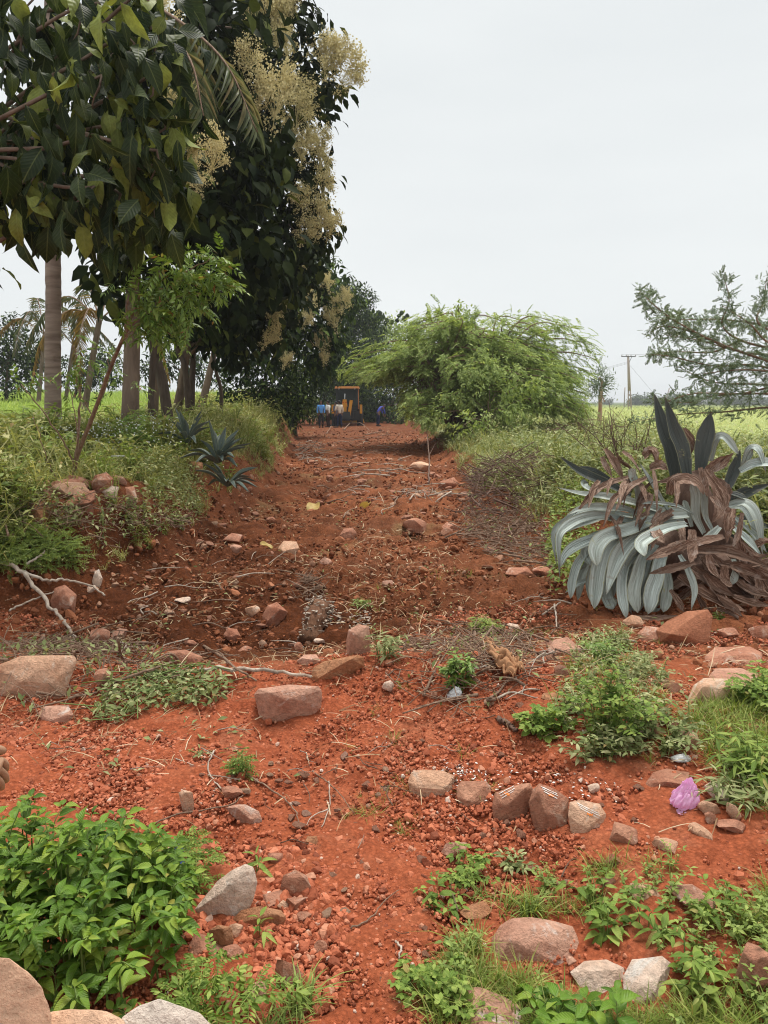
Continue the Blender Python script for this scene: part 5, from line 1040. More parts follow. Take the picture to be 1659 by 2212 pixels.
# ------------------------------------------------------------------ sticks, roots, litter
def gp(px, py, up=0.015): return G(px, py) + np.array([0, 0, up])
def stick(name, label, cat, paths, mat, group=None, rough=.08):
    org = gp(*paths[0][0][0]) ; mb = MB(); r = np.random.default_rng(int(abs(org[0]) * 1000) + 3)
    for pts, r0, r1 in paths:
        P = catmull([gp(*p) for p in pts], 6 * len(pts)); P = P + r.normal(0, r0 * .35, P.shape); add_tube(mb, P, np.linspace(r0, r1, len(P)), 6, rough=rough, rng=r)
    o = mb.build(name, M[mat], origin=org); return tag(o, label, cat, group)
stick('broken_branch', 'bare broken branch with stripped white wood at the left edge', 'branch', [([(-30, 1225, .1), (45, 1261, .12), (80, 1296, .10), (120, 1336, .06), (150, 1366, .03), (172, 1406, .0)], .021, .011), ([(45, 1261, .12), (105, 1281, .12), (150, 1276, .10), (200, 1291, .1), (228, 1306, .08)], .015, .008), ([(20, 1326, .03), (60, 1313, .05), (100, 1303, .08), (135, 1298, .1)], .010, .005), ([(60, 1246, .12), (90, 1242, .18), (100, 1236, .2)], .012, .004)], 'barewood')
stick('broken_stick', 'long pale stick lying across behind the mauve block', 'stick', [([(435, 1461, .05), (550, 1468, .06), (672, 1477, .05)], .014, .009)], 'barewood')
stick('broken_stick', 'dark forked stick slanting down to the mauve block', 'stick', [([(435, 1406, .06), (505, 1456, .05), (552, 1485, .04)], .010, .006), ([(470, 1430, .06), (520, 1436, .07)], .006, .003)], 'twig')
stick('broken_stick', 'thin stick crossing up over the cut green leaves', 'stick', [([(240, 1496, .05), (350, 1462, .07), (480, 1416, .05)], .009, .005)], 'twig')
stick('broken_stick', 'long thin stick in front of the notched boulder', 'stick', [([(75, 1421, .04), (200, 1416, .06), (350, 1426, .05), (450, 1421, .05)], .008, .004), ([(150, 1520, .03), (210, 1508, .03)], .009, .006)], 'twig')
stick('twig', 'forked grey twig upright above the rounded red stone', 'twig', [([(462, 1627), (450, 1670), (485, 1720)], .0045, .003), ([(380, 1645), (420, 1660)], .003, .002), ([(450, 1680), (520, 1690)], .003, .0015)], 'barewood')
stick('twig', 'long wavy pale root above the leafy bush', 'twig', [([(320, 1792), (390, 1765), (490, 1748), (525, 1725)], .004, .0025)], 'twig')
stick('twig', 'dark curved twig running down from the bushy seedling', 'twig', [([(525, 1675), (590, 1715), (635, 1755), (650, 1800)], .0045, .002)], 'twig')
stick('twig', 'pale branching twig standing in the centre gravel', 'twig', [([(710, 1695), (712, 1745), (695, 1795)], .0035, .002), ([(712, 1755), (675, 1770), (662, 1790)], .003, .0015)], 'barewood')
stick('twig', 'dark thin twig right of the pale branching twig', 'twig', [([(675, 1672), (725, 1712), (765, 1765)], .0035, .0015)], 'twig')
stick('twig', 'curved root lying in the bare red soil bottom centre', 'twig', [([(757, 2015), (800, 1992), (830, 1955), (862, 1930)], .0035, .0015)], 'twig')
stick('twig', 'short white root tip left of the lower right weeds', 'twig', [([(853, 2043), (866, 2055), (862, 2080)], .004, .003)], 'barewood')
stick('split_stick', 'pale split bamboo bits crossed below the agave', 'stick', [([(1172, 1335, .03), (1210, 1316, .06)], .008, .006), ([(1198, 1318, .05), (1203, 1362, .02)], .009, .006)], 'barewood')
stick('root_tangle', 'pale roots heaped before the digger', 'roots', [([(742, 930, .02), (756, 920, .2), (768, 912, .3)], .035, .015), ([(756, 920, .2), (780, 921, .2), (800, 932, .02)], .03, .012), ([(705, 938, .02), (716, 926, .2)], .025, .012), ([(790, 940, .02), (830, 934, .1)], .03, .012)], 'twig')
stick('dead_sapling', 'reddish snapped sapling standing at the right side of the track', 'sapling', [([(925, 1045), (927, 1010, .3), (922, 975, .75), (930, 960, .95)], .02, .012), ([(926, 1010, .3), (940, 1000, .55)], .01, .004)], 'bark_red')
stick('rotten_wood', 'dark piece of rotten wood left of the leafy weeds', 'wood', [([(1078, 1560, .015), (1100, 1572, .015), (1116, 1582, .01)], .016, .009)], 'bark_red')
def twigs():
    r = np.random.default_rng(311); proto = []
    for i in range(5):
        mb = MB(); c = catmull([(-.5, 0, 0), (-.15, r.normal(0, .09), .05), (.2, r.normal(0, .09), .03), (.5, r.normal(0, .1), 0)], 12); add_tube(mb, c, np.linspace(.018, .006, 12), 5)
        if i % 2: add_tube(mb, catmull([c[5], c[5] + [.15, .12, .06], c[5] + [.3, .2, .05]], 6), np.linspace(.01, .004, 6), 4)
        proto.append(mb.build('twig', M['twig' if i < 3 else 'barewood']))
    zones = [('dry twigs on the right verge', 'thin dry twig lying on the ground right of the ridge', [(850, 1560), (900, 1380), (1150, 1280), (1400, 1420), (1200, 1600)], 45, .18, .4), ('dry twigs in the hollow', 'thin dry twig lying on the dug soil of the hollow', [(170, 1420), (300, 1200), (640, 1200), (820, 1400), (500, 1440)], 45, .2, .5), ('dry sticks on the far track', 'dry stick lying across the far part of the track', [(640, 1100), (680, 945), (860, 945), (1000, 1080), (900, 1180)], 60, .4, 1.1), ('dry twigs in the foreground', 'tiny dry twig lying on the foreground gravel', [(60, 1600), (500, 1580), (900, 1560), (1300, 1850), (860, 2150), (700, 1850), (300, 1730)], 30, .08, .2)]
    first = True
    for g, lab, poly, n, s0, s1 in zones:
        x, y = in_poly(poly, n, r); z = h(x, y)
        for i in range(n):
            k = int(r.integers(0, 5)); o = proto[k].copy(); S.collection.objects.link(o); s = r.uniform(s0, s1)
            o.location = (x[i], y[i], z[i] + .03 * s + .015 + .02 * float(clod(x[i], y[i]))); o.scale = (s, s, s); o.rotation_euler = (r.normal(0, .12), r.normal(0, .12), r.uniform(0, 6.28)); tag(o, lab, 'twig', g)
    for o in proto: bpy.data.objects.remove(o)
twigs()
def brush(label, poly, n, hgt, seed, ln=.6, mat='twig', name='brush_heap', cat='brush heap', leaves=0):
    r = np.random.default_rng(seed); x, y = in_poly(poly, n, r); z = h(x, y); org = np.array([x.mean(), y.mean(), z.mean()]); root = thing(name, label, cat, org); mb = MB(); ml = MB()
    rad = max(np.hypot(x - x.mean(), y - y.mean()).max(), .1); dist = org[1]
    for i in range(n):
        up = hgt * (1 - (math.hypot(x[i] - org[0], y[i] - org[1]) / rad) ** 2) * r.uniform(.1, 1); a = r.uniform(0, 6.28); l_ = ln * r.uniform(.4, 1.1); d = np.array([math.cos(a), math.sin(a), r.normal(0, .35)]) * l_ / 2; c = np.array([x[i], y[i], z[i] + up + .03])
        add_tube(mb, catmull([c - d, c + r.normal(0, .07, 3) * ln, c + d], 7), np.linspace(.0045, .002, 7) * (.45 + .075 * dist), 4, cap=False)
    for i in range(leaves):
        q = r.integers(0, n); up = hgt * r.uniform(0, 1) * (1 - (math.hypot(x[q] - org[0], y[q] - org[1]) / rad) ** 2)
        ml.add(*xf(LEAF_S, r.normal(size=3), (0, 0, 1), (x[q], y[q], z[q] + up + .05), r.uniform(.03, .07) * (.7 + .05 * dist)))
    for i in range(n // 14):
        q = r.integers(0, n); a = r.uniform(0, 6.28); d = np.array([math.cos(a), math.sin(a), r.normal(0, .3)]) * ln * r.uniform(.3, .9); c = np.array([x[q], y[q], z[q] + hgt * r.uniform(.1, .8) * (1 - (math.hypot(x[q] - org[0], y[q] - org[1]) / rad) ** 2) + .03]); add_tube(mb, catmull([c - d, c + r.normal(0, .08, 3) * ln, c + d], 7), np.linspace(.012, .005, 7) * (.45 + .075 * dist), 5)
    mb.build('twigs', M[mat], root)
    if leaves: ml.build('leaves', M['wilt'], root)
brush('heap of dry brown brush on the right verge of the track', [(1000, 1125), (1020, 1050), (1080, 1020), (1170, 1020), (1190, 1080), (1130, 1125)], 520, .55, 321, .6, 'bark_red', leaves=260)
brush('reddish tangle of dry twigs on top of the right bank', [(1180, 985), (1180, 950), (1220, 930), (1275, 935), (1275, 985)], 330, .5, 322, .6, 'bark_red', leaves=60)
brush('scattered dead brush between the track and the agave', [(1010, 1180), (1000, 1130), (1130, 1110), (1200, 1180), (1190, 1240), (1100, 1230)], 260, .2, 323, .6, leaves=120)
brush('mat of dry vines below the left bank around the notched boulder', [(0, 1540), (0, 1400), (170, 1390), (330, 1420), (400, 1460), (240, 1530)], 260, .07, 324, .35, 'twig', leaves=420)
brush('dry tangled stems hanging over the left bank face', [(0, 1200), (0, 1120), (150, 1110), (300, 1120), (420, 1130), (380, 1170), (200, 1200)], 150, .2, 325, .4, 'twig', leaves=900)
brush('tuft of fine dry roots standing in the track', [(640, 1300), (650, 1255), (690, 1250), (700, 1300)], 60, .16, 326, .22, 'twig')
brush('dry grass and stalks littering the ridge centre', [(850, 1520), (880, 1400), (1000, 1350), (1150, 1370), (1150, 1480), (1060, 1560)], 300, .06, 327, .3, 'twig', leaves=120)
brush('pale dead stalks beside the far left verge', [(640, 1000), (640, 960), (700, 960), (720, 1000)], 40, .2, 328, .9, 'barewood')
brush('whitish dead stalks lying right of the track centre', [(860, 1085), (880, 1060), (960, 1060), (960, 1090)], 30, .08, 329, .6, 'barewood')
M['bark_rot'] = bark_mat('rotten_bark', (.08, .035, .018), (.23, .115, .065), 16)
def stump():
    r = np.random.default_rng(331); b = gp(672, 1385, -.02); root = thing('rotten_stump', 'rotten peeling stump with flaking white wood in front of the hollow', 'stump', b)
    e = gp(697, 1340, .12); mb = MB(); P = catmull([b, (b + e) / 2 + [0, 0, .09], e], 22); add_tube(mb, P, np.linspace(.095, .075, 22) * (1 + .10 * np.sin(np.arange(22) * .9)), 24, rough=.13, rng=r); mb.build('trunk', M['bark_rot'], root)
    mb = MB()
    for i in range(260):
        k = r.integers(0, 22); a = r.uniform(-.3, 3.4); c = P[k] + np.array([math.cos(a), -.25, math.sin(a)]) * .10 + r.normal(0, .012, 3)
        if i > 130: c = gp(r.uniform(700, 800), r.uniform(1320, 1375), .02)
        add_box(mb, c, (r.uniform(.012, .05), r.uniform(.005, .02), .004), M=np.array(Matrix.Rotation(r.uniform(0, 6), 3, 'Z') @ Matrix.Rotation(r.normal(0, .6), 3, 'X')))
    mb.build('wood_flakes', M['barewood'], root)
    mb = MB(); c = gp(690, 1398, .05); V, F = rock_shape(332, 3, .3, 6, .05); mb.add(V * [.045, .03, .02] + c, F); o = mb.build('fungus_lump', M['rock_pale'], root)
stump()
def yellow_leaf(label, px, py, s, seed):
    r = np.random.default_rng(seed); g = gp(px, py, .03); v, f = leaf_t(.75, 7, .2, -.25, cols=5, wave=.12); M_ = frames(np.array([[r.normal(), r.normal(), .1]]), np.array([[0, -.3, 1.0]]))
    V, F = inst(v, f, M_, g[None], np.array([[s, s, s]])); o = mk('fallen_leaf', V, F, M['yleaf'], origin=g); tag(o, label, 'leaf')
M['yleaf'] = leaf_mat('yellow_leaf', (.45, .28, .07), (.5, .36, .12), .2, .6)
yellow_leaf('curled yellow leaf on the left half of the track', 668, 1108, .28, 1)
yellow_leaf('big yellowed leaf standing on the track', 785, 1100, .26, 2)
yellow_leaf('small yellow leaf beside the tan rock on the track', 590, 1188, .16, 4)
def bagmesh(c, sx, sy, sz, seed, amp=.25, lv=5):
    r = np.random.default_rng(seed); V, F = ico(lv); V = V.copy(); f = 0
    for _ in range(14):
        k = unit(r.normal(size=3)) * r.uniform(2.5, 13); f = f + np.abs(np.sin(V @ k + r.uniform(0, 6)))
    V = V * (1 - amp + amp * f[:, None] / 6); V[:, 2] = np.where(V[:, 2] < -.55, -.55 + (V[:, 2] + .55) * .3, V[:, 2]); t = np.clip((V[:, 2] + .2) / 1.2, 0, 1); V[:, 0] = V[:, 0] * (1 - .4 * t) + .3 * t; V[:, 1] *= (1 - .5 * t)
    return V * np.array([sx, sy, sz]) + c, F
def litter():
    g = gp(1490, 1752, 0); V, F = bagmesh(g + [-.01, .03, .040], .040, .03, .054, 341, .7, 5); o = mk('plastic_bag', V, F, M['pinkbag'], origin=g, sharp=40); tag(o, 'crumpled pink plastic bag lying among stones at the right', 'bag')
    g2 = gp(1483, 1757, .004); v = np.array([(x * .07, (y - .5) * .03, .006 * math.sin(9 * x + 5 * y)) for x in np.linspace(-.5, .6, 9) for y in np.linspace(0, 1, 4)]); f = np.array([(i * 4 + j, i * 4 + j + 1, i * 4 + j + 5, i * 4 + j + 4) for i in range(8) for j in range(3)]); mk('bag_handle', v + g2, f, M['pinkbag'], o)
    g = gp(983, 1513, 0); V, F = bagmesh(g + [0, .02, .025], .034, .03, .034, 342, .4); tag(mk('plastic_scrap', V, F, M['whitebag'], origin=g), 'crumpled white scrap at the foot of the small leafy shrub', 'litter')
    g = gp(1472, 1645, 0); V, F = bagmesh(g + [0, .01, .012], .035, .025, .014, 343, .4); tag(mk('plastic_scrap', V, F, M['whitebag'], origin=g), 'white flattened scrap under grass above the pink bag', 'litter')
    # crumpled brown cloth
    A = [(1034, 1408), (1062, 1440), (1075, 1462), (1090, 1478), (1112, 1490)]; B = [(1048, 1404), (1098, 1440), (1112, 1448), (1122, 1462), (1132, 1474)]; n, m = 40, 26
    a = catmull([gp(*p) for p in A], n); b_ = catmull([gp(*p) for p in B], n); V = []; r = np.random.default_rng(344)
    for i in range(n):
        for j in range(m):
            u = j / (m - 1); t = i / (n - 1); z = .02 + .028 * abs(math.sin(9 * u + 5 * t + 2 * math.sin(6 * t))) + .022 * abs(math.sin(17 * u - 9 * t)) + .03 * math.sin(math.pi * u) + .012 * math.sin(31 * t + 8 * u)
            V.append(a[i] * (1 - u) + b_[i] * u + [0.008 * math.sin(23 * t), 0, z])
    F = np.array([(i * m + j, i * m + j + 1, i * m + m + j + 1, i * m + m + j) for i in range(n - 1) for j in range(m - 1)]); o = mk('cloth_rag', np.array(V), F, M['cloth'], origin=gp(1080, 1450)); tag(o, 'crumpled brown rag on the ground right of the leafy shrub', 'rag')
    md = o.modifiers.new('thick', 'SOLIDIFY'); md.thickness = .004
    c = gp(250, 1000, .35); mb = MB(); add_box(mb, at(255, 985, 9.2), (.16, .09, .008), .3); o = mb.build('paper_scrap', M['whitebag'], origin=c); tag(o, 'folded white scrap lying on the weeds of the left bank', 'litter')
litter()

# ------------------------------------------------------------------ single plants
def plant(name, label, cat, loc, hgt, spread, nst, lt, ls, nod, mat, seed, stem='greenstem', sr=.003, group=None, lean=(0, 0), up=.25, start=.2, pairs=2, base=.12, flop=.0, whorl=0):
    r = np.random.default_rng(seed); loc = np.array(loc, float); root = thing(name, label, cat, loc, group); ms, ml = MB(), MB()
    for s in range(nst):
        a = r.uniform(0, 6.28); q = math.sqrt(r.uniform(0, 1)); b0 = loc + np.array([math.cos(a) * spread * base * q * 3, math.sin(a) * spread * base * q * 3, -.01])
        b0[2] = float(h(b0[0:1], b0[1:2])[0]) - .01
        tip = loc + np.array([math.cos(a) * spread * q + lean[0], math.sin(a) * spread * q + lean[1], hgt * (1 - .55 * q * q) * r.uniform(.7, 1.08)]); mid = b0 * .5 + tip * .5 + np.array([0, 0, hgt * .18]) - np.array([math.cos(a), math.sin(a), 0]) * spread * .1
        if flop: tip[2] -= flop * hgt * r.uniform(0, 1)
        c = catmull([b0, mid, tip], 14); add_tube(ms, c, np.linspace(sr, sr * .4, 14), 4, cap=False); T = unit(np.gradient(c, axis=0)); ph = r.uniform(0, 6.28)
        for k in range(nod):
            t = start + (1 - start) * k / max(nod - 1, 1); i = min(13, int(t * 13)); m_ = pairs if k < nod - 1 else max(3, pairs + 1)
            for p in range(m_):
                b = ph + k * 1.7 + p * 6.28 / m_ + r.normal(0, .3); side = np.array([math.cos(b), math.sin(b), 0]); d = side + T[i] * (up + .3 * t) + r.normal(0, .18, 3) + [0, 0, -.1]
                ml.add(*xf(lt, d, (r.normal(0, .25), r.normal(0, .25) - .1, 1), c[i] + side * sr * 2, ls * r.uniform(.5, 1.2) * (1.08 - .4 * t * t) * np.array([r.uniform(.8, 1.1), 1, r.uniform(.5, 1.9)])), across=lt[0][:, 0] / max(abs(lt[0][:, 0]).max(), 1e-6), along=lt[0][:, 1])
    ms.build('stems', M[stem], root); ml.build('leaves', M[mat], root); return root
BROAD = leaf_t(.46, 7, .2, .34, peak=.4, wave=.07); PIN = pinnate(6, .42, .26, .25, leaf_t(.5, 4, .12, .15, peak=.55), spread=1.0, seed=4); TRI = merge([xf(leaf_t(.62, 4, .12, .15, peak=.55), d, (0, 0, 1), (0, .35, 0), .62) for d in ((-1, .5, 0), (1, .5, 0), (0, 1, 0))])
NEEM = pinnate(6, .26, .36, .5, leaf_t(.3, 4, .12, .3, peak=.35), spread=.8, seed=9)
def left_bush():
    plant('leafy_bush', 'dense bright green leafy bush in the lower left foreground', 'bush', G(140, 2075), .42, .40, 84, BROAD, .068, 9, 'bush', 351, sr=.0035, base=.28, up=.35, start=.25)
    plant('leafy_bush', 'taller left end of bright foliage at the left edge of the view', 'bush', G(20, 2000), .42, .34, 36, BROAD, .066, 8, 'bush', 352, sr=.0035, base=.28, up=.35, start=.25)
    plant('leafy_bush', 'thinner right hand shoots of bright foliage above the gravel', 'bush', G(290, 1980), .30, .22, 26, BROAD, .058, 7, 'bush', 353, sr=.003, base=.28, up=.4)
    v = plant('flowering_creeper', 'trailing creeper with deep blue flowers beside the leafy bush', 'creeper', G(385, 1925), .16, .2, 12, PIN, .085, 5, 'herb', 354, sr=.002, base=.2, up=.5)
    r = np.random.default_rng(355)
    for px, py in [(394, 1845), (393, 1880), (390, 1908), (398, 1862), (185, 2062)]:
        b = MB(); c = G(px, py) + np.array([0, -.03, .06 + r.uniform(0, .05)])
        for k in range(4): b.add(*xf(leaf_t(.8, 5, .25, .3), (math.cos(k * 1.6), math.sin(k * 1.6), .4), (0, -.4, 1), c, .026))
        b.build('flower', M['blueflower'], v)
    plant('feather_leaved_plant', 'low plant with rounded feather leaflets at the bottom edge', 'plant', G(470, 2215), .15, .16, 10, PIN, .12, 4, 'herb', 356, sr=.003, base=.25, up=.5)
    plant('ground_creeper', 'dark rounded leaves under the leafy bush beside the corner boulder', 'creeper', G(160, 2170), .16, .22, 16, leaf_t(.85, 5, .1, .1), .05, 5, 'bush', 357, base=.25)
left_bush()
SM = [('feathery green seedling bush standing in the red gravel', G(525, 1672), .115, .045, 8, PIN, .055, 6, 'neem', 361), 
      ('seedling with white veined leaves behind the white pointed rock', G(555, 1893), .09, .02, 2, leaf_t(.3, 5, .15, .5), .075, 3, 'herb', 362), ('seedling with white veined leaves below the yellowish rock', G(562, 2035), .10, .02, 2, leaf_t(.3, 5, .15, .5), .06, 3, 'herb', 363), ('sprig of small green leaves above the bushy seedling', G(430, 1632), .03, .06, 4, LEAF, .04, 3, 'wilt', 364),
      ('leafy trefoil plant right of centre below the stone row', G(1000, 1895), .11, .12, 11, TRI, .042, 4, 'herb', 365), ('small leafy sprig right of the trefoil plant', G(1110, 1875), .06, .07, 7, LEAF, .045, 4, 'wilt', 366), ('creeping sprig with hanging leaves left of the mauve slab', G(945, 1960), .06, .09, 6, LEAF, .06, 3, 'herb', 367),
      ('trefoil creeper at the left edge of the lower right weeds', G(905, 2130), .06, .10, 9, TRI, .055, 3, 'herb', 368), ('bushy clover clump below the mauve slab', G(975, 2175), .09, .13, 12, TRI, .05, 4, 'herb', 369), ('big bright leaved plant at the bottom edge', G(1330, 2260), .15, .10, 4, BROAD, .085, 4, 'bush', 370), ('bright broad leaf plant at the bottom edge left of the white stone', G(1200, 2235), .10, .12, 8, BROAD, .085, 3, 'bush', 371),
      ('tall herb with yellow flower stem at lower right', G(1490, 2120), .24, .08, 3, leaf_t(.35, 5, .12, .3), .06, 6, 'herb', 372), ('lobed leaf weed behind the mauve slab', G(1295, 1955), .10, .12, 6, leaf_t(.45, 5, .15, .35), .05, 4, 'herb', 373), ('dark toothed leaf weed right of the mauve slab', G(1310, 2035), .10, .10, 5, leaf_t(.5, 5, .15, .35), .055, 4, 'herb', 374), ('narrow leaf weed behind the cracked white stone', G(1400, 2010), .10, .11, 6, leaf_t(.3, 5, .15, .4), .06, 5, 'herb', 375), ('leafy weed at the right edge lower down', G(1560, 1985), .12, .12, 6, BROAD, .045, 5, 'herb', 376), ('weed clump right of the white stone', G(1540, 2150), .12, .14, 7, leaf_t(.4, 5, .15, .4), .055, 5, 'grass', 377),
      ('small leafy shrub standing left of the brown rag', G(992, 1488), .24, .10, 16, LEAF, .055, 9, 'neem', 378), ('lobed leaf weed at the left tip of the green heap', G(1172, 1585), .13, .13, 12, TRI, .075, 4, 'herb', 379), ('tall leafy weeds standing in the middle of the green heap', G(1315, 1590), .34, .30, 34, leaf_t(.55, 4, .12, .2), .045, 9, 'herb', 380), ('tangled green weeds spreading right of the green heap', G(1400, 1600), .18, .26, 26, leaf_t(.4, 4, .12, .2), .05, 6, 'wilt', 381), ('low tangled weeds in front of the green heap', G(1290, 1635), .12, .24, 26, LEAF, .045, 6, 'wilt', 382), ('yellow green sprouts before the big rust rock', G(1300, 1440), .22, .16, 14, LEAF, .05, 6, 'neem', 383),
      ('green leafy clump at the right edge below the flat slabs', G(1645, 1535), .24, .20, 24, TRI, .075, 5, 'herb', 384), ('leafy weeds at the right edge above the pink bag', G(1630, 1680), .22, .24, 26, LEAF_N, .09, 6, 'herb', 385), ('pulled up weeds lying right of the pink bag', G(1600, 1725), .12, .22, 22, LEAF_N, .07, 5, 'wilt', 386), ('small green sprouts in the middle of the track', G(780, 1308), .06, .12, 12, LEAF_N, .06, 4, 'neem', 387), ('grassy tuft on the ridge behind the brown rag', G(1045, 1370), .14, .14, 22, LEAF_N, .09, 5, 'grass', 388), ('small leafy sprig beside the big rust rock', G(1548, 1345), .12, .06, 8, LEAF, .04, 4, 'herb', 389), ('bent green stalks beside the upright mauve rock', G(830, 1420), .22, .14, 14, LEAF_N, .07, 5, 'wilt', 390)]
for lab, loc, hg, sp, ns, lt, ls, nd, mt, sd_ in SM: plant('weed', lab, 'weed', loc, hg, sp, ns, lt, ls, nd, mt, sd_, sr=.002 + .003 * hg)
def grass_clump(label, px, py, s, n, seed):
    r = np.random.default_rng(seed); g = G(px, py); mb = MB()
    for i in range(n):
        c = g + np.array([r.normal(0, s * .28), r.normal(0, s * .22), 0]); mb.add(*xf(tuft_t(int(r.integers(0, 999)), 10, 4, .06, .9), (r.normal(), r.normal(), 0), (0, 0, 1), c, s * r.uniform(.6, 1.1)))
    tag(mb.build('grass_clump', M['herb'], origin=g), label, 'grass clump')
grass_clump('grass clump with broad blades at the bottom left of centre', 655, 2170, .17, 9, 391)
grass_clump('small grass tuft below the trefoil plant', 1020, 1940, .10, 4, 392)
grass_clump('grass clump by the bottom edge right of the feather leaved plant', 600, 2215, .12, 4, 393)
grass_clump('fine blue green grass tuft on the mauve slab edge', 1160, 1975, .15, 7, 394)
def leaf_heap(label, poly, n, hgt, lt, ls, mat, seed, name='leaf_heap', cat='leaf heap'):
    r = np.random.default_rng(seed); x, y = in_poly(poly, n, r); z = h(x, y); o = np.array([x.mean(), y.mean(), z.mean()]); root = thing(name, label, cat, o); ms, ml = MB(), MB()
    for i in range(n // 22):
        c = np.array([x[i], y[i], z[i] + hgt * .6]); a = r.uniform(0, 6.28); d = np.array([math.cos(a), math.sin(a), .1]) * r.uniform(.08, .2); add_tube(ms, catmull([c - d, c + r.normal(0, .02, 3), c + d], 6), .003, 4, cap=False)
    for i in range(n): ml.add(*xf(lt, r.normal(size=3) * [1, 1, .45], r.normal(0, .5, 3) + [0, -.2, 1], (x[i], y[i], z[i] + hgt * r.uniform(.1, 1)), ls * r.uniform(.5, 1.15)))
    ms.build('stems', M['greenstem'], root); ml.build('leaves', M[mat], root)
leaf_heap('heap of cut green leaves left of the mauve block', [(195, 1560), (240, 1490), (330, 1455), (440, 1455), (500, 1490), (470, 1530), (330, 1540), (240, 1570)], 1000, .09, LEAF, .045, 'wilt', 395)
leaf_heap('cut feathery branch lying on the bank at the left edge', [(-20, 1250), (-20, 1180), (60, 1165), (150, 1175), (175, 1210), (165, 1245)], 900, .18, pinnate(9, .3, .18, .1, leaf_t(.36, 3, .1, .1), seed=12), .14, 'herb', 396, 'cut_branch', 'branch')
leaf_heap('mound of broad leaved creeper in front of the small blue agaves', [(300, 1140), (310, 1040), (360, 990), (420, 1010), (450, 1080), (430, 1140), (360, 1150)], 1300, .36, LEAF, .06, 'wilt', 397, 'creeper_mound', 'creeper')
leaf_heap('green creeper between the small blue agaves', [(395, 1010), (410, 960), (470, 950), (490, 1000)], 700, .4, LEAF, .10, 'neem', 398, 'creeper_mound', 'creeper')
leaf_heap('dark creeper spilling down at the left of the large agave', [(1190, 1290), (1180, 1180), (1200, 1100), (1270, 1080), (1290, 1200), (1260, 1280)], 1800, .34, LEAF, .065, 'herb', 399, 'creeper_mound', 'creeper')
# sapling on the left bank
def sapling():
    r = np.random.default_rng(401); d = 8.3; b = at(170, 1128, d); b[2] = float(h(b[0:1], b[1:2])[0]) - .05; root = thing('sapling', 'thin neem sapling leaning right from the left bank with a drooping leafy head', 'sapling', b); ms, ml = MB(), MB()
    st = [([b, at(160, 1040, d), at(166, 985, d), at(200, 900, d - .3), at(238, 800, d - .8), at(272, 715, d - 1.3), at(300, 640, d - 1.6)], .030, .014), ([at(165, 1000, d), at(173, 880, d + .15), at(170, 790, d + .2), at(160, 745, d + .2)], .016, .007), ([at(163, 1010, d), at(140, 960, d - .1), at(90, 885, d - .2), at(45, 830, d - .25)], .011, .005), ([at(164, 1000, d), at(168, 930, d - .2), at(150, 840, d - .2)], .009, .004), ([at(155, 1090, d), at(110, 1010, d - .2), at(72, 900, d - .3)], .010, .003), ([at(185, 930, d), at(230, 830, d + .1), at(236, 760, d + .1)], .010, .005), ([at(200, 900, d), at(170, 840, d), at(165, 800, d)], .008, .004), ([at(272, 715, d - 1.3), at(340, 650, d - 1.5), at(400, 590, d - 1.6), at(455, 560, d - 1.6)], .012, .004), ([at(280, 700, d - 1.3), at(330, 670, d - 1.5), at(380, 640, d - 1.6), at(430, 640, d - 1.6)], .010, .004), ([at(260, 740, d - 1.2), at(300, 700, d - 1.4), at(350, 690, d - 1.5)], .009, .004), ([at(272, 715, d - 1.3), at(275, 660, d - 1.5), at(300, 610, d - 1.6)], .01, .004)]
    for P, r0, r1 in st: add_tube(ms, catmull(P, 20) + r.normal(0, .006, (20, 3)), np.linspace(r0, r1, 20), 7)
    def spray(c, n, s, sp):
        for _ in range(n): ml.add(*xf(NEEM, r.normal(0, .7, 3) + [.55, -.1, -.25], r.normal(0, .4, 3) + [0, -.2, 1], c + r.normal(0, sp, 3), s * r.uniform(.7, 1.2)))
    for px, py in [(290, 620), (310, 650), (340, 620), (370, 600), (400, 585), (430, 575), (455, 570), (470, 590), (330, 680), (360, 650), (400, 640), (430, 630), (300, 690), (350, 700), (380, 690), (280, 660), (440, 600), (320, 720), (410, 610)]: spray(at(px, py, d - 1.6), 10, .20, .085)
    for px, py in [(165, 745), (140, 800), (160, 815), (50, 830), (35, 815), (70, 820), (235, 770), (210, 800), (175, 860), (240, 815), (285, 820), (195, 780), (150, 790)]: spray(at(px, py, d), 4, .17, .06)
    ms.build('trunk', M['twig'], root); ml.build('crown', M['neem'], root)
    d2 = 11; b2 = at(285, 880, d2); b2[2] = float(h(b2[0:1], b2[1:2])[0]); 
    plant('weed', 'leafy shoots in front of the stout teak trunk', 'weed', b2, 1.1, .35, 7, NEEM, .22, 5, 'neem', 402, sr=.008)
sapling()
def bare_bush():
    r = np.random.default_rng(405); b = ground_pt(3.55, 11.0); root = thing('thorny_scrub', 'bare twiggy scrub with few leaves standing left of the agave', 'scrub', b); ms, ml = MB(), MB()
    for i in range(26):
        e = b + np.array([r.normal(-.1, .5), r.normal(0, .3), r.uniform(.5, 1.25)]); c = catmull([b + r.normal(0, .06, 3) * [1, 1, 0], b * .5 + e * .5 + r.normal(0, .1, 3), e], 10); add_tube(ms, c, np.linspace(.012, .003, 10), 4)
        for k in range(4):
            s = c[r.integers(4, 10)]; q = s + r.normal(0, .2, 3) + [0, 0, .12]; add_tube(ms, catmull([s, (s + q) / 2 + r.normal(0, .02, 3), q], 5), np.linspace(.005, .002, 5), 3)
            for _ in range(5): ml.add(*xf(LEAF_S, r.normal(size=3), (0, 0, 1), q + r.normal(0, .05, 3), r.uniform(.03, .06)))
    ms.build('stems', M['bark_red'], root); ml.build('leaves', M['wilt'], root)
bare_bush()
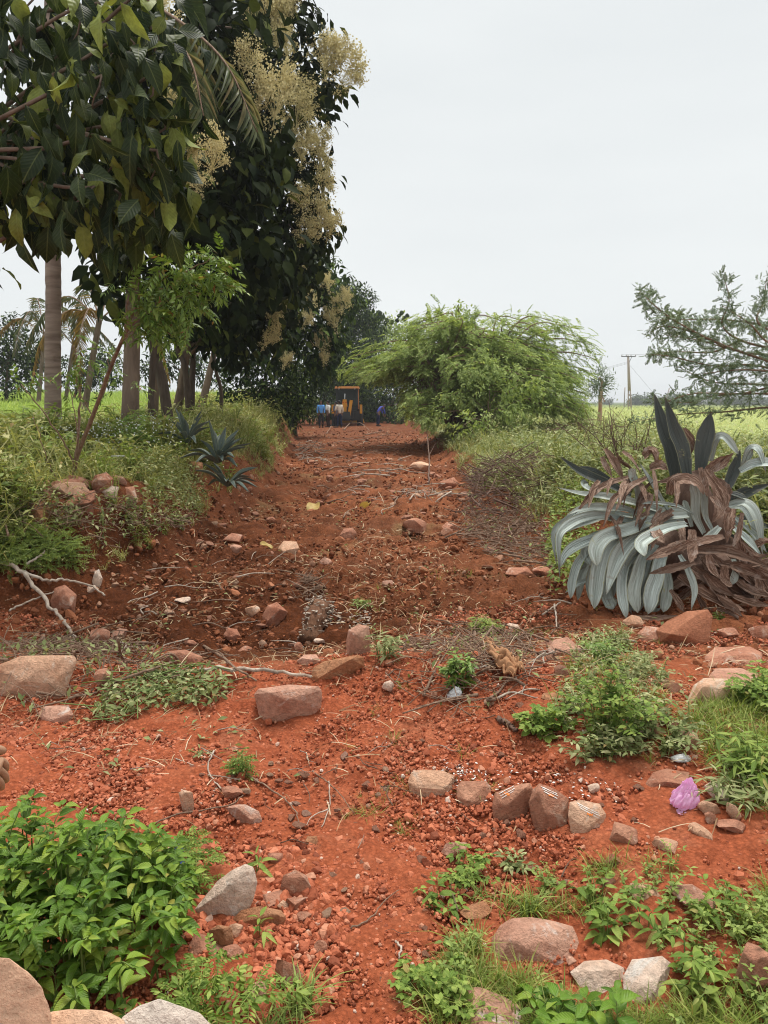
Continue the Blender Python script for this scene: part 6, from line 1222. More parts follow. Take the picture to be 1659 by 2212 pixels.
# ------------------------------------------------------------------ agaves
def blade(P, w, mat, root, name, rng, cut=False, twist=0.0, hint=(0, -.75, .65), chan=.3, th=.012, n=26, wrinkle=0.0, prof=None, edge=0.0):
    """one fleshy sword leaf along P: lens-shaped section, channelled, tapering to a point (or cut short)"""
    c = catmull(P, n); T = unit(np.gradient(c, axis=0)); t = np.linspace(0, 1, n)
    if prof is None: prof = (.55 + .45 * np.sin(np.clip(t / (.5 if not cut else .72), 0, 1) * math.pi / 2)) * (np.clip((1 - t) / .42, 0, 1) ** .75 if not cut else np.clip((1 - t) / .16, 0, 1) ** .55)
    a = twist * t; X = unit(np.cross(T, np.array(hint)[None] + np.zeros_like(T))); Z = np.cross(X, T)
    X2 = X * np.cos(a)[:, None] + Z * np.sin(a)[:, None]; Z2 = np.cross(X2, T); hw = w * .5 * np.maximum(prof, .02)
    if edge: hw = hw * (1 + edge * np.sin(t * rng.uniform(14, 30) + rng.uniform(0, 6)) + rng.normal(0, edge * .4, n)); a = a + .12 * np.sin(t * rng.uniform(2, 6) + rng.uniform(0, 6))
    if wrinkle: hw = hw * (1 + rng.normal(0, wrinkle, n))
    us = np.array([-1, -.55, 0, .55, 1, .5, 0, -.5]); zs = np.array([.55, .22, -.22, .22, .55, .10, -.22, .10]) * chan; bk = np.array([0, 0, 0, 0, 0, -1, -1, -1])
    V = c[:, None] + X2[:, None] * (us[None] * hw[:, None])[..., None] + Z2[:, None] * (zs[None] * hw[:, None] * 2 + bk[None] * th * np.sqrt(prof[:, None]))[..., None]
    if wrinkle: V = V + rng.normal(0, wrinkle * w * .22, V.shape)
    k = 8; V = V.reshape(-1, 3); i = np.arange(n - 1)[:, None] * k; j = np.arange(k)[None]; j2 = (j + 1) % k
    F = np.stack([i + j, i + j2, i + k + j2, i + k + j], -1).reshape(-1, 4); e = (n - 1) * k; caps = np.array([(e, e + 1, e + 6, e + 7), (e + 1, e + 2, e + 3, e + 6), (e + 3, e + 4, e + 5, e + 6)])
    L_ = float(np.sum(np.linalg.norm(np.diff(c, axis=0), axis=1)))
    return mk(name, V, [np.vstack([F, caps])], M[mat], root, sharp=24, attrs={'across': np.tile(us, n), 'along': np.repeat(t, k)})
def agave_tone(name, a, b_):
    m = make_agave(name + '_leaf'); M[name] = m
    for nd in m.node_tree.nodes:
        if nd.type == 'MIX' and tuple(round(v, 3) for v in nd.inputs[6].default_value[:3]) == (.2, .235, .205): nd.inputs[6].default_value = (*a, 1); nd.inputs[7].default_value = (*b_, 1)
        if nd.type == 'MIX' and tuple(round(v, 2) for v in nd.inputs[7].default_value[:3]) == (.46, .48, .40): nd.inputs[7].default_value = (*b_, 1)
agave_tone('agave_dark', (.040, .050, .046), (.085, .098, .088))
agave_tone('agave_small', (.055, .085, .075), (.14, .18, .155))
def big_agave():
    r = np.random.default_rng(501); A = lambda zx, zy, d: at(1177.2 + zx * .2903, 810 + zy * .2903, d); S_ = .2903 / FPX * 6.2
    base = ground_pt(2.55, 6.5); root = thing('large_agave', 'large toppled agave with drooping grey green leaves and dead brown ones', 'agave', base)
    def leaf(pts, w, d0, d1, kind='agave', **kw):
        n = len(pts); P = [A(x, y, d0 + (d1 - d0) * (i / (n - 1)) ** .9) for i, (x, y) in enumerate(pts)]
        if kind != 'agave_dead': blade(P, w * .98 * S_, kind, root, 'leaf', r, edge=.025, **kw)
        else: blade(P, w * S_, kind, root, 'dead_leaf', r, wrinkle=.07, th=.004, chan=.4 * r.uniform(.3, 1.6), twist=r.normal(0, .55), n=26, **kw)
    lv = [([(1060, 1060), (900, 1020), (640, 945), (440, 905), (250, 880), (95, 838)], 78, 6.5, 6.1, {}), ([(760, 1070), (600, 1000), (430, 985), (280, 990), (165, 1040)], 72, 6.4, 6.0, {}), ([(680, 1100), (450, 1050), (300, 1060), (170, 1120), (100, 1220), (112, 1470)], 84, 6.3, 5.95, {}),
          ([(620, 1180), (420, 1205), (250, 1265), (150, 1340), (115, 1430)], 86, 6.25, 5.95, {}), ([(980, 1090), (800, 1085), (640, 1145), (450, 1205), (375, 1300), (385, 1420)], 118, 6.3, 5.9, {'cut': True}), ([(1060, 1040), (850, 1065), (650, 1145), (480, 1245), (405, 1400), (375, 1600), (365, 1740)], 112, 6.35, 5.85, {'cut': True}),
          ([(980, 1085), (810, 1125), (640, 1225), (545, 1350), (490, 1500), (455, 1640)], 128, 6.3, 5.85, {}), ([(420, 1230), (330, 1300), (250, 1390), (205, 1520), (190, 1665)], 66, 6.2, 5.95, {'cut': True}), ([(720, 1290), (610, 1400), (572, 1500), (570, 1650), (605, 1810)], 82, 6.2, 5.85, {'cut': True}), ([(780, 1300), (720, 1370), (690, 1480), (660, 1620), (690, 1770)], 96, 6.2, 5.88, {'cut': True}),
          ([(880, 1340), (850, 1400), (830, 1500), (790, 1620), (768, 1780)], 118, 6.2, 5.88, {'cut': True}), ([(900, 1420), (915, 1550), (902, 1650), (880, 1765)], 84, 6.2, 5.95, {'cut': True}), ([(660, 1410), (632, 1560), (636, 1690), (665, 1765)], 66, 6.2, 6.0, {}), ([(1050, 1110), (910, 1140), (790, 1195), (712, 1260), (742, 1350)], 96, 6.1, 5.75, {'cut': True}), ([(1000, 1340), (1060, 1450), (1110, 1600), (1088, 1745)], 60, 5.95, 5.75, {}),
          ([(470, 1530), (460, 1650), (505, 1745)], 92, 6.1, 5.95, {'cut': True}), ([(692, 930), (680, 830), (650, 770), (625, 700)], 105, 6.35, 6.2, {'cut': True}), ([(920, 1010), (850, 900), (780, 780), (705, 655)], 54, 6.4, 6.2, {}), ([(1110, 1035), (980, 972), (800, 950), (715, 960)], 30, 6.3, 6.1, {}), ([(860, 1000), (760, 930), (700, 960), (690, 1060)], 60, 6.45, 6.3, {}),
          ([(965, 760), (935, 560), (870, 380), (812, 140)], 165, 6.7, 6.8, {}), ([(1055, 760), (1020, 560), (955, 400), (893, 165)], 140, 6.6, 6.65, {}), ([(1150, 720), (1170, 560), (1205, 400), (1234, 280)], 145, 6.65, 6.7, {}), ([(640, 900), (450, 805), (260, 720), (115, 610)], 86, 6.6, 6.5, {}), ([(580, 860), (440, 775), (330, 715), (240, 685)], 92, 6.65, 6.6, {}), ([(1340, 870), (1400, 720), (1452, 555)], 100, 6.7, 6.8, {}),
          ([(1230, 640), (1262, 495), (1330, 462), (1440, 590)], 78, 6.8, 6.7, {'cut': True}), ([(1460, 720), (1528, 560), (1590, 568), (1645, 725)], 84, 6.8, 6.6, {}), ([(1450, 715), (1560, 660), (1700, 652)], 95, 6.7, 6.6, {'cut': True}), ([(1340, 980), (1490, 955), (1580, 1080), (1620, 1335)], 96, 6.6, 6.3, {}), ([(1380, 1120), (1500, 1220), (1610, 1345)], 66, 6.4, 6.2, {}), ([(1350, 870), (1450, 900), (1530, 950)], 56, 6.6, 6.5, {}), ([(1290, 1010), (1450, 900), (1680, 810)], 110, 6.8, 6.7, {}), ([(1310, 1080), (1500, 1100), (1700, 1140)], 120, 6.8, 6.7, {}), ([(1300, 1150), (1480, 1300), (1640, 1500)], 90, 6.7, 6.5, {}),
          ([(1180, 1180), (1120, 1050), (1120, 900), (1090, 800)], 80, 6.3, 6.3, {'cut': True}), ([(1240, 1150), (1190, 1050), (1180, 930), (1170, 830)], 66, 6.35, 6.35, {'cut': True}), ([(1090, 1130), (1060, 1020), (1030, 930)], 56, 6.35, 6.4, {'cut': True}), ([(1300, 1130), (1230, 1200), (1180, 1250)], 70, 6.3, 6.2, {'cut': True}), ([(560, 1240), (440, 1290), (380, 1400), (370, 1560)], 70, 6.3, 6.05, {}), ([(740, 1340), (640, 1420), (640, 1560), (620, 1680)], 70, 6.3, 6.1, {}), ([(330, 1520), (240, 1560), (150, 1620)], 40, 6.1, 6.0, {}), ([(1400, 1370), (1420, 1450), (1390, 1560)], 60, 6.15, 6.05, {'cut': True}), ([(330, 840), (300, 800), (300, 830), (420, 900)], 60, 6.6, 6.4, {})]
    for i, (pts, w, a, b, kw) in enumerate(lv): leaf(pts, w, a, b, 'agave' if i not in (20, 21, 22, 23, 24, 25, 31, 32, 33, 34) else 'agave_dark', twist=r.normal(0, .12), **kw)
    for i in (2, 3, 5, 6, 8, 9, 10, 11, 12, 7, 15, 9, 10, 4, 6, 2, 29, 30):   # a second layer of limp leaves behind the first
        pts, w, a, b, kw = lv[i]; ox, oy = r.normal(0, 45), r.uniform(-50, 25); leaf([(x + ox + r.normal(0, 12), y + oy + r.normal(0, 12)) for x, y in pts], w * r.uniform(.8, 1), a + .1, b + .14, 'agave', twist=r.normal(0, .2), **kw)
    dv = [([(1060, 1240), (900, 1310), (750, 1375)], 76, 5.9, 5.75), ([(1330, 1200), (1100, 1250), (890, 1325)], 66, 6.0, 5.8), ([(1120, 1310), (1350, 1320), (1680, 1430)], 90, 6.0, 5.85), ([(1115, 1395), (950, 1440), (770, 1480)], 66, 5.9, 5.75), ([(990, 1500), (1150, 1620), (1380, 1740), (1470, 1800)], 96, 5.9, 5.8), ([(1095, 1440), (1250, 1550), (1410, 1650)], 88, 5.95, 5.85), ([(1210, 1340), (1235, 1450), (1310, 1520)], 74, 5.9, 5.85), ([(1385, 990), (1350, 1100), (1352, 1250)], 98, 6.05, 5.95), ([(1466, 1025), (1440, 1180), (1385, 1295)], 44, 6.1, 6.0), ([(1092, 1150), (1092, 1300), (1078, 1400)], 88, 5.95, 5.8),
          ([(925, 890), (958, 800), (1050, 775), (1140, 815), (1180, 890)], 96, 6.25, 6.15), ([(1190, 710), (1285, 850), (1325, 950), (1300, 1060)], 110, 6.3, 6.2), ([(1150, 690), (1182, 820), (1205, 910)], 60, 6.3, 6.2), ([(445, 550), (520, 660), (590, 790)], 66, 6.5, 6.4), ([(575, 570), (640, 620), (725, 745)], 50, 6.5, 6.45), ([(735, 610), (800, 570), (835, 700)], 90, 6.6, 6.5), ([(780, 700), (850, 680), (915, 705)], 84, 6.5, 6.4), ([(1030, 400), (1080, 490), (1088, 590)], 70, 6.7, 6.7), ([(1190, 730), (1300, 650), (1400, 580)], 96, 6.6, 6.6), ([(1330, 1420), (1340, 1530), (1395, 1575)], 80, 5.95, 5.9), ([(1000, 740), (920, 790), (830, 800)], 50, 6.4, 6.3), ([(1240, 900), (1290, 1000), (1240, 1100)], 90, 6.2, 6.1), ([(1290, 780), (1350, 860), (1340, 960)], 80, 6.35, 6.3), ([(930, 1600), (1000, 1700), (1030, 1760)], 50, 5.9, 5.8), ([(660, 1800), (820, 1810), (990, 1790)], 44, 5.85, 5.8), ([(1230, 1560), (1340, 1690), (1500, 1760)], 90, 5.95, 5.85), ([(1180, 1480), (1290, 1640), (1350, 1740)], 80, 5.9, 5.85), ([(1380, 1500), (1520, 1600), (1680, 1650)], 70, 6.1, 5.95), ([(1300, 1400), (1500, 1450), (1680, 1530)], 80, 6.1, 6.0), ([(420, 610), (450, 690), (500, 760)], 60, 6.6, 6.5), ([(640, 700), (560, 640), (520, 570)], 50, 6.6, 6.5), ([(1460, 1240), (1560, 1340), (1640, 1340)], 40, 6.1, 6.0), ([(820, 1130), (830, 1180), (890, 1250)], 90, 6.0, 5.85), ([(1560, 1460), (1600, 1600), (1560, 1700)], 70, 6.1, 6.0), ([(1400, 1650), (1540, 1700), (1680, 1720)], 60, 6.0, 5.95), ([(1280, 1740), (1420, 1800), (1520, 1900)], 50, 5.9, 5.8), ([(1540, 1300), (1620, 1250), (1700, 1230)], 70, 6.3, 6.2)]
    for pts, w, a, b in dv: leaf(pts, w, a, b, 'agave_dead')
    for i in range(30):   # debris of dead leaves heaped low on the right
        x, y = r.uniform(1050, 1640), r.uniform(1380, 1800); ang = r.normal(.45, .6); l_ = r.uniform(90, 230); q = np.array([math.cos(ang), math.sin(ang)]) * l_
        leaf([(x - q[0], y - q[1]), (x, y - r.uniform(-15, 35)), (x + q[0], y + q[1])], r.uniform(35, 85), 6.15 + r.uniform(-.1, .2), 6.1, 'agave_dead')
    for i in range(24):   # dry ribbons hanging among the limp leaves
        x, y = r.uniform(380, 1000), r.uniform(700, 1250); dx = r.normal(-90, 90); l_ = r.uniform(120, 330)
        leaf([(x, y), (x + dx * .6, y + l_ * .35), (x + dx, y + l_)], r.uniform(28, 60), 6.3, 5.98 + r.uniform(-.08, .15), 'agave_dead')
    # fibrous heart of the plant
    mb = MB(); c0 = A(1330, 1330, 6.75); c1 = A(1120, 1000, 6.6); c2 = A(1080, 760, 6.75); P = catmull([c0 - [0, 0, .2], c1, c2], 20); add_tube(mb, P, np.linspace(.20, .13, 20), 22, rough=.10, rng=r); V, F = rock_shape(502, 4, 0, 6, .12); mb.add(V * [.5, .32, .34] + A(1330, 1480, 6.55), F); mb.add(V[:, [1, 0, 2]] * [.42, .28, .26] + A(760, 1330, 6.6), F); mb.build('heart', M['bark_red'], root)
big_agave()
def small_agave(label, px, py, d, s, n, seed, lean):
    r = np.random.default_rng(seed); b = at(px, py, d); b[2] = max(b[2], float(h(b[0:1], b[1:2])[0]) - .02); root = thing('small_agave', label, 'agave', b, 'small blue agaves on the left bank')
    for i in range(n):
        a = i * 2.4 + r.normal(0, .2); el = r.uniform(.15, 1.2); dr = np.array([math.cos(a) * math.cos(el), math.sin(a) * math.cos(el), math.sin(el)]) + np.array(lean); L_ = s * r.uniform(.75, 1.1)
        P = [b, b + unit(dr) * L_ * .5 + [0, 0, .04], b + unit(dr) * L_ - [0, 0, .22 * L_ * (1.1 - el)]]; blade(P, .085 * s / .6, 'agave_small', root, 'leaf', r, hint=(0, 0, 1) if el < .9 else (math.cos(a + 3.14), math.sin(a + 3.14), .3), chan=.5, th=.01, n=14)
small_agave('upper of the small blue agaves on the left bank, spiky and upright', 405, 958, 11.2, .55, 16, 511, (0, 0, .1))
small_agave('middle small blue agave leaning towards the track', 470, 1000, 10.2, .58, 20, 512, (.3, -.2, 0))
small_agave('lowest small blue agave sprawling down the bank towards the track', 490, 1050, 9.6, .46, 14, 513, (.25, -.3, -.25))
small_agave('pale agave under the feathery tree at the far right verge', 890, 908, 33, 1.1, 14, 514, (0, 0, .3))

# ------------------------------------------------------------------ people
def grow(name, chains, parent, mat, levels=1, loc=None):
    """one continuous skin over connected joints; chains: lists of (point, radius), later chains may start at an earlier joint"""
    vs, es, rs, idx = [], [], [], {}
    def vid(p, r_):
        k = tuple(round(float(x), 4) for x in p)
        if k not in idx: idx[k] = len(vs); vs.append(k); rs.append(r_)
        return idx[k]
    for ch in chains:
        pv = None
        for p, r_ in ch:
            v = vid(p, r_)
            if pv is not None and pv != v: es.append((pv, v))
            pv = v
    me = bpy.data.meshes.new(name); me.from_pydata(vs, es, []); o = bpy.data.objects.new(name, me); S.collection.objects.link(o)
    me.materials.append(M[mat]); sk = o.modifiers.new('skin', 'SKIN'); sk.use_smooth_shade = True
    sv_ = me.skin_vertices[0].data
    for i, r_ in enumerate(rs): sv_[i].radius = (r_, r_) if np.isscalar(r_) else r_; sv_[i].use_root = (i == 0)
    o.modifiers.new('sub', 'SUBSURF').levels = levels; o.modifiers['sub'].render_levels = levels
    dg = bpy.context.evaluated_depsgraph_get(); me2 = bpy.data.meshes.new_from_object(o.evaluated_get(dg)); o.modifiers.clear(); o.data = me2; bpy.data.meshes.remove(me)
    for p in me2.polygons: p.use_smooth = True
    o.parent = parent; ORG[o.name] = ORG[parent.name]; return o
def person(label, loc, head, shirt, trousers, pose=None, group='people by the digger', skin='skin', scale=1.0, hand_detail=1):
    root = thing('person', label, 'person', loc, group); root.rotation_euler = (0, 0, head); root.scale = (scale,) * 3
    j = dict(pel=(0, 0, .94), sp=(0, 0, 1.13), ch=(0, .01, 1.32), nk=(0, 0, 1.45), sL=(-.18, 0, 1.39), eL=(-.23, -.02, 1.11), wL=(-.22, .05, .87), sR=(.18, 0, 1.39), eR=(.23, -.02, 1.11), wR=(.22, .05, .87), hL=(-.09, 0, .90), kL=(-.10, .02, .50), aL=(-.10, -.02, .09), hR=(.09, 0, .90), kR=(.10, .02, .50), aR=(.10, -.02, .09), hd=(0, .015, 1.60))
    j.update(pose or {}); J = {k: np.array(v, float) for k, v in j.items()}; hd = J['hd']; nk = J['nk']
    fw = np.array([0, 1.0, 0]); up = unit(hd - nk); fw = unit(fw - up * (fw @ up)); rt = np.cross(fw, up)
    CH = [[(J['pel'], .13), (J['sp'], .115), (J['ch'], .135), (nk, .055), (nk * .4 + hd * .6 + fw * .01, .062), (hd - up * .03 + fw * .02, .076), (hd + up * .03, .092), (hd + up * .085, .07)]]
    CH += [[(hd - up * .03 + fw * .02, .076), (hd - up * .035 + fw * .10, .016)], [(hd - up * .07 + fw * .055, .03)]]
    CH = CH[:2]
    for s in 'LR':
        S1, E1, W1 = J['s' + s], J['e' + s], J['w' + s]; d = unit(W1 - E1); CH.append([(J['ch'], .135), (S1, .062), ((S1 + E1) / 2, .05), (E1, .042), ((E1 + W1) / 2, .038), (W1, .028), (W1 + d * .05, (.036, .02))])
        palm = W1 + d * .085; sx = -1 if s == 'L' else 1; side = unit(np.cross(d, np.array([1.0, 0, 0]))); CH[-1].append((palm, (.038, .018)))
        for q, (o_, l_) in enumerate(((-.030, .062), (-.010, .075), (.010, .07), (.030, .055))):
            b = palm + side * o_ + d * .012; c_ = b + d * l_ * .5 + np.array([-sx * .008, 0, 0]); e = b + d * l_ + np.array([-sx * .028, 0, 0]); CH.append([(palm, .02), (b, .0105), (c_, .0095), (e, .008)])
        tb = W1 + d * .03; CH.append([(W1 + d * .05, .03), (W1 + d * .065 - side * .042, .013), (W1 + d * .105 - side * .052, .010)])
        H1, K1, A1 = J['h' + s], J['k' + s], J['a' + s]; CH.append([(J['pel'], .13), (H1, .09), ((H1 + K1) / 2, .075), (K1, .055), ((K1 + A1) / 2 + [0, -.015, 0], .055), (A1, .038), (A1 + [0, .05, -.05], .035), (A1 + [0, .15, -.065], .025)])
    body = grow('body', CH, root, skin)
    grow('shirt', [[(J['pel'] + [0, 0, -.06], .155), (J['pel'] * .5 + J['sp'] * .5, .14), (J['sp'], .14), (J['ch'], .155), (nk * .75 + J['ch'] * .25, .09)]] + [[(J['ch'], .155), (J['s' + s] + [0, 0, .01], .083), ((J['s' + s] + J['e' + s]) / 2, .072), (J['e' + s], .062)] + ([(J['e' + s] * .5 + J['w' + s] * .5, .056), (J['w' + s] * .8 + J['e' + s] * .2, .05)] if shirt.endswith('_long') else []) for s in 'LR'], root, shirt.replace('_long', ''))
    grow('trousers', [[(J['pel'] + [0, 0, .03], .145), (J['pel'] + [0, 0, -.04], .14)]] + [[(J['pel'] + [0, 0, -.04], .14), (J['h' + s] + [0, 0, -.05], .10), (J['k' + s], .08), (J['k' + s] * .4 + J['a' + s] * .6, .075), (J['a' + s] + [0, 0, .01], .07)] for s in 'LR'], root, trousers)
    V, F = ico(3); k = (V[:, 2] > -.15) | (V[:, 1] < -.25); V2 = V * [.092, .102, .10]; V2 = V2[:, 0:1] * rt + V2[:, 1:2] * fw + V2[:, 2:3] * up + hd + up * .045 - fw * .018; F2 = F[k[F].all(1) & ~((V[F].mean(1)[:, 1] > .45) & (V[F].mean(1)[:, 2] < .55))]
    o = mk('hair', V2 + ORG[root.name], F2, M['hair'], root)
    mb = MB()
    for sx in (-1, 1): mb.add(ico(2)[0] * .013 + hd + rt * sx * .033 + fw * .083 + up * .0 + ORG[root.name], ico(2)[1])
    mb.build('eyes', M['eye'], root); mb = MB(); mb.add(ico(2)[0] @ np.diag([.028, .008, .007]) + hd + fw * .088 - up * .075 + ORG[root.name], ico(2)[1]); mb.build('mouth', M['lip'], root)
    mb = MB()
    for s in 'LR': mb.add(rock_shape(8, 3, .3, 2, .01)[0] * [.048, .135, .04] + J['a' + s] + [0, .05, -.05] + ORG[root.name], rock_shape(8, 3, .3, 2, .01)[1])
    mb.build('shoes', M['rubber'], root); return root
M['eye'] = plain('eye', (.05, .04, .035), .2); M['lip'] = plain('lip', (.16, .06, .045), .5)
for nm, c in (('sh_blue', (.12, .33, .72)), ('sh_white', (.72, .73, .70)), ('sh_cream', (.66, .58, .48)), ('sh_grey', (.11, .12, .15)), ('sh_violet', (.07, .09, .38)), ('tr_dark', (.025, .025, .032)), ('tr_navy', (.02, .026, .06)), ('tr_brown', (.04, .022, .018))): M[nm] = plain(nm, c, .9, .1, .2, 9)
def people():
    d = 49.0
    P = lambda px, dd: gz(px, dd)
    person('man in a bright blue shirt and dark trousers facing the camera', P(696, 48.6), math.pi + .25, 'sh_blue_long', 'tr_dark')
    person('man in a white shirt turned towards the man in blue', P(711, 48.9), 1.2, 'sh_white', 'tr_brown', dict(wL=(-.10, .30, 1.08), wR=(.06, .30, 1.05), eR=(.24, .02, 1.12), eL=(-.23, .02, 1.12)))
    person('man in a dark grey shirt half hidden behind the man in cream', P(728, 50.2), .9, 'sh_grey', 'tr_dark', dict(wL=(-.08, .30, 1.05)))
    person('man in a cream shirt and navy trousers seen from behind', P(735, 48.4), .45, 'sh_cream_long', 'tr_navy', dict(wL=(-.16, .28, 1.08), eL=(-.26, .02, 1.12), aL=(-.13, .03, .09), aR=(.13, -.06, .09)))
    person('man in violet blue bending forward beside the cleared scrub', P(817, 52), -1.1, 'sh_violet_long', 'tr_navy', dict(sp=(0, .10, 1.10), ch=(0, .24, 1.24), nk=(0, .34, 1.31), hd=(0, .46, 1.38), sL=(-.17, .29, 1.28), sR=(.17, .29, 1.28), eL=(-.22, .38, 1.02), eR=(.22, .38, 1.02), wL=(-.15, .46, .80), wR=(.15, .46, .80)))
    # bystander just outside the left edge, whose hand shows
    # bystander: the bent wrist and thumb reach into the view at the far left
    T = at(-16, 1690, 1.50); root_loc = np.array([T[0] - .36, T[1] - .06, float(h(np.array([T[0] - .36]), np.array([T[1]]))[0])])
    W = T - root_loc + np.array([-.055, 0, .065])
    person('bystander in a dark shirt at the left edge, only one hand in view', root_loc, 0, 'sh_grey', 'tr_dark', dict(wR=tuple(W), eR=(.22, -.1, 1.10)), group=None, skin='skin_light')
people()

# ------------------------------------------------------------------ backhoe loader seen from behind
def digger():
    d = 53.5; c = gz(752, d); root = thing('backhoe_loader', 'yellow backhoe loader parked at the end of the track, rear boom folded', 'digger', c); X = c[0]; Y = c[1]; Z = c[2]
    def P(n, fn, mat, par=None): mb = MB(); fn(mb); return mb.build(n, M[mat], par or root, smooth=False)
    at3 = lambda x, y, z: np.array([X + x, Y + y, Z + z])
    def chassis(mb): add_box(mb, at3(0, 1.2, .85), (.95, 4.2, .55)); add_box(mb, at3(0, -.45, .75), (2.0, .25, .7)); add_box(mb, at3(0, 2.6, 1.25), (.9, 1.7, .6), taper=.9)
    P('chassis', chassis, 'black')
    P('bonnet', lambda mb: add_box(mb, at3(0, 2.55, 1.75), (.98, 1.75, .38), taper=.85), 'yellow')
    cab = P('cab', lambda mb: [add_box(mb, at3(sx * .74, y, 1.95), (.09, .09, 1.35)) for sx in (-1, 1) for y in (-.35, 1.0)] + [add_box(mb, at3(0, .33, 1.24), (1.56, 1.45, .12)), add_box(mb, at3(0, -.35, 2.58), (1.4, .09, .09)), add_box(mb, at3(0, 1.0, 2.58), (1.4, .09, .09)), add_box(mb, at3(0, .45, 1.55), (.5, .5, .5)), add_box(mb, at3(0, -.30, 1.28), (1.4, .06, .3)), add_box(mb, at3(.55, .3, 1.5), (.3, 1.0, .55)), add_box(mb, at3(0, .7, 1.95), (.46, .14, .6))], 'black')
    P('roof', lambda mb: add_box(mb, at3(0, .3, 2.70), (1.72, 1.75, .15), taper=.93), 'roofpaint', cab)
    P('rear_window', lambda mb: add_box(mb, at3(0, -.35, 1.95), (1.38, .02, 1.12)), 'glass', cab)
    for sx in (-1, 1): P('side_window', lambda mb: add_box(mb, at3(sx * .74, .33, 1.95), (.02, 1.24, 1.12)), 'glass', cab)
    for sx in (1,): P('pillar_trim', lambda mb: add_box(mb, at3(sx * .80, -.38, 1.9), (.04, .05, 1.4)), 'roofpaint', cab)
    # rear boom folded up, slewed to the left of the cab
    def boom(mb):
        for s in (-.11, .11): add_box(mb, at3(-.14 + s, -.85, 1.35), (.035, .36, 1.0), taper=.9)
        add_box(mb, at3(-.14, -1.03, 1.62), (.40, .07, .50), taper=.62); add_box(mb, at3(-.14, -1.0, 1.05), (.22, .1, .7))
    P('boom', boom, 'yellow'); P('dipper_arm', lambda mb: add_box(mb, at3(.24, -1.1, 1.25), (.2, .26, 1.15), M=np.array(Matrix.Rotation(R(9), 3, 'Y'))), 'yellow')
    P('boom_marking', lambda mb: [add_box(mb, at3(-.14 + s, -1.075, 1.66), (.10, .012, .045), M=np.array(Matrix.Rotation(R(-18 * np.sign(s)), 3, 'Y'))) for s in (-.1, .1)], 'red')
    P('bucket', lambda mb: [add_box(mb, at3(-.02, -1.1, .78), (.62, .45, .5), taper=.8)] + [add_box(mb, at3(-.02 + k * .12, -1.3, .48), (.05, .08, .16), taper=.6) for k in (-2, -1, 0, 1, 2)], 'black')
    P('hydraulic_ram', lambda mb: add_tube(mb, np.array([at3(-.14, -1.0, 1.9), at3(-.12, -.9, 2.25)]), .04, 10), 'steel')
    for sx in (-1, 1):
        s = P('stabiliser', lambda mb: add_box(mb, at3(sx * .98, -.62, 1.2), (.17, .2, .62)), 'yellow'); P('stabiliser_foot', lambda mb: [add_box(mb, at3(sx * 1.02, -.62, .5), (.1, .12, .8)), add_box(mb, at3(sx * 1.04, -.62, .08), (.36, .3, .08))], 'black', s)
    def wheel(x, y, rad, wd):
        mb = MB(); a = np.linspace(0, 2 * math.pi, 33)[:-1]; prof = [(rad * .55, -wd / 2), (rad * .9, -wd / 2), (rad, -wd * .3), (rad, wd * .3), (rad * .9, wd / 2), (rad * .55, wd / 2)]
        V = np.array([at3(x + o_, y + math.cos(t) * r_, rad + math.sin(t) * r_) for t in a for r_, o_ in prof]); k = len(prof); n = len(a)
        mb.add(V, np.array([(i * k + j, i * k + (j + 1) % k, ((i + 1) % n) * k + (j + 1) % k, ((i + 1) % n) * k + j) for i in range(n) for j in range(k)]))
        for i in range(18):
            t = i * 2 * math.pi / 18; add_box(mb, at3(x, y + math.cos(t) * rad, rad + math.sin(t) * rad), (wd * .95, .07, .07), M=np.array(Matrix.Rotation(t, 3, 'X')))
        w_ = mb.build('wheel', M['rubber'], root); mb = MB(); add_tube(mb, np.array([at3(x - wd * .3, y, rad), at3(x + wd * .3, y, rad)]), rad * .56, 24); mb.build('rim', M['yellow'], w_)
    for sx in (-1, 1): wheel(sx * .88, .35, .70, .42); wheel(sx * .85, 2.75, .45, .32)
    P('front_bucket', lambda mb: add_box(mb, at3(0, 4.1, .55), (2.2, .75, .85), taper=.75), 'yellow')
    for sx in (-1, 1): P('loader_arm', lambda mb: add_box(mb, at3(sx * .62, 2.9, 1.2), (.12, 2.3, .22), M=np.array(Matrix.Rotation(R(-14), 3, 'X'))), 'yellow')
    for sx in (-.55, .55): P('work_lamp', lambda mb: add_tube(mb, np.array([at3(sx, -.52, 2.62), at3(sx, -.6, 2.6)]), .06, 12), 'steel', cab)
digger()

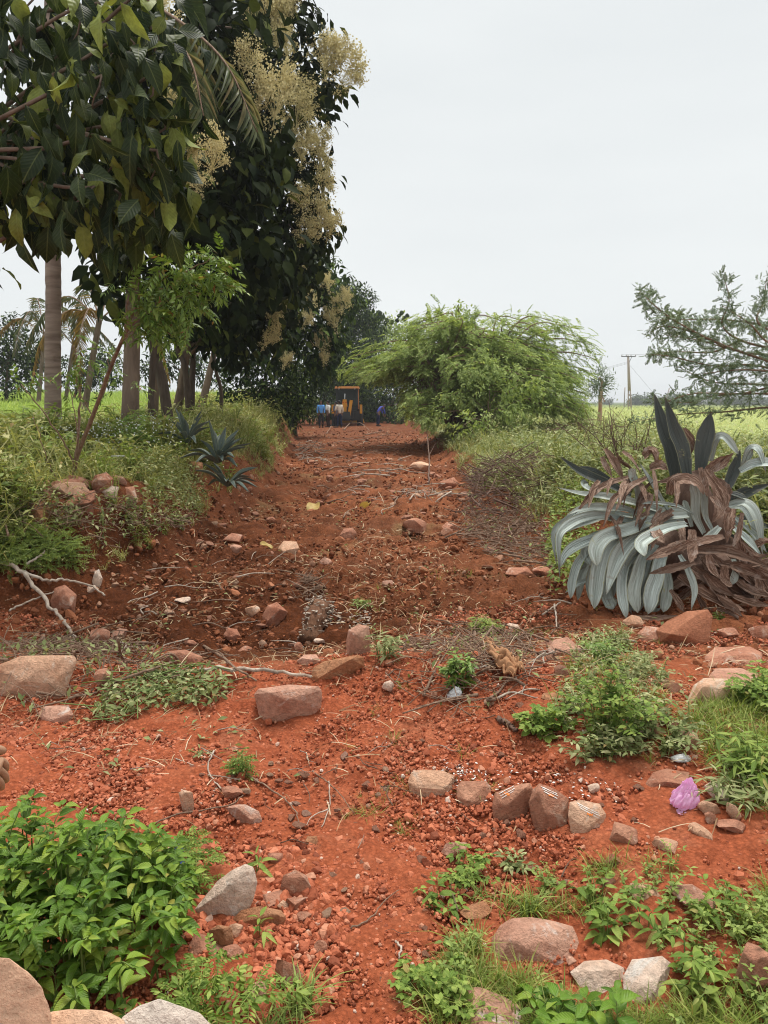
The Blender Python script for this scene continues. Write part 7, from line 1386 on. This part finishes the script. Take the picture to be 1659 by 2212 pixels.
# ------------------------------------------------------------------ power line and the open field
def power():
    d = 94.0; b = ground_pt(at(1362, 868, d)[0], d); top = at(1357, 768, d); root = thing('power_pole', 'concrete power pole with twin legged base and crossarm in the field', 'pole', b)
    mb = MB(); ax = top - b; hh = np.linalg.norm(ax)
    for sx in (-1, 1): add_tube(mb, np.array([b + [sx * .2, 0, -.2], b + ax * .4 + [sx * .12, 0, 0]]), .085, 8)
    add_tube(mb, np.array([b + ax * .38, top]), np.array([.2, .13]), 10)
    for t in (.12, .22, .31): add_box(mb, b + ax * t, (.42, .12, .18))
    mb.build('shaft', M['concrete'], root); mb = MB(); add_box(mb, top + [0, -.15, -.12], (1.75, .1, .1)); add_tube(mb, np.array([top + [.45, -.1, -.12], top + [.08, -.1, -.9]]), .03, 6); arm = mb.build('crossarm', M['wire'], root)
    for x in (-.82, -.28, .3, .86): mb = MB(); add_tube(mb, catmull([top + [x, -.15, -.06], top + [x, -.15, .04], top + [x, -.15, .12]], 6), np.array([.03, .06, .04, .06, .05, .02]), 8); mb.build('insulator', M['insulator'], arm)
    def span(label, pairs, sag):
        org = pairs[0][0]; mb = MB()
        for a, e in pairs:
            t = np.linspace(0, 1, 24)[:, None]; P = a * (1 - t) + e * t; P[:, 2] -= sag * 4 * (t * (1 - t))[:, 0]; add_tube(mb, P, .011, 4, cap=False)
        o = mb.build('power_line', M['wire'], origin=org); tag(o, label, 'wire')
    l = at(1150, 815, 175); span('power lines sagging from the pole towards the feathery tree', [(top + [-.1, -.12, -.75 - .12 * k], l + [0, k * .6, -.15 * k]) for k in range(3)], .7)
    q = at(2000, 752, 92); span('power lines running from the pole to the right edge', [(top + [x, -.15, .1], q + [0, x, 0]) for x in (-.82, -.28, .3, .86)], .35)
    span('guy wire slanting down right of the power pole', [(top + [.1, 0, -1.0], ground_pt(b[0] + 4.6, d - 1))], 0)
    for px, py, d2, lean, lab in ((1350, 837, 210, 0, 'faint distant pole left of the main power pole'), (1446, 838, 200, 1.2, 'leaning distant pole above the agave tips'), (1560, 846, 220, .3, 'faint distant pole under the thorn tree')):
        t = at(px, py, d2); b2 = np.array([t[0] - lean, d2, 0.0]); mb = MB(); add_tube(mb, np.array([b2, t]), .14, 6); tag(mb.build('distant_pole', M['concrete'], origin=b2), lab, 'pole', None)
power()
def broken_tree():
    r = np.random.default_rng(521); d = 38; b = ground_pt(at(1297, 868, d)[0], d); root = thing('broken_tree', 'small broken tree with peeled orange trunk left of the power pole', 'tree', b); mb = MB()
    add_tube(mb, catmull([b, at(1298, 850, d), at(1301, 830, d), at(1294, 815, d)], 12), np.linspace(.12, .06, 12), 7, rough=.12, rng=r); add_tube(mb, catmull([at(1298, 850, d), at(1306, 868, d)], 4), .03, 5); mb.build('trunk', M['peeled'], root)
    mb = MB(); crown(mb, [(at(1292, 822, d), .42), (at(1300, 810, d), .38), (at(1285, 832, d), .36), (at(1310, 828, d), .34), (at(1290, 848, d), .4), (at(1305, 840, d), .3), (at(1296, 802, d), .2)], 70, LEAF_N, .22, r, hang=-.1); mb.build('crown', M['thorn'], root)
M['peeled'] = bark_mat('peeled_wood', (.30, .13, .06), (.62, .48, .38), 6)
broken_tree()
# ------------------------------------------------------------------ damp air over the field
def haze():
    m = bpy.data.materials.new('haze'); m.use_nodes = True; n = m.node_tree; n.nodes.clear(); out = n.nodes.new('ShaderNodeOutputMaterial'); v = n.nodes.new('ShaderNodeVolumePrincipled')
    v.inputs['Color'].default_value = (.93, .96, 1, 1); v.inputs['Density'].default_value = 0.0006; v.inputs['Anisotropy'].default_value = 0.2; n.links.new(v.outputs[0], out.inputs['Volume'])
    mb = MB(); add_box(mb, (0, 950, 6), (14000, 2300, 16.5)); o = mb.build('haze', m, smooth=False); tag(o, kind='stuff'); o['label'] = 'thin pale haze over the fields'
haze()
